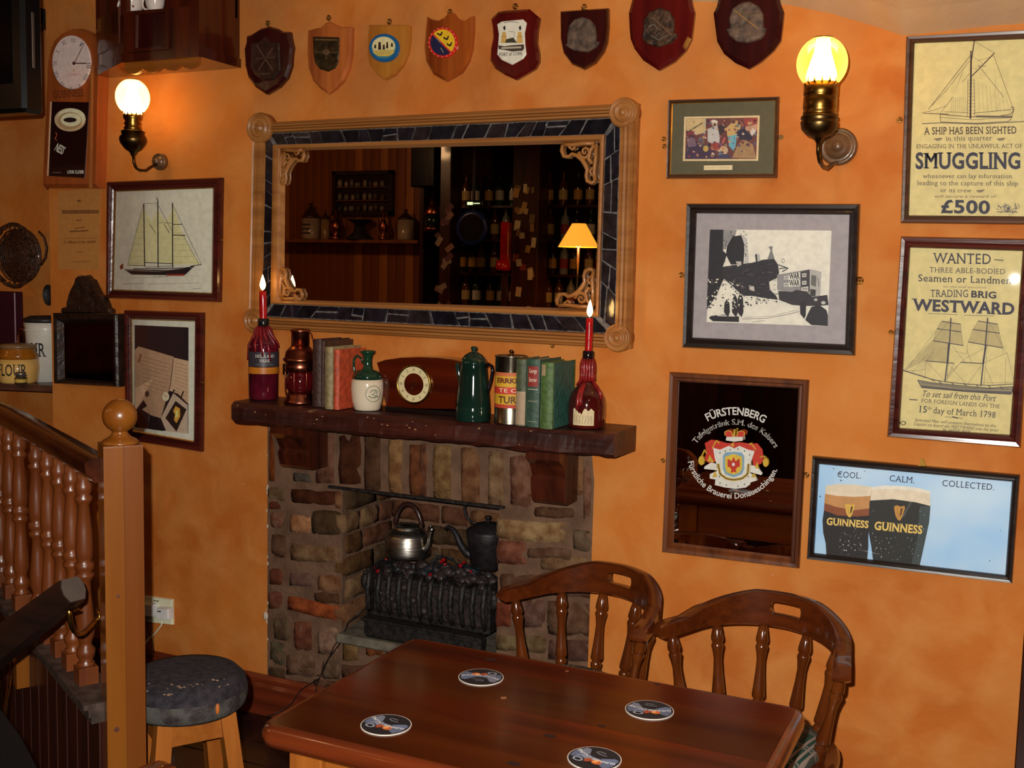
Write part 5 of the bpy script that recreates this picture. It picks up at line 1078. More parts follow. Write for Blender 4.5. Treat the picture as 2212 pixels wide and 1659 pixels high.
CHM = emit('glowing chimney', (1, .78, .36), 14); CHL = emit('glowing chimney left', (1, .74, .34), 16)
build_sconce('lit brass wall lamp with a clear amber globe, on the right', (1812, 318), 1767,
    {'bowl': [(1, 311), (5, 309), (8, 303), (14, 297), (26, 292), (37, 280), (39, 270), (40, 264), (36, 261), (40, 257), (38, 251), (35, 249)], 'gallery': [(35, 250), (36, 244), (34, 240), (36, 236), (36, 212), (34, 209), (36, 206), (36, 180)],
     'globe': (137, 58, 54), 'chimney': [(31, 178), (33, 168), (31, 155), (25, 135), (19, 115), (16, 95), (15, 84)], 'arm': (308, 352)}, 0, 40, 1.6, GR, CHM)
build_sconce('lit brass wall lamp with a glaring frosted globe, on the left under the cupboard', (349, 350), 288,
    {'bowl': [(1, 340), (4, 337), (8, 329), (18, 322), (27, 310), (29, 303), (28, 296), (24, 292), (25, 284), (19, 281)], 'gallery': [(18, 283), (19, 276), (16, 272), (19, 268), (16, 262), (20, 256), (20, 248)],
     'globe': (210, 40, 36), 'chimney': [(18, 246), (20, 236), (18, 220), (14, 205), (11, 190), (10, 178)], 'arm': (336, 366)}, 0, 18, .55, GLF, CHL)

# ------------------------------------------------------------------ things along the mantel
def onmantel(px, py, rpx):
    p = lev(px, py, ZM); s_ = scl(p); d = Vector((p.x - CAMP.x, p.y - CAMP.y, 0)).normalized(); c = p + d * rpx * s_; s_ = scl(c); c.z = ZM + .0005
    if c.y > -rpx * s_ - .002: c.y = -rpx * s_ - .002
    return c, s_
RWAX = mat('red wax', L(200, 22, 20), .3, 0, L(160, 10, 14), 20, .3, None, .3); RWAXD = mat('dripped wine wax', L(150, 26, 34), .4, 0, L(96, 10, 20), 40, .6, None, .3)
FLM = emit('candle flame', (1, .62, .2), 26); FLI = emit('flame tip', (1, .42, .1), 8)
def candle(t_parent_c, s_, z0, z1, zf, r_, label, lean=0):
    c = Vector(t_parent_c); t = thing('candle', (c.x, c.y, z0), label, 'candle', 'lit red candles stuck in bottles')
    mb = MB(); n = 7; mb.tube([(c.x + lean * (i / n), c.y, lerp(z0, z1, i / n)) for i in range(n + 1)], [r_, r_, r_ * .98, r_ * 1.02, r_, r_, r_ * .98, r_ * .9], 14); mb.build('candle_stick', RWAX, t)
    mb = MB(); mb.tube([(c.x + lean, c.y, z1), (c.x + lean + .001, c.y, z1 + .008)], .0009, 5); mb.build('wick', BLACKP, t)
    h = zf - z1 - .002; mb = MB(); mb.lathe([(.0006, 0), (r_ * .55, h * .12), (r_ * .8, h * .3), (r_ * .7, h * .5), (r_ * .4, h * .75), (r_ * .15, h * .92), (.0002, h)], (c.x + lean, c.y, z1 + .003), 14); mb.build('flame', FLM, t)
    light('candle_light', 'POINT', (c.x + lean, c.y - .001, z1 + h * .5), .28, (1, .45, .14), .006)
    return t
# whisky bottle with wax
c, s_ = onmantel(569, 866, 32); b0y = 866
t = thing('whisky_bottle', c, 'tall dark whisky bottle coated in red wax, labelled HIGHLAND PARK, left end of mantel', 'bottle')
BG = mat('dark wine glass', L(96, 18, 34), .08, 0, L(60, 10, 24), 16, 0, None, .6)
mb = MB(); mb.lathe([(r_ * s_, h * s_) for r_, h in ((28, 0), (31.5, 4), (32, 20), (32.5, 108), (31, 120), (26, 130), (18, 138), (12.5, 146), (11, 156), (10.5, 166))], c, 32); mb.build('glass_body', BG, t)
mb = MB(); mb.lathe([(r_ * s_, h * s_) for r_, h in ((10.6, 156), (11.6, 158), (11.6, 172), (10, 174))], c, 20); mb.build('neck_collar', mat('black foil', L(20, 22, 22), .25), t)
mb = MB()
for i in range(13):
    a = 2 * pi * i / 13; mb.tube([c + Vector((r_ * s_ * cos(a + .1 * k), r_ * s_ * sin(a + .1 * k), h * s_)) for k, (r_, h) in enumerate(((11, 158), (14 + i % 3, 150), (17, 142 - i % 4), (22, 134 - 3 * (i % 2)), (30, 122 - 4 * (i % 3)), (33, 112 - 9 * (i % 4))))], [.003, .006, .007, .006, .005, .003], 7)
mb.build('dripped_wax', RWAXD, t)
for z0_, z1_, m in ((72, 104, mat('grey label', L(62, 56, 64), .4)), (57, 71, mat('amber label', L(206, 122, 30), .4))):
    mb = MB(); n = 16; f0 = facing(c) + .1; a0, a1 = f0 - 1.3, f0 + 1.3
    vs = []; 
    for i in range(n + 1):
        a = lerp(a0, a1, i / n)
        for zz in (z0_, z1_): vs.append(c + Vector((33.0 * s_ * cos(a), 33.0 * s_ * sin(a), zz * s_)))
    mb.add(vs, [(2 * i, 2 * i + 2, 2 * i + 3, 2 * i + 1) for i in range(n)], 0, True); lb = mb.build('label', m, t)
    if z0_ == 72:
        cyl_text('HIGHLAND', c, 33.4 * s_, f0 - .0, 6.5 * s_, 92 * s_, 42 * s_, ink((214, 204, 196)), lb, serif=True); cyl_text('PARK', c, 33.4 * s_, f0, 6.5 * s_, 82 * s_, 22 * s_, ink((214, 204, 196)), lb, serif=True)
        cyl_text('ORKNEY SINGLE MALT', c, 33.4 * s_, f0, 2.4 * s_, 76 * s_, 40 * s_, ink((150, 140, 140)), lb)
candle((c.x, c.y, 0), s_, c.z + 166 * s_, hit(566, 629, -c.y).z, hit(566, 594, -c.y).z, 8 * s_, 'slim red candle burning in the tall whisky bottle at the left end of the mantel', -.003)
# ship's lantern
c, s_ = onmantel(648, 875, 32)
t = thing('ship_lantern', c, "small copper ship's lantern with a red glass barrel beside the whisky bottle", 'lantern')
mb = MB(); mb.lathe([(r_ * s_, h * s_) for r_, h in ((34, 0), (34, 5), (31, 9), (29, 19), (25, 25))], c, 28); mb.build('base', COPPER, t)
mb = MB(); mb.lathe([(r_ * s_, h * s_) for r_, h in ((24, 25), (30, 33), (31.5, 45), (30, 60), (24, 70))], c, 28); mb.build('red_globe', mat('ruby glass', L(92, 14, 20), .06, 0, L(66, 8, 14), 8, 0, None, .8), t)
mb = MB(); mb.lathe([(r_ * s_, h * s_) for r_, h in ((25, 68), (31, 72), (33, 80), (30, 86), (36, 92), (37, 96), (33, 99), (30, 112), (20, 124))], c, 28); mb.build('hood', COPPER, t)
mb = MB(); mb.lathe([(r_ * s_, h * s_) for r_, h in ((19, 122), (19, 153), (21, 155), (21, 159), (18, 160), (16, 150))], c, 28); mb.build('chimney', COPPER, t)
mb = MB()
for k in range(8):
    a = 2 * pi * k / 8 + .25; mb.tube([c + Vector((r_ * s_ * cos(a), r_ * s_ * sin(a), h * s_)) for r_, h in ((31, 16), (34, 30), (35, 48), (34, 66), (32, 76))], .0016, 6)
mb.build('guard_bars', COPPER, t)
mb = MB(); mb.tube([c + Vector((x * s_, 0, h * s_)) for x, h in ((19, 156), (28, 152), (34, 134), (37, 112), (36, 95))], .002, 6); mb.build('bail_handle', COPPER, t)
mb = MB(); mb.box(c.x - 42 * s_, c.x - 33 * s_, c.y - .01, c.y + .01, c.z + 60 * s_, c.z + 84 * s_, .002); mb.build('side_socket', BRASSD, t)
# books
def book(px0, px1, ytop, ybot, depth, cover, label, side=1, page=(196, 176, 140), tilt=0, extras=None, group='old books standing on the mantel'):
    """spine between two pixel columns, standing on the mantel, running back towards the wall"""
    a = lev(px0, ybot, ZM); off = -a.y; b = hit(px1, ybot, off); top = hit(px0, ytop, off)
    x0, x1, h = a.x, b.x, top.z - ZM; w_ = x1 - x0; y0 = a.y
    if y0 + depth > -.002: depth = -.002 - y0
    t = thing('book', ((x0 + x1) / 2, y0 + depth / 2, ZM), label, 'book', group)
    cm = mat('cloth %d %d %d' % cover, L(*cover), .55, 0, L(*[v * .8 for v in cover]), 60, .3); z0 = ZM + .0006; th = .0022
    mb = MB(); mb.box(x0, x0 + th, y0 + .004, y0 + depth, z0, z0 + h, .0004); mb.box(x1 - th, x1, y0 + .004, y0 + depth, z0, z0 + h, .0004)
    n = 8; vs = []
    for i in range(n + 1):
        u = i / n; yy = y0 + .005 - .006 * sin(pi * u)
        for q_, zz in ((0, z0), (0, z0 + h), (.002, z0), (.002, z0 + h)): vs.append((lerp(x0, x1, u), yy + q_, zz))
    fs = []
    for i in range(n):
        b_ = i * 4; fs += [(b_, b_ + 4, b_ + 5, b_ + 1), (b_ + 2, b_ + 3, b_ + 7, b_ + 6), (b_, b_ + 2, b_ + 6, b_ + 4), (b_ + 1, b_ + 5, b_ + 7, b_ + 3)]
    mb.add(vs, fs); cv = mb.build('cover', cm, t)
    mb = MB(); mb.box(x0 + th, x1 - th, y0 + .006, y0 + depth - .004, z0 + .003, z0 + h - .004); mb.build('page_block', mat('aged pages %d' % page[0], L(*page), .8, 0, L(*[v * .8 for v in page]), 12, .2, (30, 1, 1)), t)
    if tilt: t.rotation_euler[1] = R(tilt)
    return t, cv, (x0, x1, y0, z0, h)
def spine_patch(cv, g, u0, u1, v0, v1, m, name='spine_label', txt=None, tc=(226, 214, 190)):
    x0, x1, y0, z0, h = g; n = 6; vs = []; F = lambda u, l: y0 + .005 - .006 * sin(pi * u) - l
    for i in range(n + 1):
        u = lerp(u0, u1, i / n)
        for v in (v0, v1): vs.append((lerp(x0, x1, u), F(u, .0005), z0 + h * v))
    mb = MB(); mb.add(vs, [(2 * i, 2 * i + 2, 2 * i + 3, 2 * i + 1) for i in range(n)]); p = mb.build(name, m, cv)
    if txt:
        k = len(txt)
        for i, s in enumerate(txt):
            vs, fs, wd = text_mesh(s, True, .01); vv = lerp(v1, v0, (i + .75) / (k + .3)); hh = (v1 - v0) * h / (k + 1) * .62; q = []
            for a, b in vs:
                u = lerp(u0 + .1, u1 - .1, a / wd); q.append((lerp(x0, x1, u), F(u, .001), z0 + h * vv + b / CAP * hh))
            mb = MB(); mb.add(q, fs); mb.build('spine_lettering', ink(tc), p)
    return p
book(673.5, 692.5, 733, 878, .17, (72, 44, 38), 'tall dark brown book, first of the mantel books, beside the lantern')
book(693.5, 699.5, 737, 880, .17, (84, 54, 40), 'thin brown book squeezed between the dark brown and the cream-spined book')
book(700.5, 717, 750, 884, .16, (158, 140, 100), 'cream-spined worn book left of the red book')
book(718, 731, 756, 885, .155, (206, 84, 50), 'orange-red book with its plain cover showing, left of the jug', page=(226, 170, 140))
# jug
c, s_ = onmantel(793, 889, 30)
t = thing('whisky_jug', c, 'stoneware whisky jug, white below and green above, with a loop handle and round green crest', 'jug')
GG = mat('green glaze', L(26, 62, 42), .12, 0, L(20, 48, 34), 14, 0, None, .6); CS = mat('cream glaze', L(232, 216, 190), .15, 0, L(222, 204, 176), 8, 0, None, .6)
mb = MB(); mb.lathe([(r_ * s_, h * s_) for r_, h in ((26, 0), (28.5, 3), (33, 20), (35.5, 45), (35, 58), (33.5, 67))], c, 36); bd = mb.build('body', CS, t)
mb = MB(); mb.lathe([(r_ * s_, h * s_) for r_, h in ((33.5, 67), (31, 76), (24, 83), (12, 88), (9.5, 95), (9, 108), (11, 118), (16.5, 124), (17, 128), (13, 127), (8, 118))], c, 30); mb.build('neck', GG, t)
mb = MB(); mb.tube([c + Vector((x * s_, -.004, h * s_)) for x, h in ((-10, 100), (-16, 112), (-25, 116), (-32, 110), (-34, 98), (-32, 84), (-28, 76))], [.0035, .004, .0042, .0042, .0042, .004, .0035], 10); mb.build('handle', GG, t)
fa = facing(c) + .38
mb = MB(); 
def onjug(u, v): 
    h = (38 + v) * s_; rr = 36.4 * s_; a = fa + u * s_ / rr; return c + Vector((rr * cos(a) , rr * sin(a), h))
for r_ in (16.5, 17.5):
    mb.tube([onjug(r_ * cos(2 * pi * i / 28), r_ * sin(2 * pi * i / 28)) for i in range(29)], .0004, 4)
for P in ([(-8, 3), (-3, 8), (4, 7), (2, 1), (-4, 0), (3, -5), (9, -3)], [(-11, -4), (-5, -8), (3, -8), (11, -6)], [(4, 9), (9, 5), (6, 0)]): mb.tube([onjug(*p) for p in P], .0011, 5)
mb.build('crest_print', ink((40, 96, 76)), bd)
# mantel clock
t = thing('mantel_clock', lev(905, 893, ZM), 'wedge-shaped polished wooden mantel clock with a gilt round dial', 'clock')
fo_ = -lev(905, 894, ZM).y + .0; FO = fo_ - .008
W_MC = wood('polished clock veneer', L(96, 30, 9), L(48, 12, 5), 'X', .1, .8, 8, .03)
pts = [(833, 879), (825, 850), (817, 800), (812, 783), (830, 777), (865, 772), (905, 771), (945, 773), (975, 777), (993, 781), (990, 810), (986, 850), (980, 885), (905, 884)]
mb = MB(); fr = [hit(x, y, FO) for x, y in pts]; bk_ = [Vector((p.x, p.y + .085, p.z)) for p in fr]; mb.prism(fr, bk_, 0, .08, .975); auto_smooth(mb.build('case', W_MC, t), 35)
a, b = hit(832, 880, FO), hit(985, 892, FO); mb = MB(); mb.box(a.x, b.x, a.y - .004, a.y + .09, ZM + .0006, a.z + .004, .002); mb.build('plinth', mat('black plinth', L(24, 14, 12), .3), t)
c = hit(895, 830, FO + .002); s_ = scl(c); rot = Matrix.Rotation(R(90), 3, 'X')
mb = MB(); mb.lathe([(43 * s_, -.002), (43.5 * s_, .006), (40 * s_, .009), (38.5 * s_, .006)], c, 40, 0, rot, False); mb.build('bezel', BRASS, t)
mb = MB(); mb.lathe([(39 * s_, .003), (24 * s_, .0035)], c, 40, 0, rot, False); ch = mb.build('chapter_ring', ink((232, 214, 164), 1.0, .25), t)
mb = MB(); mb.lathe([(25 * s_, .0015), (.001, .0015)], c, 32, 0, rot, False); mb.build('dial_centre', W_MC, t)
mb = MB()
for i in range(12):
    a = 2 * pi * i / 12; u = Vector((sin(a), 0, cos(a))); v = Vector((cos(a), 0, -sin(a))); p = c + Vector((0, -.0042, 0))
    for k in ((-1, 1) if i % 3 else (-2, 0, 2)): mb.add([p + u * 28 * s_ + v * (k - .35) * s_, p + u * 28 * s_ + v * (k + .35) * s_, p + u * 35 * s_ + v * (k + .35) * s_, p + u * 35 * s_ + v * (k - .35) * s_], [(0, 1, 2, 3)])
mb.build('numeral_marks', ink((40, 30, 24)), ch)
mb = MB(); p = c + Vector((0, -.007, 0))
for a, l_ in ((R(35), 15), (R(200), 22)): u = Vector((sin(a), 0, cos(a))); mb.tube([p, p + u * l_ * s_], [.0011, .0005], 6)
mb.ball(p, .003, 10, 6); mb.build('hands', BRASSD, t)
# coffee pot
c, s_ = onmantel(1021, 913, 37)
t = thing('coffee_pot', c, 'tall dark green enamel coffee pot with domed lid in the middle of the mantel', 'pot')
GE = mat('green enamel', L(20, 46, 36), .08, 0, L(15, 36, 29), 10, 0, None, .7)
mb = MB(); mb.lathe([(r_ * s_, h * s_) for r_, h in ((37, 0), (38.5, 2), (38, 28), (37, 31), (37.5, 33), (35, 60), (31, 95), (28.5, 119), (29.5, 121))], c, 36); mb.build('body', GE, t)
mb = MB(); mb.lathe([(r_ * s_, h * s_) for r_, h in ((29.5, 120), (29, 126), (26, 134), (19, 142), (10, 147), (5, 149), (5, 151), (7, 153), (7, 158), (4, 160), (.01, 160))], c, 30); mb.build('lid', GE, t)
mb = MB(); q_ = [(-26, 60, .004), (-30, 78, .006), (-34, 100, .007), (-38, 116, .0065), (-40, 122, .006)]; mb.tube([c + Vector((x * s_, -.004, h * s_)) for x, h, r_ in q_], [r_ for *_, r_ in q_], 10); mb.build('spout', GE, t)
mb = MB(); mb.tube([c + Vector((x * s_, .0, h * s_)) for x, h in ((28, 116), (36, 124), (43, 120), (45, 108), (42, 90), (37, 72), (34, 60))], [.004, .0048, .005, .005, .0045, .004, .0035], 10); mb.build('handle', mat('black handle enamel', L(22, 14, 20), .15), t)
# tin canister
c, s_ = onmantel(1101, 919, 34)
t = thing('tin_canister', c, 'silver tin canister with a yellow and red printed label, behind the green books', 'tin')
TIN = mat('tinplate', L(190, 182, 160), .25, 1, L(150, 142, 122), 30)
mb = MB(); mb.lathe([(r_ * s_, h * s_) for r_, h in ((34, 0), (35, 2), (34, 4), (34, 143), (35.5, 145), (35.5, 147), (32, 147), (31, 145), (.01, 145))], c, 36); mb.build('body', TIN, t)
mb = MB(); mb.lathe([(r_ * s_, h * s_) for r_, h in ((7, 145), (7, 148), (3, 149), (3, 152), (5, 154), (4, 158), (.01, 159))], c, 16); mb.build('stopper', BRASSD, t)
f0 = facing(c); fL = f0 - .35
def band(z0_, z1_, m, rr, par, nm='label_band', a0=None, a1=None):
    n = 22; vs = []; a0 = fL - 1.4 if a0 is None else a0; a1 = fL + 1.4 if a1 is None else a1
    for i in range(n + 1):
        a = lerp(a0, a1, i / n)
        for zz in (z0_, z1_): vs.append(c + Vector((rr * s_ * cos(a), rr * s_ * sin(a), zz * s_)))
    mb = MB(); mb.add(vs, [(2 * i, 2 * i + 2, 2 * i + 3, 2 * i + 1) for i in range(n)], 0, True); return mb.build(nm, m, par)
lb = band(36, 112, ink((218, 170, 44)), 34.25, t, 'label')
band(66, 81, ink((206, 60, 44)), 34.4, lb); band(36, 44, ink((196, 70, 44)), 34.4, lb); band(104, 112, ink((206, 110, 60)), 34.4, lb)
tf = facing(c) - .2
cyl_text('ERRKE', c, 34.5 * s_, tf, 10 * s_, 90 * s_, 52 * s_, ink((110, 40, 24)), lb, bold=.04); cyl_text('TE C', c, 34.6 * s_, tf, 8 * s_, 70 * s_, 40 * s_, ink((240, 220, 180)), lb, serif=True, bold=.01); cyl_text('TUR', c, 34.5 * s_, tf, 14 * s_, 47 * s_, 42 * s_, ink((96, 60, 24)), lb, bold=.03)
# green books
_, cv, g = book(1111.5, 1133, 776, 920, .16, (84, 92, 66), 'grey-green book with a torn pale lower spine, right of the tin canister')
spine_patch(cv, g, .02, .98, .02, .52, ink((176, 150, 122)), 'bare_spine_patch')
_, cv, g = book(1134, 1163, 776, 922, .155, (62, 88, 72), 'green book with a red title label on its spine')
spine_patch(cv, g, .12, .88, .60, .90, ink((150, 50, 42)), 'spine_label', ['George', 'Borrow']); spine_patch(cv, g, .14, .86, .555, .565, ink((206, 196, 170)), 'spine_rule'); spine_patch(cv, g, .14, .86, .38, .39, ink((150, 150, 120)), 'spine_rule'); spine_patch(cv, g, .14, .86, .08, .088, ink((150, 150, 120)), 'spine_rule')
_, cv, g = book(1165, 1192, 783, 926, .165, (84, 112, 58), 'wide olive green book with its teal cover showing, next to the round bottle', page=(120, 120, 90))
spine_patch(cv, g, .02, .4, .8, .97, ink((176, 150, 112)), 'torn_patch')
x0, x1, y0, z0, h = g; mb = MB(); mb.box(x1 - .0002, x1 + .0006, y0 + .01, y0 + .15, z0 + .001, z0 + h - .001); mb.build('side_board', mat('teal cloth', L(58, 104, 92), .5, 0, L(46, 84, 76), 50, .3), cv)
# squat bottle with candle
c, s_ = onmantel(1266, 928, 40)
t = thing('squat_bottle', c, 'squat bell-shaped brown liqueur bottle with red wax drips and a torn cream label', 'bottle')
mb = MB(); mb.lathe([(r_ * s_, h * s_) for r_, h in ((37, 0), (40, 4), (41, 30), (41, 50), (38, 66), (31, 80), (21, 90), (13, 97), (11.5, 110), (11, 130), (11, 150))], c, 36); bb = mb.build('glass_body', mat('amber brown glass', L(84, 20, 16), .06, 0, L(56, 12, 12), 10, 0, None, .8), t)
mb = MB(); mb.lathe([(r_ * s_, h * s_) for r_, h in ((11.2, 146), (12.4, 148), (12.4, 163), (10.5, 165))], c, 20); mb.build('neck_collar', mat('black wet foil', L(28, 14, 16), .15), t)
mb = MB(); random.seed(12); f0 = facing(c)
for i in range(14):
    a = 2 * pi * i / 14; k1 = random.uniform(.5, 1)
    pth = [(12, 148), (13.5, 138), (14, 126), (14, 112), (15, 100), (23, 90)]
    mb.tube([c + Vector((r_ * s_ * cos(a + random.uniform(-.1, .1)), r_ * s_ * sin(a), h * s_)) for r_, h in pth[:3 + int(4 * k1)]], [.003, .0055, .006, .005, .005, .003][:len(pth[:3 + int(4 * k1)])], 7)
for da, l_ in ((-.5, 6), (-.35, 5), (.9, 4)):
    pth = [(14, 100), (24, 90), (33, 80), (40, 64), (42, 50), (42, 40)][:l_]; mb.tube([c + Vector((r_ * s_ * cos(f0 + da), r_ * s_ * sin(f0 + da), h * s_)) for r_, h in pth], [.004, .006, .006, .006, .005, .004][:l_], 7)
mb.build('dripped_wax', mat('bright red wax', L(150, 30, 28), .35, 0, L(110, 14, 16), 40, .5, None, .3), t)
vs = []; n = 14
for i in range(n + 1):
    a = f0 - .75 + 1.15 * i / n; tp = 42 + 3 * sin(i * 1.7) - (9 if 3 < i < 7 else 0)
    for zz in (8, tp): vs.append(c + Vector((41.3 * s_ * cos(a), 41.3 * s_ * sin(a), zz * s_)))
mb = MB(); mb.add(vs, [(2 * i, 2 * i + 2, 2 * i + 3, 2 * i + 1) for i in range(n)], 0, True); lb = mb.build('torn_label', ink((222, 200, 156)), t)
mb = MB()
for k in range(7):
    a = f0 - .65 + k * .15; mb.tube([c + Vector((41.6 * s_ * cos(a + .04 * sin(j * 2.1 + k)), 41.6 * s_ * sin(a + .04 * sin(j * 2.1 + k)), (12 + 6 * j) * s_)) for j in range(4)], .0005, 4)
mb.build('label_scrawl', ink((110, 80, 60)), lb)
candle((c.x, c.y, 0), s_, c.z + 158 * s_, hit(1268, 687, -c.y).z, hit(1270, 648, -c.y).z, 8.2 * s_, 'slim red candle burning in the squat brown bottle at the right end of the mantel', .001)
# ------------------------------------------------------------------ fire basket and kettles
zk = zm(780, 1080, .1929)
gx0, gx1 = hit(800, 1250, -.03).x, hit(1062, 1250, -.03).x; GY = .02; zt = hit(930, 1225, -.04).z; zbm = oz0 + .014
t = thing('fire_basket', ((gx0 + gx1) / 2, .1, zbm), 'black cast-iron fire basket heaped with imitation coals in the brick opening', 'grate')
mb = MB(); mb.box(gx0 + .005, gx1 - .01, GY - .045, GY + .01, zbm, zbm + .066, .012); mb.box(gx0, gx1 - .01, GY - .05, GY + .012, zbm + .06, zbm + .068, .002); mb.build('ash_tray', IRON, t)
zbar0 = zbm + .07; zbar1 = hit(930, 1262, 0).z
mb = MB(); mb.box(gx0, gx1, GY - .012, GY + .004, zbar0, zbar0 + .016, .003); mb.build('lower_rail', IRON, t)
mb = MB(); mb.box(gx0, gx1, GY - .010, GY + .004, zbar1 - .014, zbar1, .003); mb.build('upper_rail', IRON, t)
for i in range(12):
    x = lerp(gx0 + .012, gx1 - .012, i / 11)
    mb = MB(); mb.tube([(x, GY - .006, zbar0 + .01), (x, GY - .02, lerp(zbar0, zbar1, .3)), (x, GY - .026, lerp(zbar0, zbar1, .65)), (x, GY - .016, zbar1), (x, GY + .004, zbar1 + .016)], [.007, .009, .0095, .009, .007], 8); mb.build('bar', IRON, t)
for x, sg in ((gx0, -1), (gx1, 1)):
    mb = MB(); mb.box(x - .006, x + .006, GY - .01, GY + .2, zbar0, zbar1 + .02, .003); mb.build('side_plate', IRON, t)
    mb = MB(); mb.ball((x + sg * .014, GY, zbar1 - .03), .02, 12, 8, 0, (.8, .7, 1.4)); mb.ball((x + sg * .012, GY, zbar1 - .002), .009, 10, 6); mb.build('side_lug', IRON, t)
COAL = mat('painted coals', L(60, 46, 44), .6, .0, L(24, 20, 24), 50, .6, None, .2); random.seed(31)
mb = MB()
for i in range(150):
    u = random.random(); v = random.random(); x = lerp(gx0 + .02, gx1 - .02, u); y = GY + .01 + v * .19
    z = lerp(zbar0 + .02, zbar1 - .0, random.random()) if v < .12 else zbar1 - .02 + .045 * sin(pi * min(1, v * 1.1)) * (.7 + .5 * sin(pi * u)) - .02 * random.random()
    mb.ball((x, y, z), random.uniform(.014, .024), 7, 5, 0, (1, .8, .75))
mb.box(gx0 + .01, gx1 - .01, GY + .02, GY + .2, zbar0, zbar1 - .02)
mb.build('coal_heap', COAL, t)['kind'] = 'stuff'
zcoal = zbar1 + .02
t = thing('tinsel_swag', ((gx0 + gx1) / 2, .06, zcoal), 'strand of blue tinsel with dark red berries laid over the coals', 'garland')
pa = [hit(*zk(x, y), -.06) for x, y in ((120, 780), (240, 660), (420, 790), (640, 850), (790, 800), (830, 650), (960, 640), (1060, 700), (1200, 760), (1330, 820))]
for p in pa: p.z = max(p.z, zcoal - .01)
mb = MB(); mb.tube(pa, .0018, 5)
for i in range(110):
    k = random.uniform(3, 8.99); j = int(k); p = pa[j].lerp(pa[j + 1], k - j) + Vector((random.gauss(0, .006), random.gauss(0, .006), random.gauss(.004, .003))); d = Vector((random.uniform(-1, 1), random.uniform(-1, 0), random.uniform(-.3, 1))).normalized() * .012
    mb.add([p, p + d, p + d + Vector((.0012, 0, .0012)), p + Vector((.0012, 0, .0012))], [(0, 1, 2, 3)])
mb.build('tinsel', mat('blue tinsel', L(60, 100, 120), .25, .7, L(26, 44, 60), 80), t)
BER = mat('red berry', L(150, 6, 16), .08, 0, L(110, 4, 10), 10, 0, None, .8)
for x, y, r_ in ((190, 800, .009), (140, 760, .006), (925, 670, .007), (900, 690, .006), (940, 720, .0055), (1112, 735, .007), (775, 835, .006), (1225, 800, .005), (925, 950, .005), (60, 865, .006), (280, 665, .005), (1150, 700, .006)):
    p = hit(*zk(x, y), -.045); mb = MB(); mb.ball(p, r_, 10, 7); mb.build('berry', BER, t)
# aluminium kettle
p = hit(880, 1199, -.10); s_ = scl(p)
t = thing('aluminium_kettle', p, 'squat silver aluminium kettle with a dark hoop handle standing on the coals', 'kettle')
AL = mat('brushed aluminium', L(196, 192, 186), .34, 1, L(140, 128, 110), 20, .05, (1, 1, 8)); BK = mat('bakelite', L(52, 30, 26), .3, 0, None, 20, 0, None, .3)
mb = MB(); mb.lathe([(r_ * s_, h * s_) for r_, h in ((46, 0), (50, 3), (50, 10), (47, 44), (44, 50), (34, 57), (30, 60), (30, 64), (24, 67), (.01, 69))], p, 40); mb.build('body', AL, t)
mb = MB(); q_ = [(40, 18, 7), (50, 22, 6.5), (57, 34, 5), (59, 50, 4), (62, 64, 3.6), (66, 68, 3.8)]; mb.tube([p + Vector((x * s_, -.012, h * s_)) for x, h, r_ in q_], [r_ * s_ for *_, r_ in q_], 12); mb.build('spout', AL, t)
mb = MB(); mb.tube([p + Vector((lerp(-33, 33, .5 - .5 * cos(a)) * s_ + 1 * s_, 0, (60 + 52 * sin(a)) * s_)) for a in [pi * i / 16 for i in range(17)]], [.004 if i in (0, 16) else .0085 for i in range(17)], 10); mb.build('handle', BK, t)
mb = MB(); mb.ball(p + Vector((60 * s_, -.012, 72 * s_)), .004, 8, 6); mb.build('spout_knob', AL, t)
# black kettle
p = hit(1052, 1226, -.15); s_ = scl(p)
t = thing('black_kettle', p, 'tall black iron kettle with a curved spout, half hidden by the right brick pier', 'kettle')
BKI = mat('sooty iron', L(40, 34, 38), .5, .2, L(26, 22, 24), 40, .3)
mb = MB(); mb.lathe([(r_ * s_, h * s_) for r_, h in ((30, 0), (34, 4), (44, 60), (47, 78), (45, 84), (30, 92), (26, 96), (10, 100), (4, 101), (4, 106), (7, 108), (7, 113), (.01, 115))], p, 32); mb.build('body', BKI, t)
mb = MB(); q_ = [(-30, 22, 10), (-48, 28, 9.5), (-62, 42, 8), (-72, 62, 6.5), (-82, 76, 5), (-94, 80, 4.5), (-100, 74, 4.5)]; mb.tube([p + Vector((x * s_, -.008, h * s_)) for x, h, r_ in q_], [r_ * s_ for *_, r_ in q_], 12); mb.build('spout', BKI, t)
mb = MB(); mb.tube([p + Vector((x * s_, 0, h * s_)) for x, h in ((-22, 92), (-42, 96), (-54, 108), (-58, 124), (-50, 140), (-30, 150), (0, 153), (30, 148))], .0045, 9); mb.build('handle', BKI, t)
# flex from the basket
t = None
mb = MB(); P = [(790, 1312, -.02), (752, 1345, -.005), (738, 1385, .01), (708, 1425, .01), (690, 1465, .012), (650, 1490, .02), (630, 1520, .035), (600, 1540, .06), (575, 1548, .09)]
mb.tube([hit(x, y, o) for x, y, o in P], .0022, 6); Q = [(745, 1362, .006), (722, 1395, .012), (702, 1440, .012), (684, 1478, .014), (680, 1520, .03), (678, 1560, .06)]; mb.tube([hit(x, y, o) for x, y, o in Q], .0018, 6)
tag(mb.build('power_flex', mat('black flex', L(30, 22, 24), .4)), 'thin black flex trailing down the brickwork from the fire basket', 'cable')

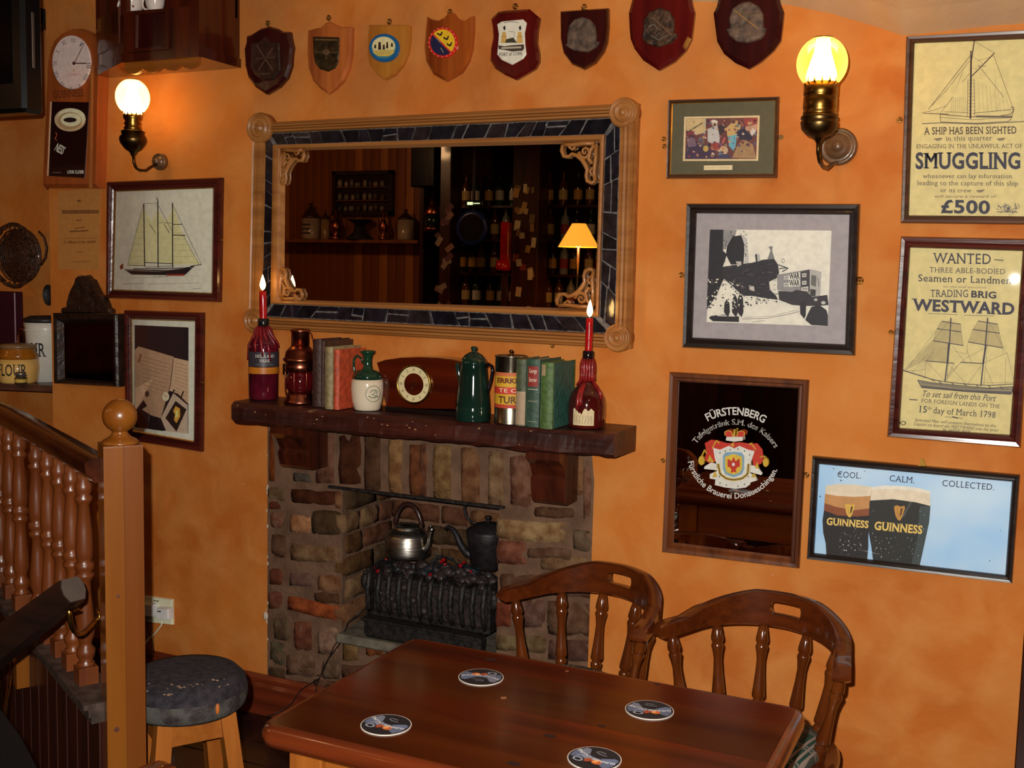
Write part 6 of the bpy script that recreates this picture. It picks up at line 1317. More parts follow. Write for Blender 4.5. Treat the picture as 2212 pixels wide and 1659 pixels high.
# ------------------------------------------------------------------ socket
t = thing('wall_socket', hit(340, 1345, -.012), 'cream double wall socket with two white plugs beside the newel post', 'socket')
SW = mat('cream plastic', L(206, 186, 160, 1.9), .35); zs = zm(200, 1180, .2887)
mb = MB(); mb.plate([zs(*p) for p in [(330, 365), (590, 400), (594, 590), (332, 560)]], .0, -.013, 0, .4, .96); mb.build('face_plate', SW, t)
for k, (a, m) in enumerate((([(352, 430), (445, 440), (445, 530), (352, 520)], 0), ([(475, 462), (560, 472), (562, 552), (477, 545)], 0))):
    mb = MB(); mb.plate([zs(*p) for p in a], .03, -.0, 0, .3, .9); mb.build('plug', mat('white plastic', L(222, 206, 190, 2.0), .3), t)
for x, y in ((462, 408), (482, 411)): mb = MB(); mb.plate([zs(x + i, y + j) for i, j in ((-6, -3), (6, -2), (6, 4), (-6, 3))], .004, -.002); mb.build('switch', ink((90, 60, 50)), t)
mb = MB(); mb.plate([zs(x, y) for x, y in ((484, 482), (510, 485), (510, 494), (484, 491))], .0306, .029); mb.build('fuse_mark', ink((60, 50, 50)), t)
mb = MB(); mb.tube([hit(*zs(x, y), o) for x, y, o in ((520, 552, .015), (515, 590, .015), (470, 650, .012), (420, 690, .01), (385, 735, .02), (370, 790, .03))], .0028, 7); mb.build('white_cord', SW, t)
mb = MB(); mb.tube([hit(*zs(x, y), o) for x, y, o in ((405, 530, .015), (412, 580, .012), (430, 660, .01), (450, 720, .01), (460, 800, .015))], .0016, 6); mb.build('dark_cord', BLACKP, t)

# ------------------------------------------------------------------ bar stool
zst = .6; c = lev(402, 1446, zst); c.z = 0; rs = .143
t = thing('bar_stool', c, 'low pine bar stool with a worn dark padded round seat beside the newel post', 'stool')
SF = mat('worn dark tapestry', L(52, 46, 52), .85, 0, L(24, 20, 28), 60, .5, None, 0, 8, 200); SFS = mat('faded teal tapestry', L(74, 72, 68, 1.3), .85, 0, L(48, 40, 42, 1.2), 26, .5, None, 0, 8, 200, .2, .4, .62)
mb = MB(); n = 12; mb.lathe([(.001, zst + .0), (rs * .6, zst - .0), (rs * .85, zst - .006), (rs * .96, zst - .022), (rs * 1.0, zst - .04)], c, 40, cap=False); st_ = mb.build('seat_pad', SF, t)
mb = MB(); mb.lathe([(rs * 1.0, zst - .04), (rs * 1.01, zst - .06), (rs * .98, zst - .078), (rs * .93, zst - .086), (.001, zst - .086)], c, 40, cap=False); mb.build('seat_side', SFS, t)
mb = MB(); ag = facing(c) + .5; random.seed(2)
mb.ball(c + Vector((rs * 1.0 * cos(ag), rs * 1.0 * sin(ag), zst - .055)), .009, 10, 6, 0, (.6, .6, 1.5))
mb.build('foam_hole', ink((176, 96, 36), 1.2), st_)
for i in range(22):
    pass
mb = MB()
for i in range(26):
    a = facing(c) + random.uniform(-.9, .8); r_ = rs * random.uniform(.62, .93); z = zst + .001 - (.012 if r_ > rs * .84 else .002)
    mb.ball(c + Vector((r_ * cos(a), r_ * sin(a), z)), random.uniform(.0012, .004), 6, 4, 0, (1.6, 1, .6))
mb.build('wear_spots', ink((120, 96, 80), 1.2), st_)['kind'] = 'stuff'
lg = []
for k in range(4):
    a = R(12) + k * pi / 2; lg.append((a, c + Vector((rs * .72 * cos(a), rs * .72 * sin(a), zst - .087)), c + Vector((rs * 1.25 * cos(a), rs * 1.25 * sin(a), 0))))
def beam(mb, p0, p1, w_, d_, side):
    p0 = Vector(p0); p1 = Vector(p1); s = Vector(side).normalized(); ax = (p1 - p0).normalized(); n = ax.cross(s).normalized()
    mb.prism([p0 + s * w_ / 2 * i + n * d_ / 2 * j for i, j in ((-1, -1), (1, -1), (1, 1), (-1, 1))], [p1 + s * w_ / 2 * i + n * d_ / 2 * j for i, j in ((-1, -1), (1, -1), (1, 1), (-1, 1))])
for k, (a, p0, p1) in enumerate(lg):
    mb = MB(); sd = Vector((-sin(R(57)), cos(R(57)), 0)); beam(mb, p0, p1, .04, .036, sd); mb.build('leg', W_PINE, t)
for k in range(4):
    (a, p0, p1), (a2, q0, q1) = lg[k], lg[(k + 1) % 4]
    mb = MB(); u = .07; A0, B0 = p0.lerp(p1, u), q0.lerp(q1, u); beam(mb, A0, B0, .05, .018, (0, 0, 1)); mb.build('apron_rail', W_PINEX, t)
    mb = MB(); u = .55 + .12 * (k % 2); A0, B0 = p0.lerp(p1, u), q0.lerp(q1, u); beam(mb, A0, B0, .03, .02, (0, 0, 1)); mb.build('foot_rail', W_PINEX, t)

# ------------------------------------------------------------------ captain's chairs
SPIN = [(.008, 0), (.011, .05), (.0125, .12), (.015, .17), (.0155, .19), (.011, .215), (.0155, .235), (.0165, .26), (.015, .33), (.0115, .5), (.0105, .62), (.013, .70), (.0155, .74), (.0158, .76), (.0125, .79), (.0158, .81), (.0162, .84), (.013, .92), (.009, 1)]
TART = None
def tartan():
    m, nt, b, lk = _new('green tartan'); N = nt.nodes.new
    tc = N('ShaderNodeTexCoord'); sx = N('ShaderNodeSeparateXYZ'); lk.new(tc.outputs['Object'], sx.inputs[0])
    def band(ax, per, lo, ph=0.0):
        a = N('ShaderNodeMath'); a.operation = 'MULTIPLY_ADD'; a.inputs[1].default_value = 1 / per; a.inputs[2].default_value = ph; lk.new(sx.outputs[ax], a.inputs[0])
        f = N('ShaderNodeMath'); f.operation = 'FRACT'; lk.new(a.outputs[0], f.inputs[0])
        l = N('ShaderNodeMath'); l.operation = 'LESS_THAN'; l.inputs[1].default_value = lo; lk.new(f.outputs[0], l.inputs[0]); return l
    cur = None
    def mixc(fac, c0, c1):
        mx = N('ShaderNodeMix'); mx.data_type = 'RGBA'; lk.new(fac.outputs[0], mx.inputs[0])
        if isinstance(c0, tuple): mx.inputs[6].default_value = (*c0, 1)
        else: lk.new(c0.outputs[2], mx.inputs[6])
        mx.inputs[7].default_value = (*c1, 1); return mx
    k = mixc(band(0, .085, .5), L(24, 58, 46), L(62, 62, 52)); 
    def stripe(ax, ph, colr, k): return mixc(band(ax, .085, .07, ph), k, colr)
    for ph in (0, .16, .32): k = stripe(0, ph, L(140, 122, 112), k)
    for ph in (.05, .2): k = stripe(1, ph, L(124, 108, 100), k)
    k = mixc(band(1, .085, .3, .5), k, L(40, 50, 44)) if False else k
    lk.new(k.outputs[2], b.inputs['Base Color']); b.inputs['Roughness'].default_value = .9; MATS['green tartan'] = m; return m
TARTAN = tartan()
def curved_board(mb, ring, holes, fn, inset=.0035, thick=None):
    """a bent board with a hole: ring/holes in (u, v), fn(u, v, w)->place; w in -1..1 through the thickness"""
    loops = [ring] + holes
    def sh(lp, d, cen):
        out = []; n = len(lp)
        for i in range(n):
            x0, y0 = lp[i - 1]; x1, y1 = lp[i]; x2, y2 = lp[(i + 1) % n]; tx, ty = x2 - x0, y2 - y0; l = sqrt(tx * tx + ty * ty) or 1
            out.append((x1 + ty / l * d, y1 - tx / l * d))
        return out
    def area(lp): return sum(lp[i - 1][0] * lp[i][1] - lp[i][0] * lp[i - 1][1] for i in range(len(lp)))
    allv = []; fs = []
    base = 0; caps = {}
    for w_sign in (1, -1):
        ins = []
        for li, lp in enumerate(loops):
            d = -inset if (area(lp) > 0) == (li == 0) else inset
            ins.append(sh(lp, d, None))
        st = len(allv); tri = tessellate_polygon([[Vector((x, y, 0)) for x, y in l_] for l_ in ins])
        flat = [p for l_ in ins for p in l_]; allv += [fn(x, y, w_sign) for x, y in flat]
        for t_ in tri: fs.append([st + i for i in t_])
        caps[w_sign] = st
    fulls = {}
    for w_sign in (.62, -.62):
        fulls[w_sign] = len(allv); allv += [fn(x, y, w_sign) for l_ in loops for x, y in l_]
    o = 0
    for l_ in loops:
        n = len(l_)
        for i in range(n):
            j = (i + 1) % n
            for a, b in ((caps[1], fulls[.62]), (fulls[.62], fulls[-.62]), (fulls[-.62], caps[-1])): fs.append((a + o + i, a + o + j, b + o + j, b + o + i))
        o += n
    mb.add(allv, fs, 0, False)
def make_chair():
    t = thing('captains_chair', (0, 0, 0), '', 'chair', "captain's chairs with turned spindles")
    RA, RB = .212, .206; CYo = .0
    zc0 = .700
    def crest(u, v, w_):        # u bearing in radians from the back; v height; w through
        a = u; r = RA + .0 * v; k = max(0, 1 - abs(u) / 1.9)
        th = .0125 + .009 * (1 - k)
        lean = .25 * v
        A0_ = 1.12; ac = max(-A0_, min(A0_, a)); ex = (abs(a) - A0_) if abs(a) > A0_ else 0
        x = (RA + w_ * th + lean * .35 * k) * sin(ac); y = (RB + w_ * th + lean * .5 * k) * cos(ac) + CYo
        x += (1 if a > 0 else -1) * ex * RA * cos(A0_) * .8; y -= ex * RA * sin(A0_) * 1.05
        return Vector((x, y, zc0 - .018 * (1 - cos(u)) * .8 + v))
    UM = 1.74; hw, hh, cv_ = .15, .0155, .035
    us = sorted(set([round(lerp(-UM, UM, i / 44), 5) for i in range(45) if abs(lerp(-UM, UM, i / 44)) > hw + .075] + [round(s_ * (hw + .055 * sin(pi / 2 * i / 6)), 5) for i in range(7) for s_ in (1, -1)] + [0.0, .06, -.06]))
    def prof_(u):
        k = abs(u) / UM
        top = .074 - .050 * min(1, max(0, (k - .22) / .55)) ** 1.15 - .004 * k; bot = -.012 - .006 * k
        if k > .93: e = (k - .93) / .07; top -= .020 * e * e; bot += .012 * e * e
        d = abs(u) - hw; h_ = hh if d <= 0 else (hh * sqrt(max(0, 1 - (d / .055) ** 2)) if d < .055 else 0)
        return bot, cv_ - h_, cv_ + h_, top
    rows = []
    for u in us:
        bt, sl, shh, tp = prof_(u); sl = min(sl, tp - .004) if tp < shh + .006 else sl; shh = max(sl, min(shh, tp - .003)); e = .003
        pr_ = [(bt, .55), (bt + e, 1), (lerp(bt, sl, .5), 1), (sl - e * .6, 1), (sl, .7), (sl, -.7), (sl - e * .6, -1), (lerp(bt, sl, .5), -1), (bt + e, -1), (bt, -.55),
               (shh, .7), (shh + e * .6, 1), (lerp(shh, tp, .5), 1), (tp - e, 1), (tp, .55), (tp, -.55), (tp - e, -1), (lerp(shh, tp, .5), -1), (shh + e * .6, -1), (shh, -.7)]
        rows.append((u, abs(u) < hw + .054, [crest(u, v, w_) for v, w_ in pr_]))
    vs = [p for r_ in rows for p in r_[2]]; fs = []
    for i in range(len(rows) - 1):
        A_, B_ = i * 20, (i + 1) * 20; slot_ = rows[i][1] or rows[i + 1][1]
        lo_ = [0, 1, 2, 3, 4, 5, 6, 7, 8, 9]; hi_ = [10, 11, 12, 13, 14, 15, 16, 17, 18, 19]
        if slot_: seqs = [lo_ + [0], hi_ + [10]]
        else: seqs = [[0, 1, 2, 3, 11, 12, 13, 14, 15, 16, 17, 18, 6, 7, 8, 9, 0]]
        for q_ in seqs:
            for x_, y_ in zip(q_, q_[1:]): fs.append((A_ + x_, A_ + y_, B_ + y_, B_ + x_))
    for base_ in (0, (len(rows) - 1) * 20): fs.append([base_ + i for i in (0, 1, 2, 3, 11, 12, 13, 14, 15, 16, 17, 18, 6, 7, 8, 9)])
    mb = MB(); mb.add(vs, fs); cr_ = mb.build('crest_rail', W_CHAIR, t); auto_smooth(cr_, 35)
    zs = .455; S0 = (.205, .20)
    for u in (-1.5, -.84, -.28, .28, .84, 1.5):
        if abs(u) in (.62,): pass
        p1 = crest(u, -.010, 0); sx_, sy_ = sin(u), cos(u)
        p0 = Vector((.172 * sx_, .164 * sy_ + .0, zs - .004))
        mb = MB(); mb.turned(p0, p1, SPIN, 14); mb.build('spindle', W_CHAIRZ, t)
    def sr(a, k=1.0):
        c_, s_ = cos(a), sin(a); e = 2.6; r_ = 1 / ((abs(c_) / .208) ** e + (abs(s_) / .2) ** e) ** (1 / e); return (k * r_ * c_, k * r_ * s_)
    N_ = 40; mb = MB(); vs = []; fs = []
    pr = [(.9, -.036), (1.0, -.024), (1.0, -.008), (.97, 0)]
    for k, z in pr:
        for i in range(N_): x, y = sr(2 * pi * i / N_, k); vs.append((x, y, zs + z))
    for j in range(3):
        for i in range(N_): fs.append((j * N_ + i, j * N_ + (i + 1) % N_, (j + 1) * N_ + (i + 1) % N_, (j + 1) * N_ + i))
    fs += [list(range(N_))[::-1], [3 * N_ + i for i in range(N_)]]; mb.add(vs, fs, 0, True); auto_smooth(mb.build('seat', W_CHAIR, t), 40)
    mb = MB(); vs = []; fs = []; pr = [(.83, .0005), (.87, .012), (.85, .028), (.7, .038), (.35, .042)]
    for k, z in pr:
        for i in range(N_): x, y = sr(2 * pi * i / N_, k); vs.append((x, y - .012, zs + z))
    for j in range(4):
        for i in range(N_): fs.append((j * N_ + i, j * N_ + (i + 1) % N_, (j + 1) * N_ + (i + 1) % N_, (j + 1) * N_ + i))
    fs += [[4 * N_ + i for i in range(N_)]]; mb.add(vs, fs, 0, True); mb.build('cushion', TARTAN, t)
    for sx_ in (-1, 1):
        for sy_ in (-1, 1):
            mb = MB(); mb.turned((sx_ * .19, sy_ * .185, 0), (sx_ * .13, sy_ * .125, zs - .03), [(.012, 0), (.016, .1), (.013, .2), (.02, .3), (.021, .4), (.016, .5), (.02, .6), (.017, .75), (.013, 1)], 12); mb.build('leg', W_CHAIRZ, t)
    for sx_ in (-1, 1):
        mb = MB(); mb.turned((sx_ * .173, -.168, .13), (sx_ * .173, .168, .13), [(.008, 0), (.014, .5), (.008, 1)], 10); mb.build('stretcher', W_CHAIRZ, t)
    mb = MB(); mb.turned((-.173, 0, .13), (.173, 0, .13), [(.008, 0), (.014, .5), (.008, 1)], 10); mb.build('stretcher', W_CHAIRZ, t)
    return t
ch0 = make_chair()
CHB = ((-.535, -.50, 0), -13, 'captain\'s chair with a pierced crest rail, nearest the right wall, its green tartan cushion showing')
CHA = ((-1.012, -.44, 0), -19, 'captain\'s chair with a pierced crest rail, standing in front of the fireplace\'s right pier')
CHC = ((-1.505, -1.712, 0), 198, 'captain\'s chair of which only one arm end rises into the picture, beside the bar stool')
for k, (loc, rz, lab) in enumerate((CHB, CHA, CHC)):
    o = ch0 if k == 0 else copy_tree(ch0)
    o.location = loc; o.rotation_euler = (0, 0, R(rz)); o['label'] = lab

# ------------------------------------------------------------------ table and beer mats
ZT = .75; tx0, tx1, ty0, ty1 = -1.19, -.322, -1.515, -.962
t = thing('pub_table', ((tx0 + tx1) / 2, (ty0 + ty1) / 2, 0), 'dark red-brown plank-topped pub table with pale pine legs', 'table')
def rounded(x0, x1, y0, y1, r_, z, n=5):
    out = []
    for cx_, cy_, a0 in ((x1 - r_, y1 - r_, 0), (x0 + r_, y1 - r_, 90), (x0 + r_, y0 + r_, 180), (x1 - r_, y0 + r_, 270)):
        for i in range(n + 1): a = R(a0 + 90 * i / n); out.append(Vector((cx_ + r_ * cos(a), cy_ + r_ * sin(a), z)))
    return out
tb = mat('table edge wood', L(108, 44, 16), .25, 0, L(66, 24, 10), 26, .08, (.06, 1, 1), .35, 6, None, .5, .3, .7)
mb = MB(); prs = [(.012, ZT - .042), (.003, ZT - .036), (0, ZT - .026), (0, ZT - .014), (.004, ZT - .005), (.010, ZT - .001), (.016, ZT)]
loops = [rounded(tx0 + e, tx1 - e, ty0 + e, ty1 - e, .035 - e * .5, z) for e, z in prs]; n = len(loops[0]); vs = [p for l_ in loops for p in l_]; fs = []
for k in range(len(loops) - 1):
    for i in range(n): fs.append((k * n + i, k * n + (i + 1) % n, (k + 1) * n + (i + 1) % n, (k + 1) * n + i))
fs += [list(range(n))[::-1]]
# flat band between the rim and the inset planks
inn = rounded(tx0 + .018, tx1 - .018, ty0 + .018, ty1 - .018, .02, ZT); b_ = len(vs); vs += inn; top0 = (len(loops) - 1) * n
for i in range(n): fs.append((top0 + i, top0 + (i + 1) % n, b_ + (i + 1) % n, b_ + i))
lowr = [p + Vector((0, 0, -.004)) for p in inn]; b2 = len(vs); vs += lowr
for i in range(n): fs.append((b_ + i, b_ + (i + 1) % n, b2 + (i + 1) % n, b2 + i))
fs.append([b2 + i for i in range(n)])
mb.add(vs, fs, 0, False); auto_smooth(mb.build('top_rim', tb, t), 50)
npl = 6; ya, yb2 = ty0 + .0185, ty1 - .0185
for k in range(npl):
    y0, y1 = lerp(ya, yb2, k / npl) + .0002, lerp(ya, yb2, (k + 1) / npl) - .0002
    mb = MB(); o_ = [Vector((tx0 + .0185, y0, ZT + .0001)), Vector((tx1 - .0185, y0, ZT + .0001)), Vector((tx1 - .0185, y1, ZT + .0001)), Vector((tx0 + .0185, y1, ZT + .0001))]
    mb.prism(o_, [p - Vector((0, 0, .004)) for p in o_], 0, .12, .9992)
    cA = L(86 + 9 * (k % 3), 36 + 4 * (k % 2), 8); cB = L(46 + 5 * (k % 2), 14, 4)
    mb.build('plank', mat('table plank %d' % (k % 3), cA, .17, 0, cB, 9 + 2 * (k % 3), .04, (.09, 1, 1), .06, 6, None, .25, .28, .72, coatr=.12), t)
mb = MB()
for x, y, r_ in ((1088, 1508, 7), (1188, 1590, 8), (1225, 1450, 4), (1060, 1425, 7), (1300, 1568, 5), (1110, 1650, 9), (1420, 1478, 4), (690, 1460, 5)):
    p = lev(x, y, ZT); s_ = scl(p); mb.lathe([(.0001, .0006), (r_ * s_, .0004)], (p.x, p.y, ZT), 12, 0 if x in (1088, 1225) else 1, Matrix.Diagonal((1.9 if x not in (1088, 1225) else 1, 1.2, 1)), cap=False)
mb.build('knots_and_chips', [ink((150, 96, 60)), ink((40, 14, 8))], t)['kind'] = 'stuff'
for sx_, sy_ in ((0, 0), (1, 0), (0, 1), (1, 1)):
    x = (tx0 + .045) if not sx_ else (tx1 - .115); y = (ty0 + .04) if not sy_ else (ty1 - .11)
    mb = MB(); mb.box(x, x + .07, y, y + .07, 0, ZT - .042, .003); mb.build('leg', W_PINE, t)
for a in ((tx0 + .116, tx1 - .116, ty0 + .05, ty0 + .07), (tx0 + .116, tx1 - .116, ty1 - .075, ty1 - .055), (tx0 + .055, tx0 + .075, ty0 + .111, ty1 - .111), (tx1 - .08, tx1 - .06, ty0 + .111, ty1 - .111)):
    mb = MB(); mb.box(*a, ZT - .16, ZT - .0425, .002); mb.build('apron', W_PINEX, t)
for k, (px, py, rot_, lab) in enumerate(((1039, 1462, 10, 'round beer mat near the back of the table, nearest the fireplace'), (834, 1565, 165, 'round beer mat at the left end of the table'), (1403, 1533, 188, 'round beer mat on the right half of the table below the left chair'), (1284, 1638, 160, 'round beer mat at the front edge of the table, cut by the picture bottom'))):
    p = lev(px, py, ZT + .002); p.z = ZT + .0004; r_ = .0455
    t = thing('beer_mat', p, lab, 'beer mat', 'round printed beer mats on the pub table')
    mb = MB(); mb.lathe([(.0001, 0), (r_, 0), (r_, .0016), (.0001, .0016)], p, 40, smooth=False); mb.build('card', ink((214, 204, 194)), t)
    ca, sa = cos(R(rot_)), sin(R(rot_))
    A = Art(lambda a, b, l, p=p, ca=ca, sa=sa: Vector((p.x + (a * ca + b * sa) * r_, p.y + (a * sa - b * ca) * r_, p.z + .0017 + l)), .0001)
    A.disc(0, 0, .965, .965, (28, 26, 30), n=36); A.poly([(-.92, -.1), (-.8, -.45), (-.3, -.25), (.3, -.3), (.8, -.45), (.92, -.05), (.85, .15), (0, .05), (-.85, .15)], (96, 104, 128)); A.poly([(-.9, .0), (-.7, .0), (-.2, .12), (-.6, .5), (-.8, .45)], (104, 116, 146)); A.poly([(.9, .0), (.6, .1), (.3, .1), (.55, .5), (.75, .5)], (120, 124, 140))
    A.disc(-.28, -.22, .2, .18, (206, 104, 44), n=14); A.disc(-.22, -.22, .1, .1, (236, 160, 90), n=10); A.poly([(-.05, -.4), (.1, -.5), (.22, -.3), (.12, -.12), (-.08, -.18)], (170, 74, 40)); A.disc(.38, -.5, .22, .16, (150, 156, 168), n=14, r0=.6); A.line([(.15, -.25), (.45, -.15), (.6, -.3)], .06, (160, 164, 174), lift=True)
    A.arc('GUINNESS CALLING', (0, 1.6), 1.62, -31, 31, .14, (226, 222, 216), bold=.02); A.line([(-.25, .42), (0, .36), (.25, .42), (.2, .55), (-.1, .55)], .07, (110, 108, 112), lift=True); A.build('mat_print', t)

# ------------------------------------------------------------------ newel post, balustrade and hand rail
ND = 2.36
nc = dep(260, 1000, ND); VR = Vector((dep(-686, 430, 1) - CAMP)); VR.z = 0; VR.normalize()      # the run of the screen
VN = Vector((-VR.y, VR.x, 0));
if (CAMP - nc).dot(VN) < 0: VN = -VN
fx = (CAMP - nc); fx.z = 0; fx.normalize()
# the post is turned so that one face looks at the door, a little right of the camera
pd = Matrix.Rotation(R(9), 3, 'Z') @ fx; ps = Vector((-pd.y, pd.x, 0))     # ps points to the picture's right
if ps.dot(rt) < 0: ps = -ps
hw = .0405
t = thing('newel_post', (nc.x, nc.y, 0), 'square honey pine newel post topped by a turned ball', 'post')
ztop_ = lev(0, 0, 0).z; r = ray(258, 957); ztop_ = CAMP.z + r.z * ND
def pbox(mb, c, a, b, ha, hb, z0, z1, ch=.003):
    P = [(-1, -1), (1, -1), (1, 1), (-1, 1)]
    mb.prism([Vector((c.x, c.y, 0)) + a * ha * i * .985 + b * hb * j * .985 + Vector((0, 0, z1)) for i, j in P], [Vector((c.x, c.y, 0)) + a * ha * i + b * hb * j + Vector((0, 0, z1 - ch)) for i, j in P])
    mb.prism([Vector((c.x, c.y, 0)) + a * ha * i + b * hb * j + Vector((0, 0, z1 - ch)) for i, j in P], [Vector((c.x, c.y, 0)) + a * ha * i + b * hb * j + Vector((0, 0, z0)) for i, j in P])
W_NEW = wood('newel pine', L(132, 78, 22), L(112, 58, 13), 'Z', .3, .35, 7); W_NEW2 = wood('newel pine reddish', L(120, 66, 22), L(100, 50, 14), 'Z', .3, .35, 7)
mb = MB(); pbox(mb, nc - ps * hw * .5, ps, pd, hw * .5 - .0002, hw, 0, ztop_); mb.build('left_stave', W_NEW, t)
mb = MB(); pbox(mb, nc + ps * hw * .5, ps, pd, hw * .5 - .0002, hw, 0, ztop_); mb.build('right_stave', W_NEW2, t)
sN = ND / FPX; cb = Vector((nc.x, nc.y, ztop_))
mb = MB(); mb.lathe([(r_ * sN, h * sN) for r_, h in ((39, 0), (39, 4), (34, 9), (24, 14), (17, 22), (16, 27), (20, 31))], cb, 28); mb.build('finial_collar', W_NEW, t)
mb = MB(); mb.ball(cb + Vector((0, 0, 60 * sN)), 36.5 * sN, 28, 16); mb.build('finial_ball', W_NEW, t)
mb = MB()
for x, y, r_ in ((222, 1335, 5), (252, 1576, 6), (255, 1288, 4)):
    pp = nc + pd * (hw + .0004); rr = ray(x, y); tt = (pp - CAMP).dot(pd) / rr.dot(pd); q = CAMP + rr * tt; mb.lathe([(.0001, .0003), (r_ * sN, 0)], q, 12, 0, Matrix.Rotation(atan2(pd.y, pd.x), 3, 'Z') @ Matrix.Rotation(R(90), 3, 'Y'), False)
mb.build('knots', ink((84, 40, 20)), t)['kind'] = 'stuff'
def on_screen_v(px, py):      # the vertical plane of the balustrade
    pp = nc - ps * (hw + .001); nn = VN; rr = ray(px, py); return CAMP + rr * ((pp - CAMP).dot(nn) / rr.dot(nn))
bs = thing('balustrade', (nc.x - .5, nc.y + .2, 0), 'stair balustrade with turned spindles, dark handrail and matchboard panelling, left of the newel post', 'balustrade')
S0 = nc - ps * (hw + .001)
def run_pt(s, z, n=0.0): v = S0 + VR * s + VN * n; return Vector((v.x, v.y, z))
zr1, zr0 = on_screen_v(205, 985).z, on_screen_v(205, 1045).z; zl = on_screen_v(2, 872).z
z_str = on_screen_v(208, 1500).z; z_strl = on_screen_v(2, 1262).z; SL = (on_screen_v(2, 1000) - S0).dot(VR)
LEN = 2.6
def zrail(s): k = min(1, s / SL); return lerp(zr1, zl, k) - .03 * max(0, (s / SL - .75)) ** 1.5 + .0
def zstr(s): return lerp(z_str, z_strl, s / SL)
mb = MB(); n = 30; vs = []; fs = []; sec = [(-.032, -.01), (-.03, -.03), (-.012, -.052), (.012, -.052), (.03, -.03), (.032, -.01), (.022, 0), (-.022, 0)]
for i in range(n + 1):
    s = LEN * i / n
    for a, b in sec: vs.append(run_pt(s, zrail(s) + b, a))
m_ = len(sec)
for i in range(n):
    for j in range(m_): fs.append((i * m_ + j, (i + 1) * m_ + j, (i + 1) * m_ + (j + 1) % m_, i * m_ + (j + 1) % m_))
fs += [list(range(m_)), [n * m_ + j for j in range(m_)][::-1]]; mb.add(vs, fs); auto_smooth(mb.build('handrail', wood('dark handrail', L(70, 30, 14), L(36, 14, 8), 'X', .22, .5), bs), 50)
W_STR = mat('dusty string board', L(74, 58, 50), .6, 0, L(46, 32, 26), 30, .3)
mb = MB()
for (z0, z1, h_) in ((-.012, .0, .042), (-.03, -.012, .032), (-.045, -.03, .026)):
    a = [run_pt(0, zstr(0) + z0, -h_), run_pt(0, zstr(0) + z1, -h_), run_pt(0, zstr(0) + z1, h_), run_pt(0, zstr(0) + z0, h_)]; b = [run_pt(LEN, zstr(LEN) + z0, -h_), run_pt(LEN, zstr(LEN) + z1, -h_), run_pt(LEN, zstr(LEN) + z1, h_), run_pt(LEN, zstr(LEN) + z0, h_)]; mb.prism(a, b)
mb.build('string_capping', W_STR, bs)
BPX = [182, 155, 130, 106, 81, 45, 24, 3]
BAL = [(.017, .0), (.0175, .02), (.012, .03), (.018, .06), (.019, .085), (.012, .11), (.0125, .13), (.018, .17), (.0175, .24), (.013, .36), (.0115, .44), (.017, .46), (.019, .475), (.013, .49), (.019, .505), (.019, .53), (.013, .545), (.0165, .56), (.0175, .60), (.016, .7), (.011, .83), (.016, .85), (.018, .865), (.012, .88), (.0165, .9), (.017, .93), (.012, .95), (.012, 1)]
W_BAL = wood('spindle pine', L(112, 56, 20), L(84, 38, 13), 'Z', .38, .22, 9)
ss = []
for px in BPX:
    rr = ray(px, 1200); s = ((CAMP + rr * ((S0 - CAMP).dot(VN) / rr.dot(VN))) - S0).dot(VR); ss.append(s)
d_ = ss[1] - ss[0]; s = ss[-1]
while s < LEN - .1: s += .085; ss.append(s)
for s in ss:
    zb_ = zstr(s); zt_ = zrail(s) - .05; q = .0215 if True else 0
    mb = MB(); pbox(mb, run_pt(s, 0), VR, VN, q, q, zb_ + .0003, zb_ + .04, .002); mb.turned(run_pt(s, zb_ + .038), run_pt(s, zt_), [(r_ * 1.12, v) for r_, v in BAL], 12); mb.build('spindle', W_BAL, bs)
W_TG = wood('matchboard', L(66, 28, 13), L(40, 16, 9), 'Z', .4, .2)
k = 0; s = .004
while s < LEN:
    mb = MB(); w_ = .0875; zt_ = zstr(s) - .045
    P = [(s + .002, .0), (s + .005, .008), (s + w_ - .005, .008), (s + w_ - .002, 0), (s + w_ - .002, -.008), (s + .002, -.008)]
    mb.prism([run_pt(u, zstr(u) - .0455, v) for u, v in P], [run_pt(u, 0.0, v) for u, v in P]); mb.build('board', W_TG, bs); s += w_
mb = MB(); pbox(mb, run_pt(LEN / 2, 0), VR, VN, LEN / 2 - .002, .004, 0.0, zstr(LEN / 2) - .05); mb.build('board_backing', W_DARKZ, bs)
# lower hand rail going down beside the panelling
P0 = dep(158, 1272, 2.12); P1 = dep(-60, 1440, 2.35); ax = (P1 - P0).normalized()
t = thing('stair_handrail', P0, 'dark stair handrail sloping down to the left with a lit-coloured end, held on brass brackets', 'handrail')
side = Vector((-ax.y, ax.x, 0)).normalized(); upv = side.cross(ax).normalized()
if upv.z < 0: upv = -upv
def rail_loop(c, k=1.0): return [c + side * a * k + upv * b * k for a, b in ((-.02, -.032), (.02, -.032), (.03, -.01), (.03, .01), (.022, .028), (-.022, .028), (-.03, .01), (-.03, -.01))]
mb = MB(); mb.prism(rail_loop(P0, .85), rail_loop(P1 + ax * .3, 1.4), 0, .01, .94); auto_smooth(mb.build('rail', wood('very dark handrail', L(38, 18, 10), L(22, 10, 6), 'X', .45, .1), t), 50)
mb = MB(); mb.prism([p - ax * .0025 for p in rail_loop(P0, .78)], rail_loop(P0, .78)); mb.build('lit_end', mat('lit grey end', L(66, 54, 46), .8), t)  # paler cap: light caught by the rail end is put into its colour
bpt = nc - ps * hw; rr = ray(215, 1333); q = CAMP + rr * ((bpt - CAMP).dot(ps) / rr.dot(ps)); mB = MB()
q = dep(214, 1332, ND - .02); u0 = P0 + ax * .035 - upv * .026
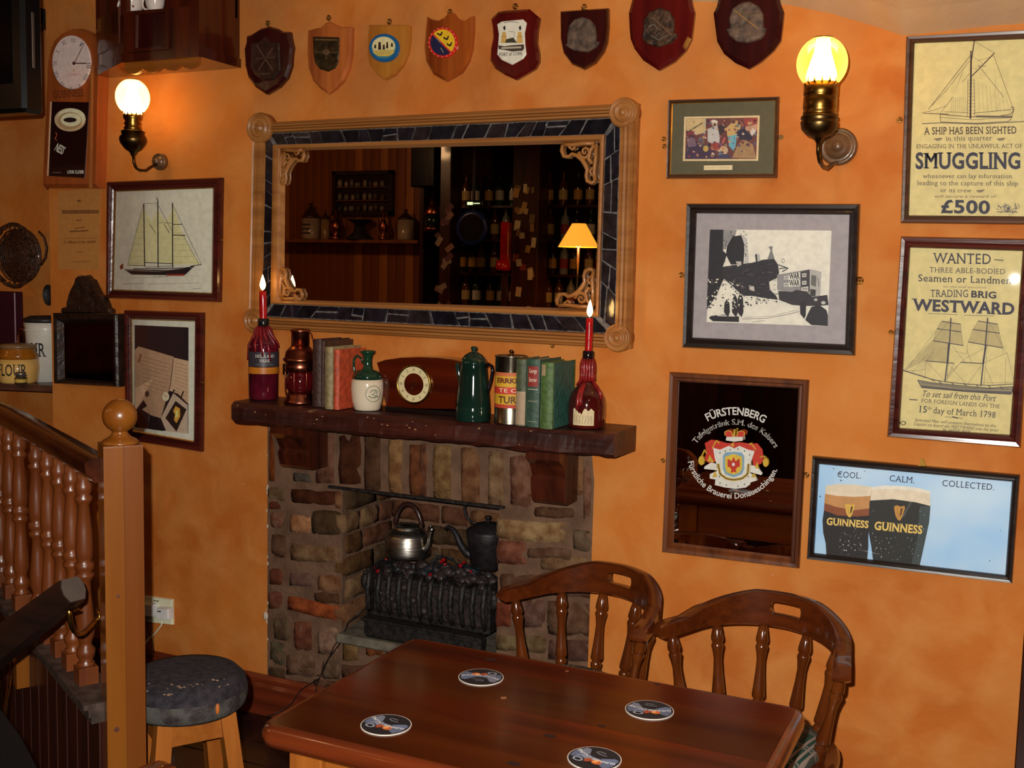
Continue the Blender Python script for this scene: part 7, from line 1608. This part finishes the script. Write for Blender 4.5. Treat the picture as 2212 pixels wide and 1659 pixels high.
mb = MB(); mb.tube([Vector((lerp(u0.x, q.x, sin(a) ** 1 * 0 + (1 - cos(a)) * .55), lerp(u0.y, q.y, (1 - cos(a)) * .55), lerp(u0.z, q.z, sin(a)))) for a in [pi / 2 * i / 8 for i in range(9)]] + [q.lerp(u0, .2).to_2d().to_3d() + Vector((0, 0, q.z)), q], .0052, 10)
mb.lathe([(.02, 0), (.018, .004), (.006, .006)], q, 20, 0, Matrix.Rotation(atan2(-ps.y, -ps.x), 3, 'Z') @ Matrix.Rotation(R(90), 3, 'Y')); mb.box(u0.x - .022, u0.x + .022, u0.y - .008, u0.y + .008, u0.z - .003, u0.z + .001, .001); mb.build('bracket', BRASS, t)
bk = on_screen_v(66, 1442); blk = MB(); pbox(blk, bk + VN * .022 + VR * -.004, VR, VN, .018, .018, on_screen_v(66, 1476).z, on_screen_v(66, 1402).z); blk.build('bracket_block', W_NEW, t)
q = bk + VN * .04 - VR * -.028; q.z = bk.z + .008; u0 = dep(-8, 1412, 2.35)
mb = MB(); mb.tube([u0, u0 - Vector((0, 0, .02)), Vector((lerp(u0.x, q.x, .3), lerp(u0.y, q.y, .3), q.z - .004)), Vector((lerp(u0.x, q.x, .7), lerp(u0.y, q.y, .7), q.z)), q], .0045, 10); mb.lathe([(.017, 0), (.015, .004), (.006, .006)], q, 18, 0, Matrix.Rotation(atan2(VR.y, VR.x), 3, 'Z') @ Matrix.Rotation(R(90), 3, 'Y')); mb.build('bracket', BRASS, t)
# dark stair string in the bottom left corner
mb = MB(); F = [dep(x, y, 1.9) for x, y in ((-60, 1500), (0, 1532), (45, 1592), (80, 1659), (120, 1780), (-60, 1780))]; mb.prism(F, [p + Vector((-.03, .02, -.02)) for p in F]); tag(mb.build('stair_carriage', mat('dark stair string', L(14, 8, 7), .9, spec=.1)), 'near black sloping side of the descending stair in the bottom left corner', 'stair')

# ------------------------------------------------------------------ right edge: dark settle end
t = thing('wall_settle', (.5, -.2, 0), 'dark green settle end with a brown edge at the right edge of the picture', 'settle')
q0 = hit(2214, 1330, 0); q1 = hit(2190, 1659, 0)
mb = MB(); a = [(q0.x - .004, -.0, .76), (q0.x, -.03, .76), (q0.x + .5, -.03, .76), (q0.x + .5, 0, .76)]; 
mb.box(q0.x, q0.x + .028, -.035, -.001, .0, .80, .003); mb.build('front_stile', W_DARKZ, t)
mb = MB(); mb.box(q0.x + .029, q0.x + .7, -.045, -.002, 0, .80, .004); mb.build('back_panel', mat('bottle green paint', L(30, 44, 30), .5, 0, L(24, 20, 14), 7, .2), t)
# ------------------------------------------------------------------ the room behind the photographer, seen in the mirrors
YB = 5.5; WPB = wood('matchboard wall', L(150, 84, 34), L(110, 56, 22), 'Z', .45, .15, 6); WPB2 = wood('matchboard wall pale', L(190, 120, 60), L(150, 86, 36), 'Z', .45, .15, 6)
mb = MB(); mb.box(-7.6, 2.4, -5.7, -YB - .02, 0, 2.86); bw = structure(mb.build('wall_back', W_DARKZ, org=(0, 0, 0)))
xe = mir(945, 500, YB).x; x = -7.5; k = 0; m0 = {}
while x < xe:
    key = 1 if k in (25, 28) or (k % 9 == 4) else 0
    if key not in m0:
        b = MB(); b.prism([Vector(p) for p in ((-.044, -YB + .0, 0), (-.040, -YB + .008, 0), (.040, -YB + .008, 0), (.044, -YB, 0), (.044, -YB - .019, 0), (-.044, -YB - .019, 0))], [Vector(p) for p in ((-.044, -YB + .0, 2.8), (-.040, -YB + .008, 2.8), (.040, -YB + .008, 2.8), (.044, -YB, 2.8), (.044, -YB - .019, 2.8), (-.044, -YB - .019, 2.8))])
        m0[key] = b.build('board', WPB2 if key else WPB, bw); o = m0[key]
    else: o = m0[key].copy(); COL.objects.link(o)
    o.location = (x, 0, 0); x += .09; k += 1
zsh = mir(780, 519, YB - .1).z
t = thing('back_shelf', (mir(780, 519, YB).x, -YB + .1, zsh - .03), 'long wooden shelf along the boarded back wall, seen in the big mirror', 'shelf')
mb = MB(); mb.box(mir(624, 519, YB).x, mir(932, 519, YB).x, -YB + .009, -YB + .22, zsh - .03, zsh, .004); mb.build('board', WPB, t)
def behind(px, py, Y, z=None):
    p = mir(px, py, Y)
    if z is not None: p.z = z
    v = mir(px, py, Y); v.y = -v.y; s_ = (v - CAMP).dot(FWD) / FPX; return p, s_
STW = mat('salt glaze white', L(170, 150, 130), .25, 0, L(150, 130, 110), 9, 0, None, .4); STB = mat('salt glaze brown', L(70, 38, 20), .2, 0, L(50, 26, 14), 9, 0, None, .4)
def bjug(px, rpx, hpx, split, lab, low=STW, topm=STB, name='stoneware_jug', cat='jug'):
    p, s_ = behind(px, 518, YB - .12, zsh + .0005); t = thing(name, p, lab, cat, 'crocks and lamps on the back shelf')
    mb = MB(); mb.lathe([(rpx * .95 * s_, 0), (rpx * s_, 3 * s_), (rpx * s_, hpx * split * s_)], p, 24); mb.build('body', low, t)
    mb = MB(); mb.lathe([(rpx * s_, hpx * split * s_), (rpx * .95 * s_, hpx * (split + .06) * s_), (rpx * .35 * s_, hpx * .86 * s_), (rpx * .18 * s_, hpx * .9 * s_), (rpx * .25 * s_, hpx * s_), (.001, hpx * s_)], p, 24); mb.build('shoulder', topm, t); return t, p, s_
t, p, s_ = bjug(675, 20, 78, .58, 'large two-tone stoneware flagon at the left of the shelf seen in the mirror'); mb = MB()
for i in range(3): mb.box(p.x - 11 * s_, p.x + 11 * s_, p.y + 20.2 * s_ - .001, p.y + 20.6 * s_ + .001, p.z + (12 + 9 * i) * s_, p.z + (15 + 9 * i) * s_)
mb.build('label_print', ink((60, 60, 70)), t)
bjug(706, 10, 62, .7, 'small tan flagon next to the big flagon, seen in the mirror', mat('tan glaze', L(150, 116, 76), .25, 0, None, 9, 0, None, .4))
bjug(879, 18, 66, .66, 'cream crock flagon with brown shoulder at the right of the mirrored shelf')
for px, w_, lab in ((729, 14, 'brass ship\'s lamp between the tan flagon and the dark scales, seen in the mirror'), (831, 10, 'slim brass lamp left of the cream flagon, seen in the mirror')):
    p, s_ = behind(px, 518, YB - .12, zsh + .0005); t = thing('brass_lamp', p, lab, 'lamp', 'crocks and lamps on the back shelf')
    mb = MB(); mb.lathe([(w_ * s_, 0), (w_ * s_, 6 * s_), (w_ * .5 * s_, 10 * s_), (w_ * .9 * s_, 20 * s_), (w_ * s_, 30 * s_), (w_ * .5 * s_, 42 * s_), (w_ * .3 * s_, 46 * s_), (w_ * .3 * s_, 64 * s_), (.001, 66 * s_)], p, 20); mb.build('body', COPPER, t)
    mb = MB(); mb.tube([p + Vector((x * w_ * s_, 0, h * s_)) for x, h in ((-.9, 18), (-1.4, 34), (-.8, 56), (0, 68), (.8, 56), (1.4, 34), (.9, 18))], .003, 6); mb.build('bail', BRASSD, t)
p, s_ = behind(780, 518, YB - .12, zsh + .0005); t = thing('weighing_scales', p, 'dark iron shop scales in the middle of the mirrored shelf', 'scales')
mb = MB(); mb.lathe([(30 * s_, 0), (30 * s_, 4 * s_), (14 * s_, 16 * s_), (10 * s_, 30 * s_), (.001, 32 * s_)], p, 20); mb.build('base', IRON, t); mb = MB(); mb.lathe([(4 * s_, 30 * s_), (26 * s_, 42 * s_), (28 * s_, 44 * s_), (24 * s_, 42 * s_), (.001, 34 * s_)], p, 20); mb.build('pan', IRON, t)
# cased picture, lantern, loudspeaker box
pts = [(724, 374), (852, 366), (852, 462), (724, 468)]
P = [mir(x, y, YB - .04) for x, y in pts]; t = thing('display_case', P[3], 'glazed display case of small crockery tilted on the boarded wall, seen in the mirror', 'display case')
mb = MB(); y0 = -YB + .009; cen = sum(P, Vector()) / 4
x0_, x1_ = min(p.x for p in P), max(p.x for p in P); z0_, z1_ = min(p.z for p in P) + .01, max(p.z for p in P) - .01
mb.box(x0_, x1_, y0, y0 + .01, z0_, z1_); mb.box(x0_, x1_, y0, y0 + .06, z0_, z0_ + .035); mb.box(x0_, x1_, y0, y0 + .06, z1_ - .035, z1_); mb.box(x0_, x0_ + .035, y0, y0 + .06, z0_, z1_); mb.box(x1_ - .035, x1_, y0, y0 + .06, z0_, z1_)
mb.build('case', W_BLACK, t)
zz = [lerp(z0_, z1_, v) for v in (.34, .64)]
for z in zz: mb = MB(); mb.box(x0_ + .036, x1_ - .036, y0 + .011, y0 + .05, z - .006, z); mb.build('shelf_board', WPB, t)
random.seed(4)
for z in [z0_ + .036] + zz:
    x = x0_ + .07
    while x < x1_ - .07:
        r_ = random.uniform(.018, .032); h = random.uniform(.04, .07); mb = MB(); mb.lathe([(r_ * .7, 0), (r_, h * .5), (r_ * .6, h), (.001, h)], (x, y0 + .03, z + .0005), 10); mb.build('miniature_pot', ink(random.choice([(150, 130, 110), (84, 60, 50), (120, 110, 100), (60, 64, 70)])), t); x += r_ * 2 + random.uniform(.01, .03)
p, s_ = behind(938, 500, YB - .5); c = p; t = thing('hanging_lantern', p, "copper hanging ship's lantern with a dark green glass, seen in the mirror", 'lantern')
mb = MB(); mb.lathe([(18 * s_, 0), (20 * s_, 3 * s_), (20 * s_, 8 * s_), (16 * s_, 9 * s_)], c, 22); mb.lathe([(18 * s_, 34 * s_), (20 * s_, 38 * s_), (9 * s_, 54 * s_), (7 * s_, 56 * s_), (7 * s_, 70 * s_), (.001, 71 * s_)], c, 22); mb.build('copper_body', COPPER, t)
mb = MB(); mb.lathe([(16 * s_, 9 * s_), (19 * s_, 20 * s_), (17 * s_, 34 * s_)], c, 20); mb.build('green_glass', mat('bottle green glass', L(16, 40, 34), .06, 0, None, 9, 0, None, .8), t)
mb = MB(); mb.tube([c + Vector((0, 0, 70 * s_)), Vector((c.x, c.y, 2.85))], .003, 6); mb.build('hanging_wire', IRON, t)
p, s_ = behind(915, 404, YB - .3); t = thing('wall_speaker', p, 'black wall speaker box above the mirrored shelf', 'speaker'); mb = MB(); mb.box(p.x - 30 * s_, p.x + 30 * s_, -YB + .0, -YB + .3, p.z, p.z + 86 * s_, .01); mb.build('box', BLACKP, t); mb = MB(); mb.box(p.x + 10 * s_, p.x + 13 * s_, -YB + .3, -YB + .302, p.z + .02, p.z + 80 * s_); mb.build('front_strip', ink((60, 44, 36)), t)
# beams
WBM = wood('black ceiling beam', L(40, 22, 14), L(22, 12, 8), 'X', .6, 0)
for k, y in enumerate((-4.7, -3.75, -2.8)):
    mb = MB(); mb.box(-4.9, 2.39, y - .08, y + .08, 2.68, 2.849, .008); tag(mb.build('ceiling_beam', WBM), ('dark ceiling beam furthest from the mirror wall, over the bar', 'dark ceiling beam over the middle of the bar', 'dark ceiling beam nearest the photographer')[k], 'beam', 'ceiling beams of the bar')
# ---- the bar: back-fitting with bottles
BX0, BX1 = mir(948, 500, YB - .3).x, mir(1300, 500, YB - .3).x + 1.2; BY = -YB + .0
t = thing('back_bar', ((BX0 + BX1) / 2, BY + .2, 0), 'dark shelved back bar crowded with bottles, seen in the mirror', 'bar')
mb = MB(); mb.box(BX0 - .2, BX1, BY, BY + .38, 0, 1.0, .005); mb.build('base_cabinet', W_DARK, t)
mb = MB(); mb.box(BX0 - .2, BX1, BY, BY + .02, 1.0, 2.67); mb.build('back_panel', mat('matt dark panel', L(44, 20, 10), .9, spec=.1), t)
SZ = [1.30, 1.58, 1.86, 2.14]
for z in SZ: mb = MB(); mb.box(BX0 - .02, BX1, BY + .021, BY + .24, z - .02, z, .002); mb.build('shelf_board', W_DARK, t)
for x in (BX0 - .2, BX0 + .82, BX0 + 1.6, BX1 - .04): mb = MB(); mb.box(x, x + .04, BY + .021, BY + .26, 1.0, 2.55, .003); mb.build('upright', W_DARKZ, t)
proto = {}
cols = [((96, 50, 16), 'amber'), ((30, 60, 34), 'green'), ((150, 150, 140), 'clear'), ((46, 26, 16), 'brown')]
for k, (c_, nm) in enumerate(cols):
    tt = thing('spirit_bottle', (0, 0, 0), '', 'bottle', 'spirit bottles on the shelves of the back bar')
    mb = MB(); mb.lathe([(.034, 0), (.036, .005), (.036, .16), (.03, .185), (.014, .21), (.012, .26), (.014, .262), (.014, .27), (.001, .271)], (0, 0, 0), 14); mb.build('glass_body', mat('bottle ' + nm, L(*c_), .06, 0, None, 9, 0, None, .8), tt)
    mb = MB(); mb.lathe([(.0364, .05), (.0364, .13)], (0, 0, 0), 14, cap=False); mb.build('label', ink([(206, 180, 120), (220, 214, 196), (170, 50, 40), (200, 150, 60)][k]), tt)
    proto[k] = tt
ORD = ['', 'first', 'second', 'third', 'fourth', 'fifth', 'sixth', 'seventh', 'eighth', 'ninth', 'tenth', 'eleventh', 'twelfth', 'thirteenth', 'fourteenth', 'fifteenth']
random.seed(8); used = set(); nS = 0
nms = ['amber', 'green', 'clear', 'brown']
for si, z in enumerate([1.0] + SZ):
    x = BX0 + .06; j = 0; cc_ = {}
    while x < BX1 - .5 and nS < 90:
        if abs(x - BX0 - .84) < .07 or abs(x - BX0 - 1.62) < .07: x += .09; continue
        k = random.choice((0, 0, 1, 2, 3)); o = proto[k] if k not in used else copy_tree(proto[k]); used.add(k)
        o.location = (x, BY + .12, z + .001); s = random.uniform(.85, .98); 
        cc_[k] = cc_.get(k, 0) + 1; o['label'] = '%s %s bottle from the left on the %s shelf of the mirrored back bar' % (ORD[cc_[k]], nms[k], ['bottom', 'second', 'third', 'fourth', 'top'][si]); x += random.uniform(.085, .14); j += 1; nS += 1
for k in proto:
    if k not in used: proto[k].location = (BX1 - .3, BY + .12, 1.001)
# counter
YC = 3.9
# pin-up clutter on the bar post
XP0, XP1 = mir(1108, 500, 4.9).x, mir(1165, 500, 4.9).x
mb = MB(); mb.box(XP0, XP1, -5.1, -4.9, 0, 2.68, .006); t = tag(mb.build('bar_post', W_DARKZ), 'dark timber bar post papered with notes and cards, seen in the mirror', 'post'); random.seed(14)
for i in range(26):
    x = random.uniform(XP0 + .03, XP1 - .03); z = random.uniform(1.15, 2.3); w_, h = random.uniform(.03, .06), random.uniform(.04, .08); a = random.uniform(-.3, .3)
    q = [Vector((x + (i_ * w_ * cos(a) - j_ * h * sin(a)) * .5, -4.899 + .0004 * i, z + (i_ * w_ * sin(a) + j_ * h * cos(a)) * .5)) for i_, j_ in ((-1, -1), (1, -1), (1, 1), (-1, 1))]
    mb = MB(); mb.prism(q, [p - Vector((0, .0003, 0)) for p in q]); mb.build('pinned_card', ink(random.choice([(190, 160, 100), (150, 110, 60), (206, 190, 150), (140, 60, 40), (120, 96, 60), (180, 140, 70)])), t)
XQ0, XQ1 = mir(952, 500, 4.9).x, mir(975, 500, 4.9).x
mb = MB(); mb.box(XQ0, XQ1, -5.1, -4.9, 0, 2.68, .006); t = tag(mb.build('bar_post', W_DARKZ), 'narrower bar post pinned with notes at the left end of the mirrored bar', 'post')
for i in range(16):
    x = random.uniform(XQ0, XQ1); z = random.uniform(1.15, 2.2); w_, h = .08, .045; a = random.uniform(-1, 1)
    q = [Vector((x + (i_ * w_ * cos(a) - j_ * h * sin(a)) * .5, -4.899 + .0004 * i, z + (i_ * w_ * sin(a) + j_ * h * cos(a)) * .5)) for i_, j_ in ((-1, -1), (1, -1), (1, 1), (-1, 1))]
    mb = MB(); mb.prism(q, [p - Vector((0, .0003, 0)) for p in q]); mb.build('pinned_card', ink(random.choice([(150, 110, 100), (120, 90, 80), (160, 140, 120), (100, 60, 70)])), t)
# red fire-bucket column, ring sign, green lit sign
p, s_ = behind(1094, 585, 4.8); t = thing('red_beer_font', p, 'bright red tall beer font on the bar, seen in the mirror', 'beer font')
mb = MB(); mb.box(p.x - 10 * s_, p.x + 10 * s_, p.y - .03, p.y + .03, p.z, p.z + 104 * s_, .006); mb.build('column', mat('gloss red', L(190, 20, 14), .15, 0, L(150, 12, 10), 10, 0, None, .5), t); mb = MB(); mb.lathe([(15 * s_, 0), (17 * s_, 6 * s_), (15 * s_, 22 * s_), (.001, 24 * s_)], p + Vector((0, .04, 0)), 18); mb.build('base_drum', MATS['gloss red'], t)
mb = MB(); mb.box(p.x - .02, p.x + .02, p.y - .02, p.y + .02, .0, p.z); mb.build('pillar', W_DARKZ, t)
p, s_ = behind(1024, 493, 4.8); t = thing('ring_sign', p, 'dark round bar sign with a blue lettered rim, seen in the mirror', 'sign')
mb = MB(); mb.lathe([(38 * s_, 0), (38 * s_, .02), (30 * s_, .025)], p, 30, 0, Matrix.Rotation(R(-90), 3, 'X')); mb.build('rim', mat('blue rim', L(24, 44, 110), .3), t); mb = MB(); mb.lathe([(29.5 * s_, .0255), (.001, .026)], p, 30, 0, Matrix.Rotation(R(-90), 3, 'X'), False); mb.build('face', BLACKP, t)
mb = MB(); mb.box(p.x - .01, p.x + .01, p.y - .02, p.y - .001, p.z, 2.85); mb.build('hanger', IRON, t)
p, s_ = behind(1026, 446, 4.75); t = thing('lit_bar_sign', p, 'small glowing green-white strip sign hung over the bar, seen in the mirror', 'sign')
mb = MB(); mb.box(p.x - 22 * s_, p.x + 22 * s_, p.y - .04, p.y, p.z - .0, p.z + 13 * s_, .004); mb.build('casing', BLACKP, t); mb = MB(); mb.box(p.x - 15 * s_, p.x - 2 * s_, p.y, p.y + .004, p.z + 3 * s_, p.z + 9 * s_); mb.box(p.x, p.x + 15 * s_, p.y, p.y + .004, p.z + 5 * s_, p.z + 7 * s_); mb.build('lit_panel', emit('sign glow', (.8, 1, .55), 1.2), t)
mb = MB(); mb.tube([p + Vector((0, -.02, 13 * s_)), Vector((p.x, p.y - .02, 2.85))], .003, 6); mb.build('hanger', IRON, t)
# glass rack
p, s_ = behind(1005, 655, 4.6); t = thing('bar_counter', (p.x, -4.35, 0), 'dark bar counter in front of the back bar, seen in the mirror', 'bar')
mb = MB(); mb.box(BX0 - .1, BX1, -4.62, -4.28, 1.05, 1.10, .006); mb.build('counter_top', W_TABLE, t); mb = MB(); mb.box(BX0 - .05, BX1, -4.58, -4.34, 0, 1.05, .004); mb.build('counter_front', W_DARKZ, t)
# table lamp with the glowing shade
p, s_ = behind(1241, 534, 4.35); s_ = s_; zt0 = 1.1005
t = thing('shaded_lamp', (p.x, -4.45, zt0), 'table lamp with a glowing orange-yellow coolie shade on the bar, seen in the mirror', 'lamp')
c = Vector((p.x, -4.45, zt0)); p2, s_ = behind(1241, 534, 4.45); hb = p2.z
mb = MB(); mb.lathe([(44 * s_, hb - zt0), (15 * s_, hb - zt0 + 50 * s_)], c, 36, cap=False); mb.build('lamp_shade', emit('glowing lamp shade', (1, .42, .035), 1.15), t)
mb = MB(); mb.lathe([(.07, 0), (.07, .01), (.02, .03), (.03, .1), (.035, .16), (.012, .22), (.01, hb - zt0 + .02)], c, 20); mb.build('lamp_base', BLACKP, t)
light('shaded_lamp_bulb', 'POINT', (c.x, c.y, hb + .03), 5, (1, .5, .16), .03)
for k, (px, py) in enumerate(((1183, 500), (1198, 478), (1210, 505))):
    pass
# fitting added for the fill light, unseen above the photographer
t = thing('fill_light_fitting', (.6, -2.6, 2.6), 'brass fitting added for the fill light, out of view above the photographer', 'lamp', 'added fill light fittings')
mb = MB(); mb.lathe([(.012, .0), (.05, -.0), (.09, -.12), (.085, -.12), (.045, -.01)], (.6, -2.6, 2.72), 20, cap=False); mb.tube([(.6, -2.6, 2.72), (.6, -2.6, 2.85)], .004, 6); mb.build('brass_shade', BRASS, t)
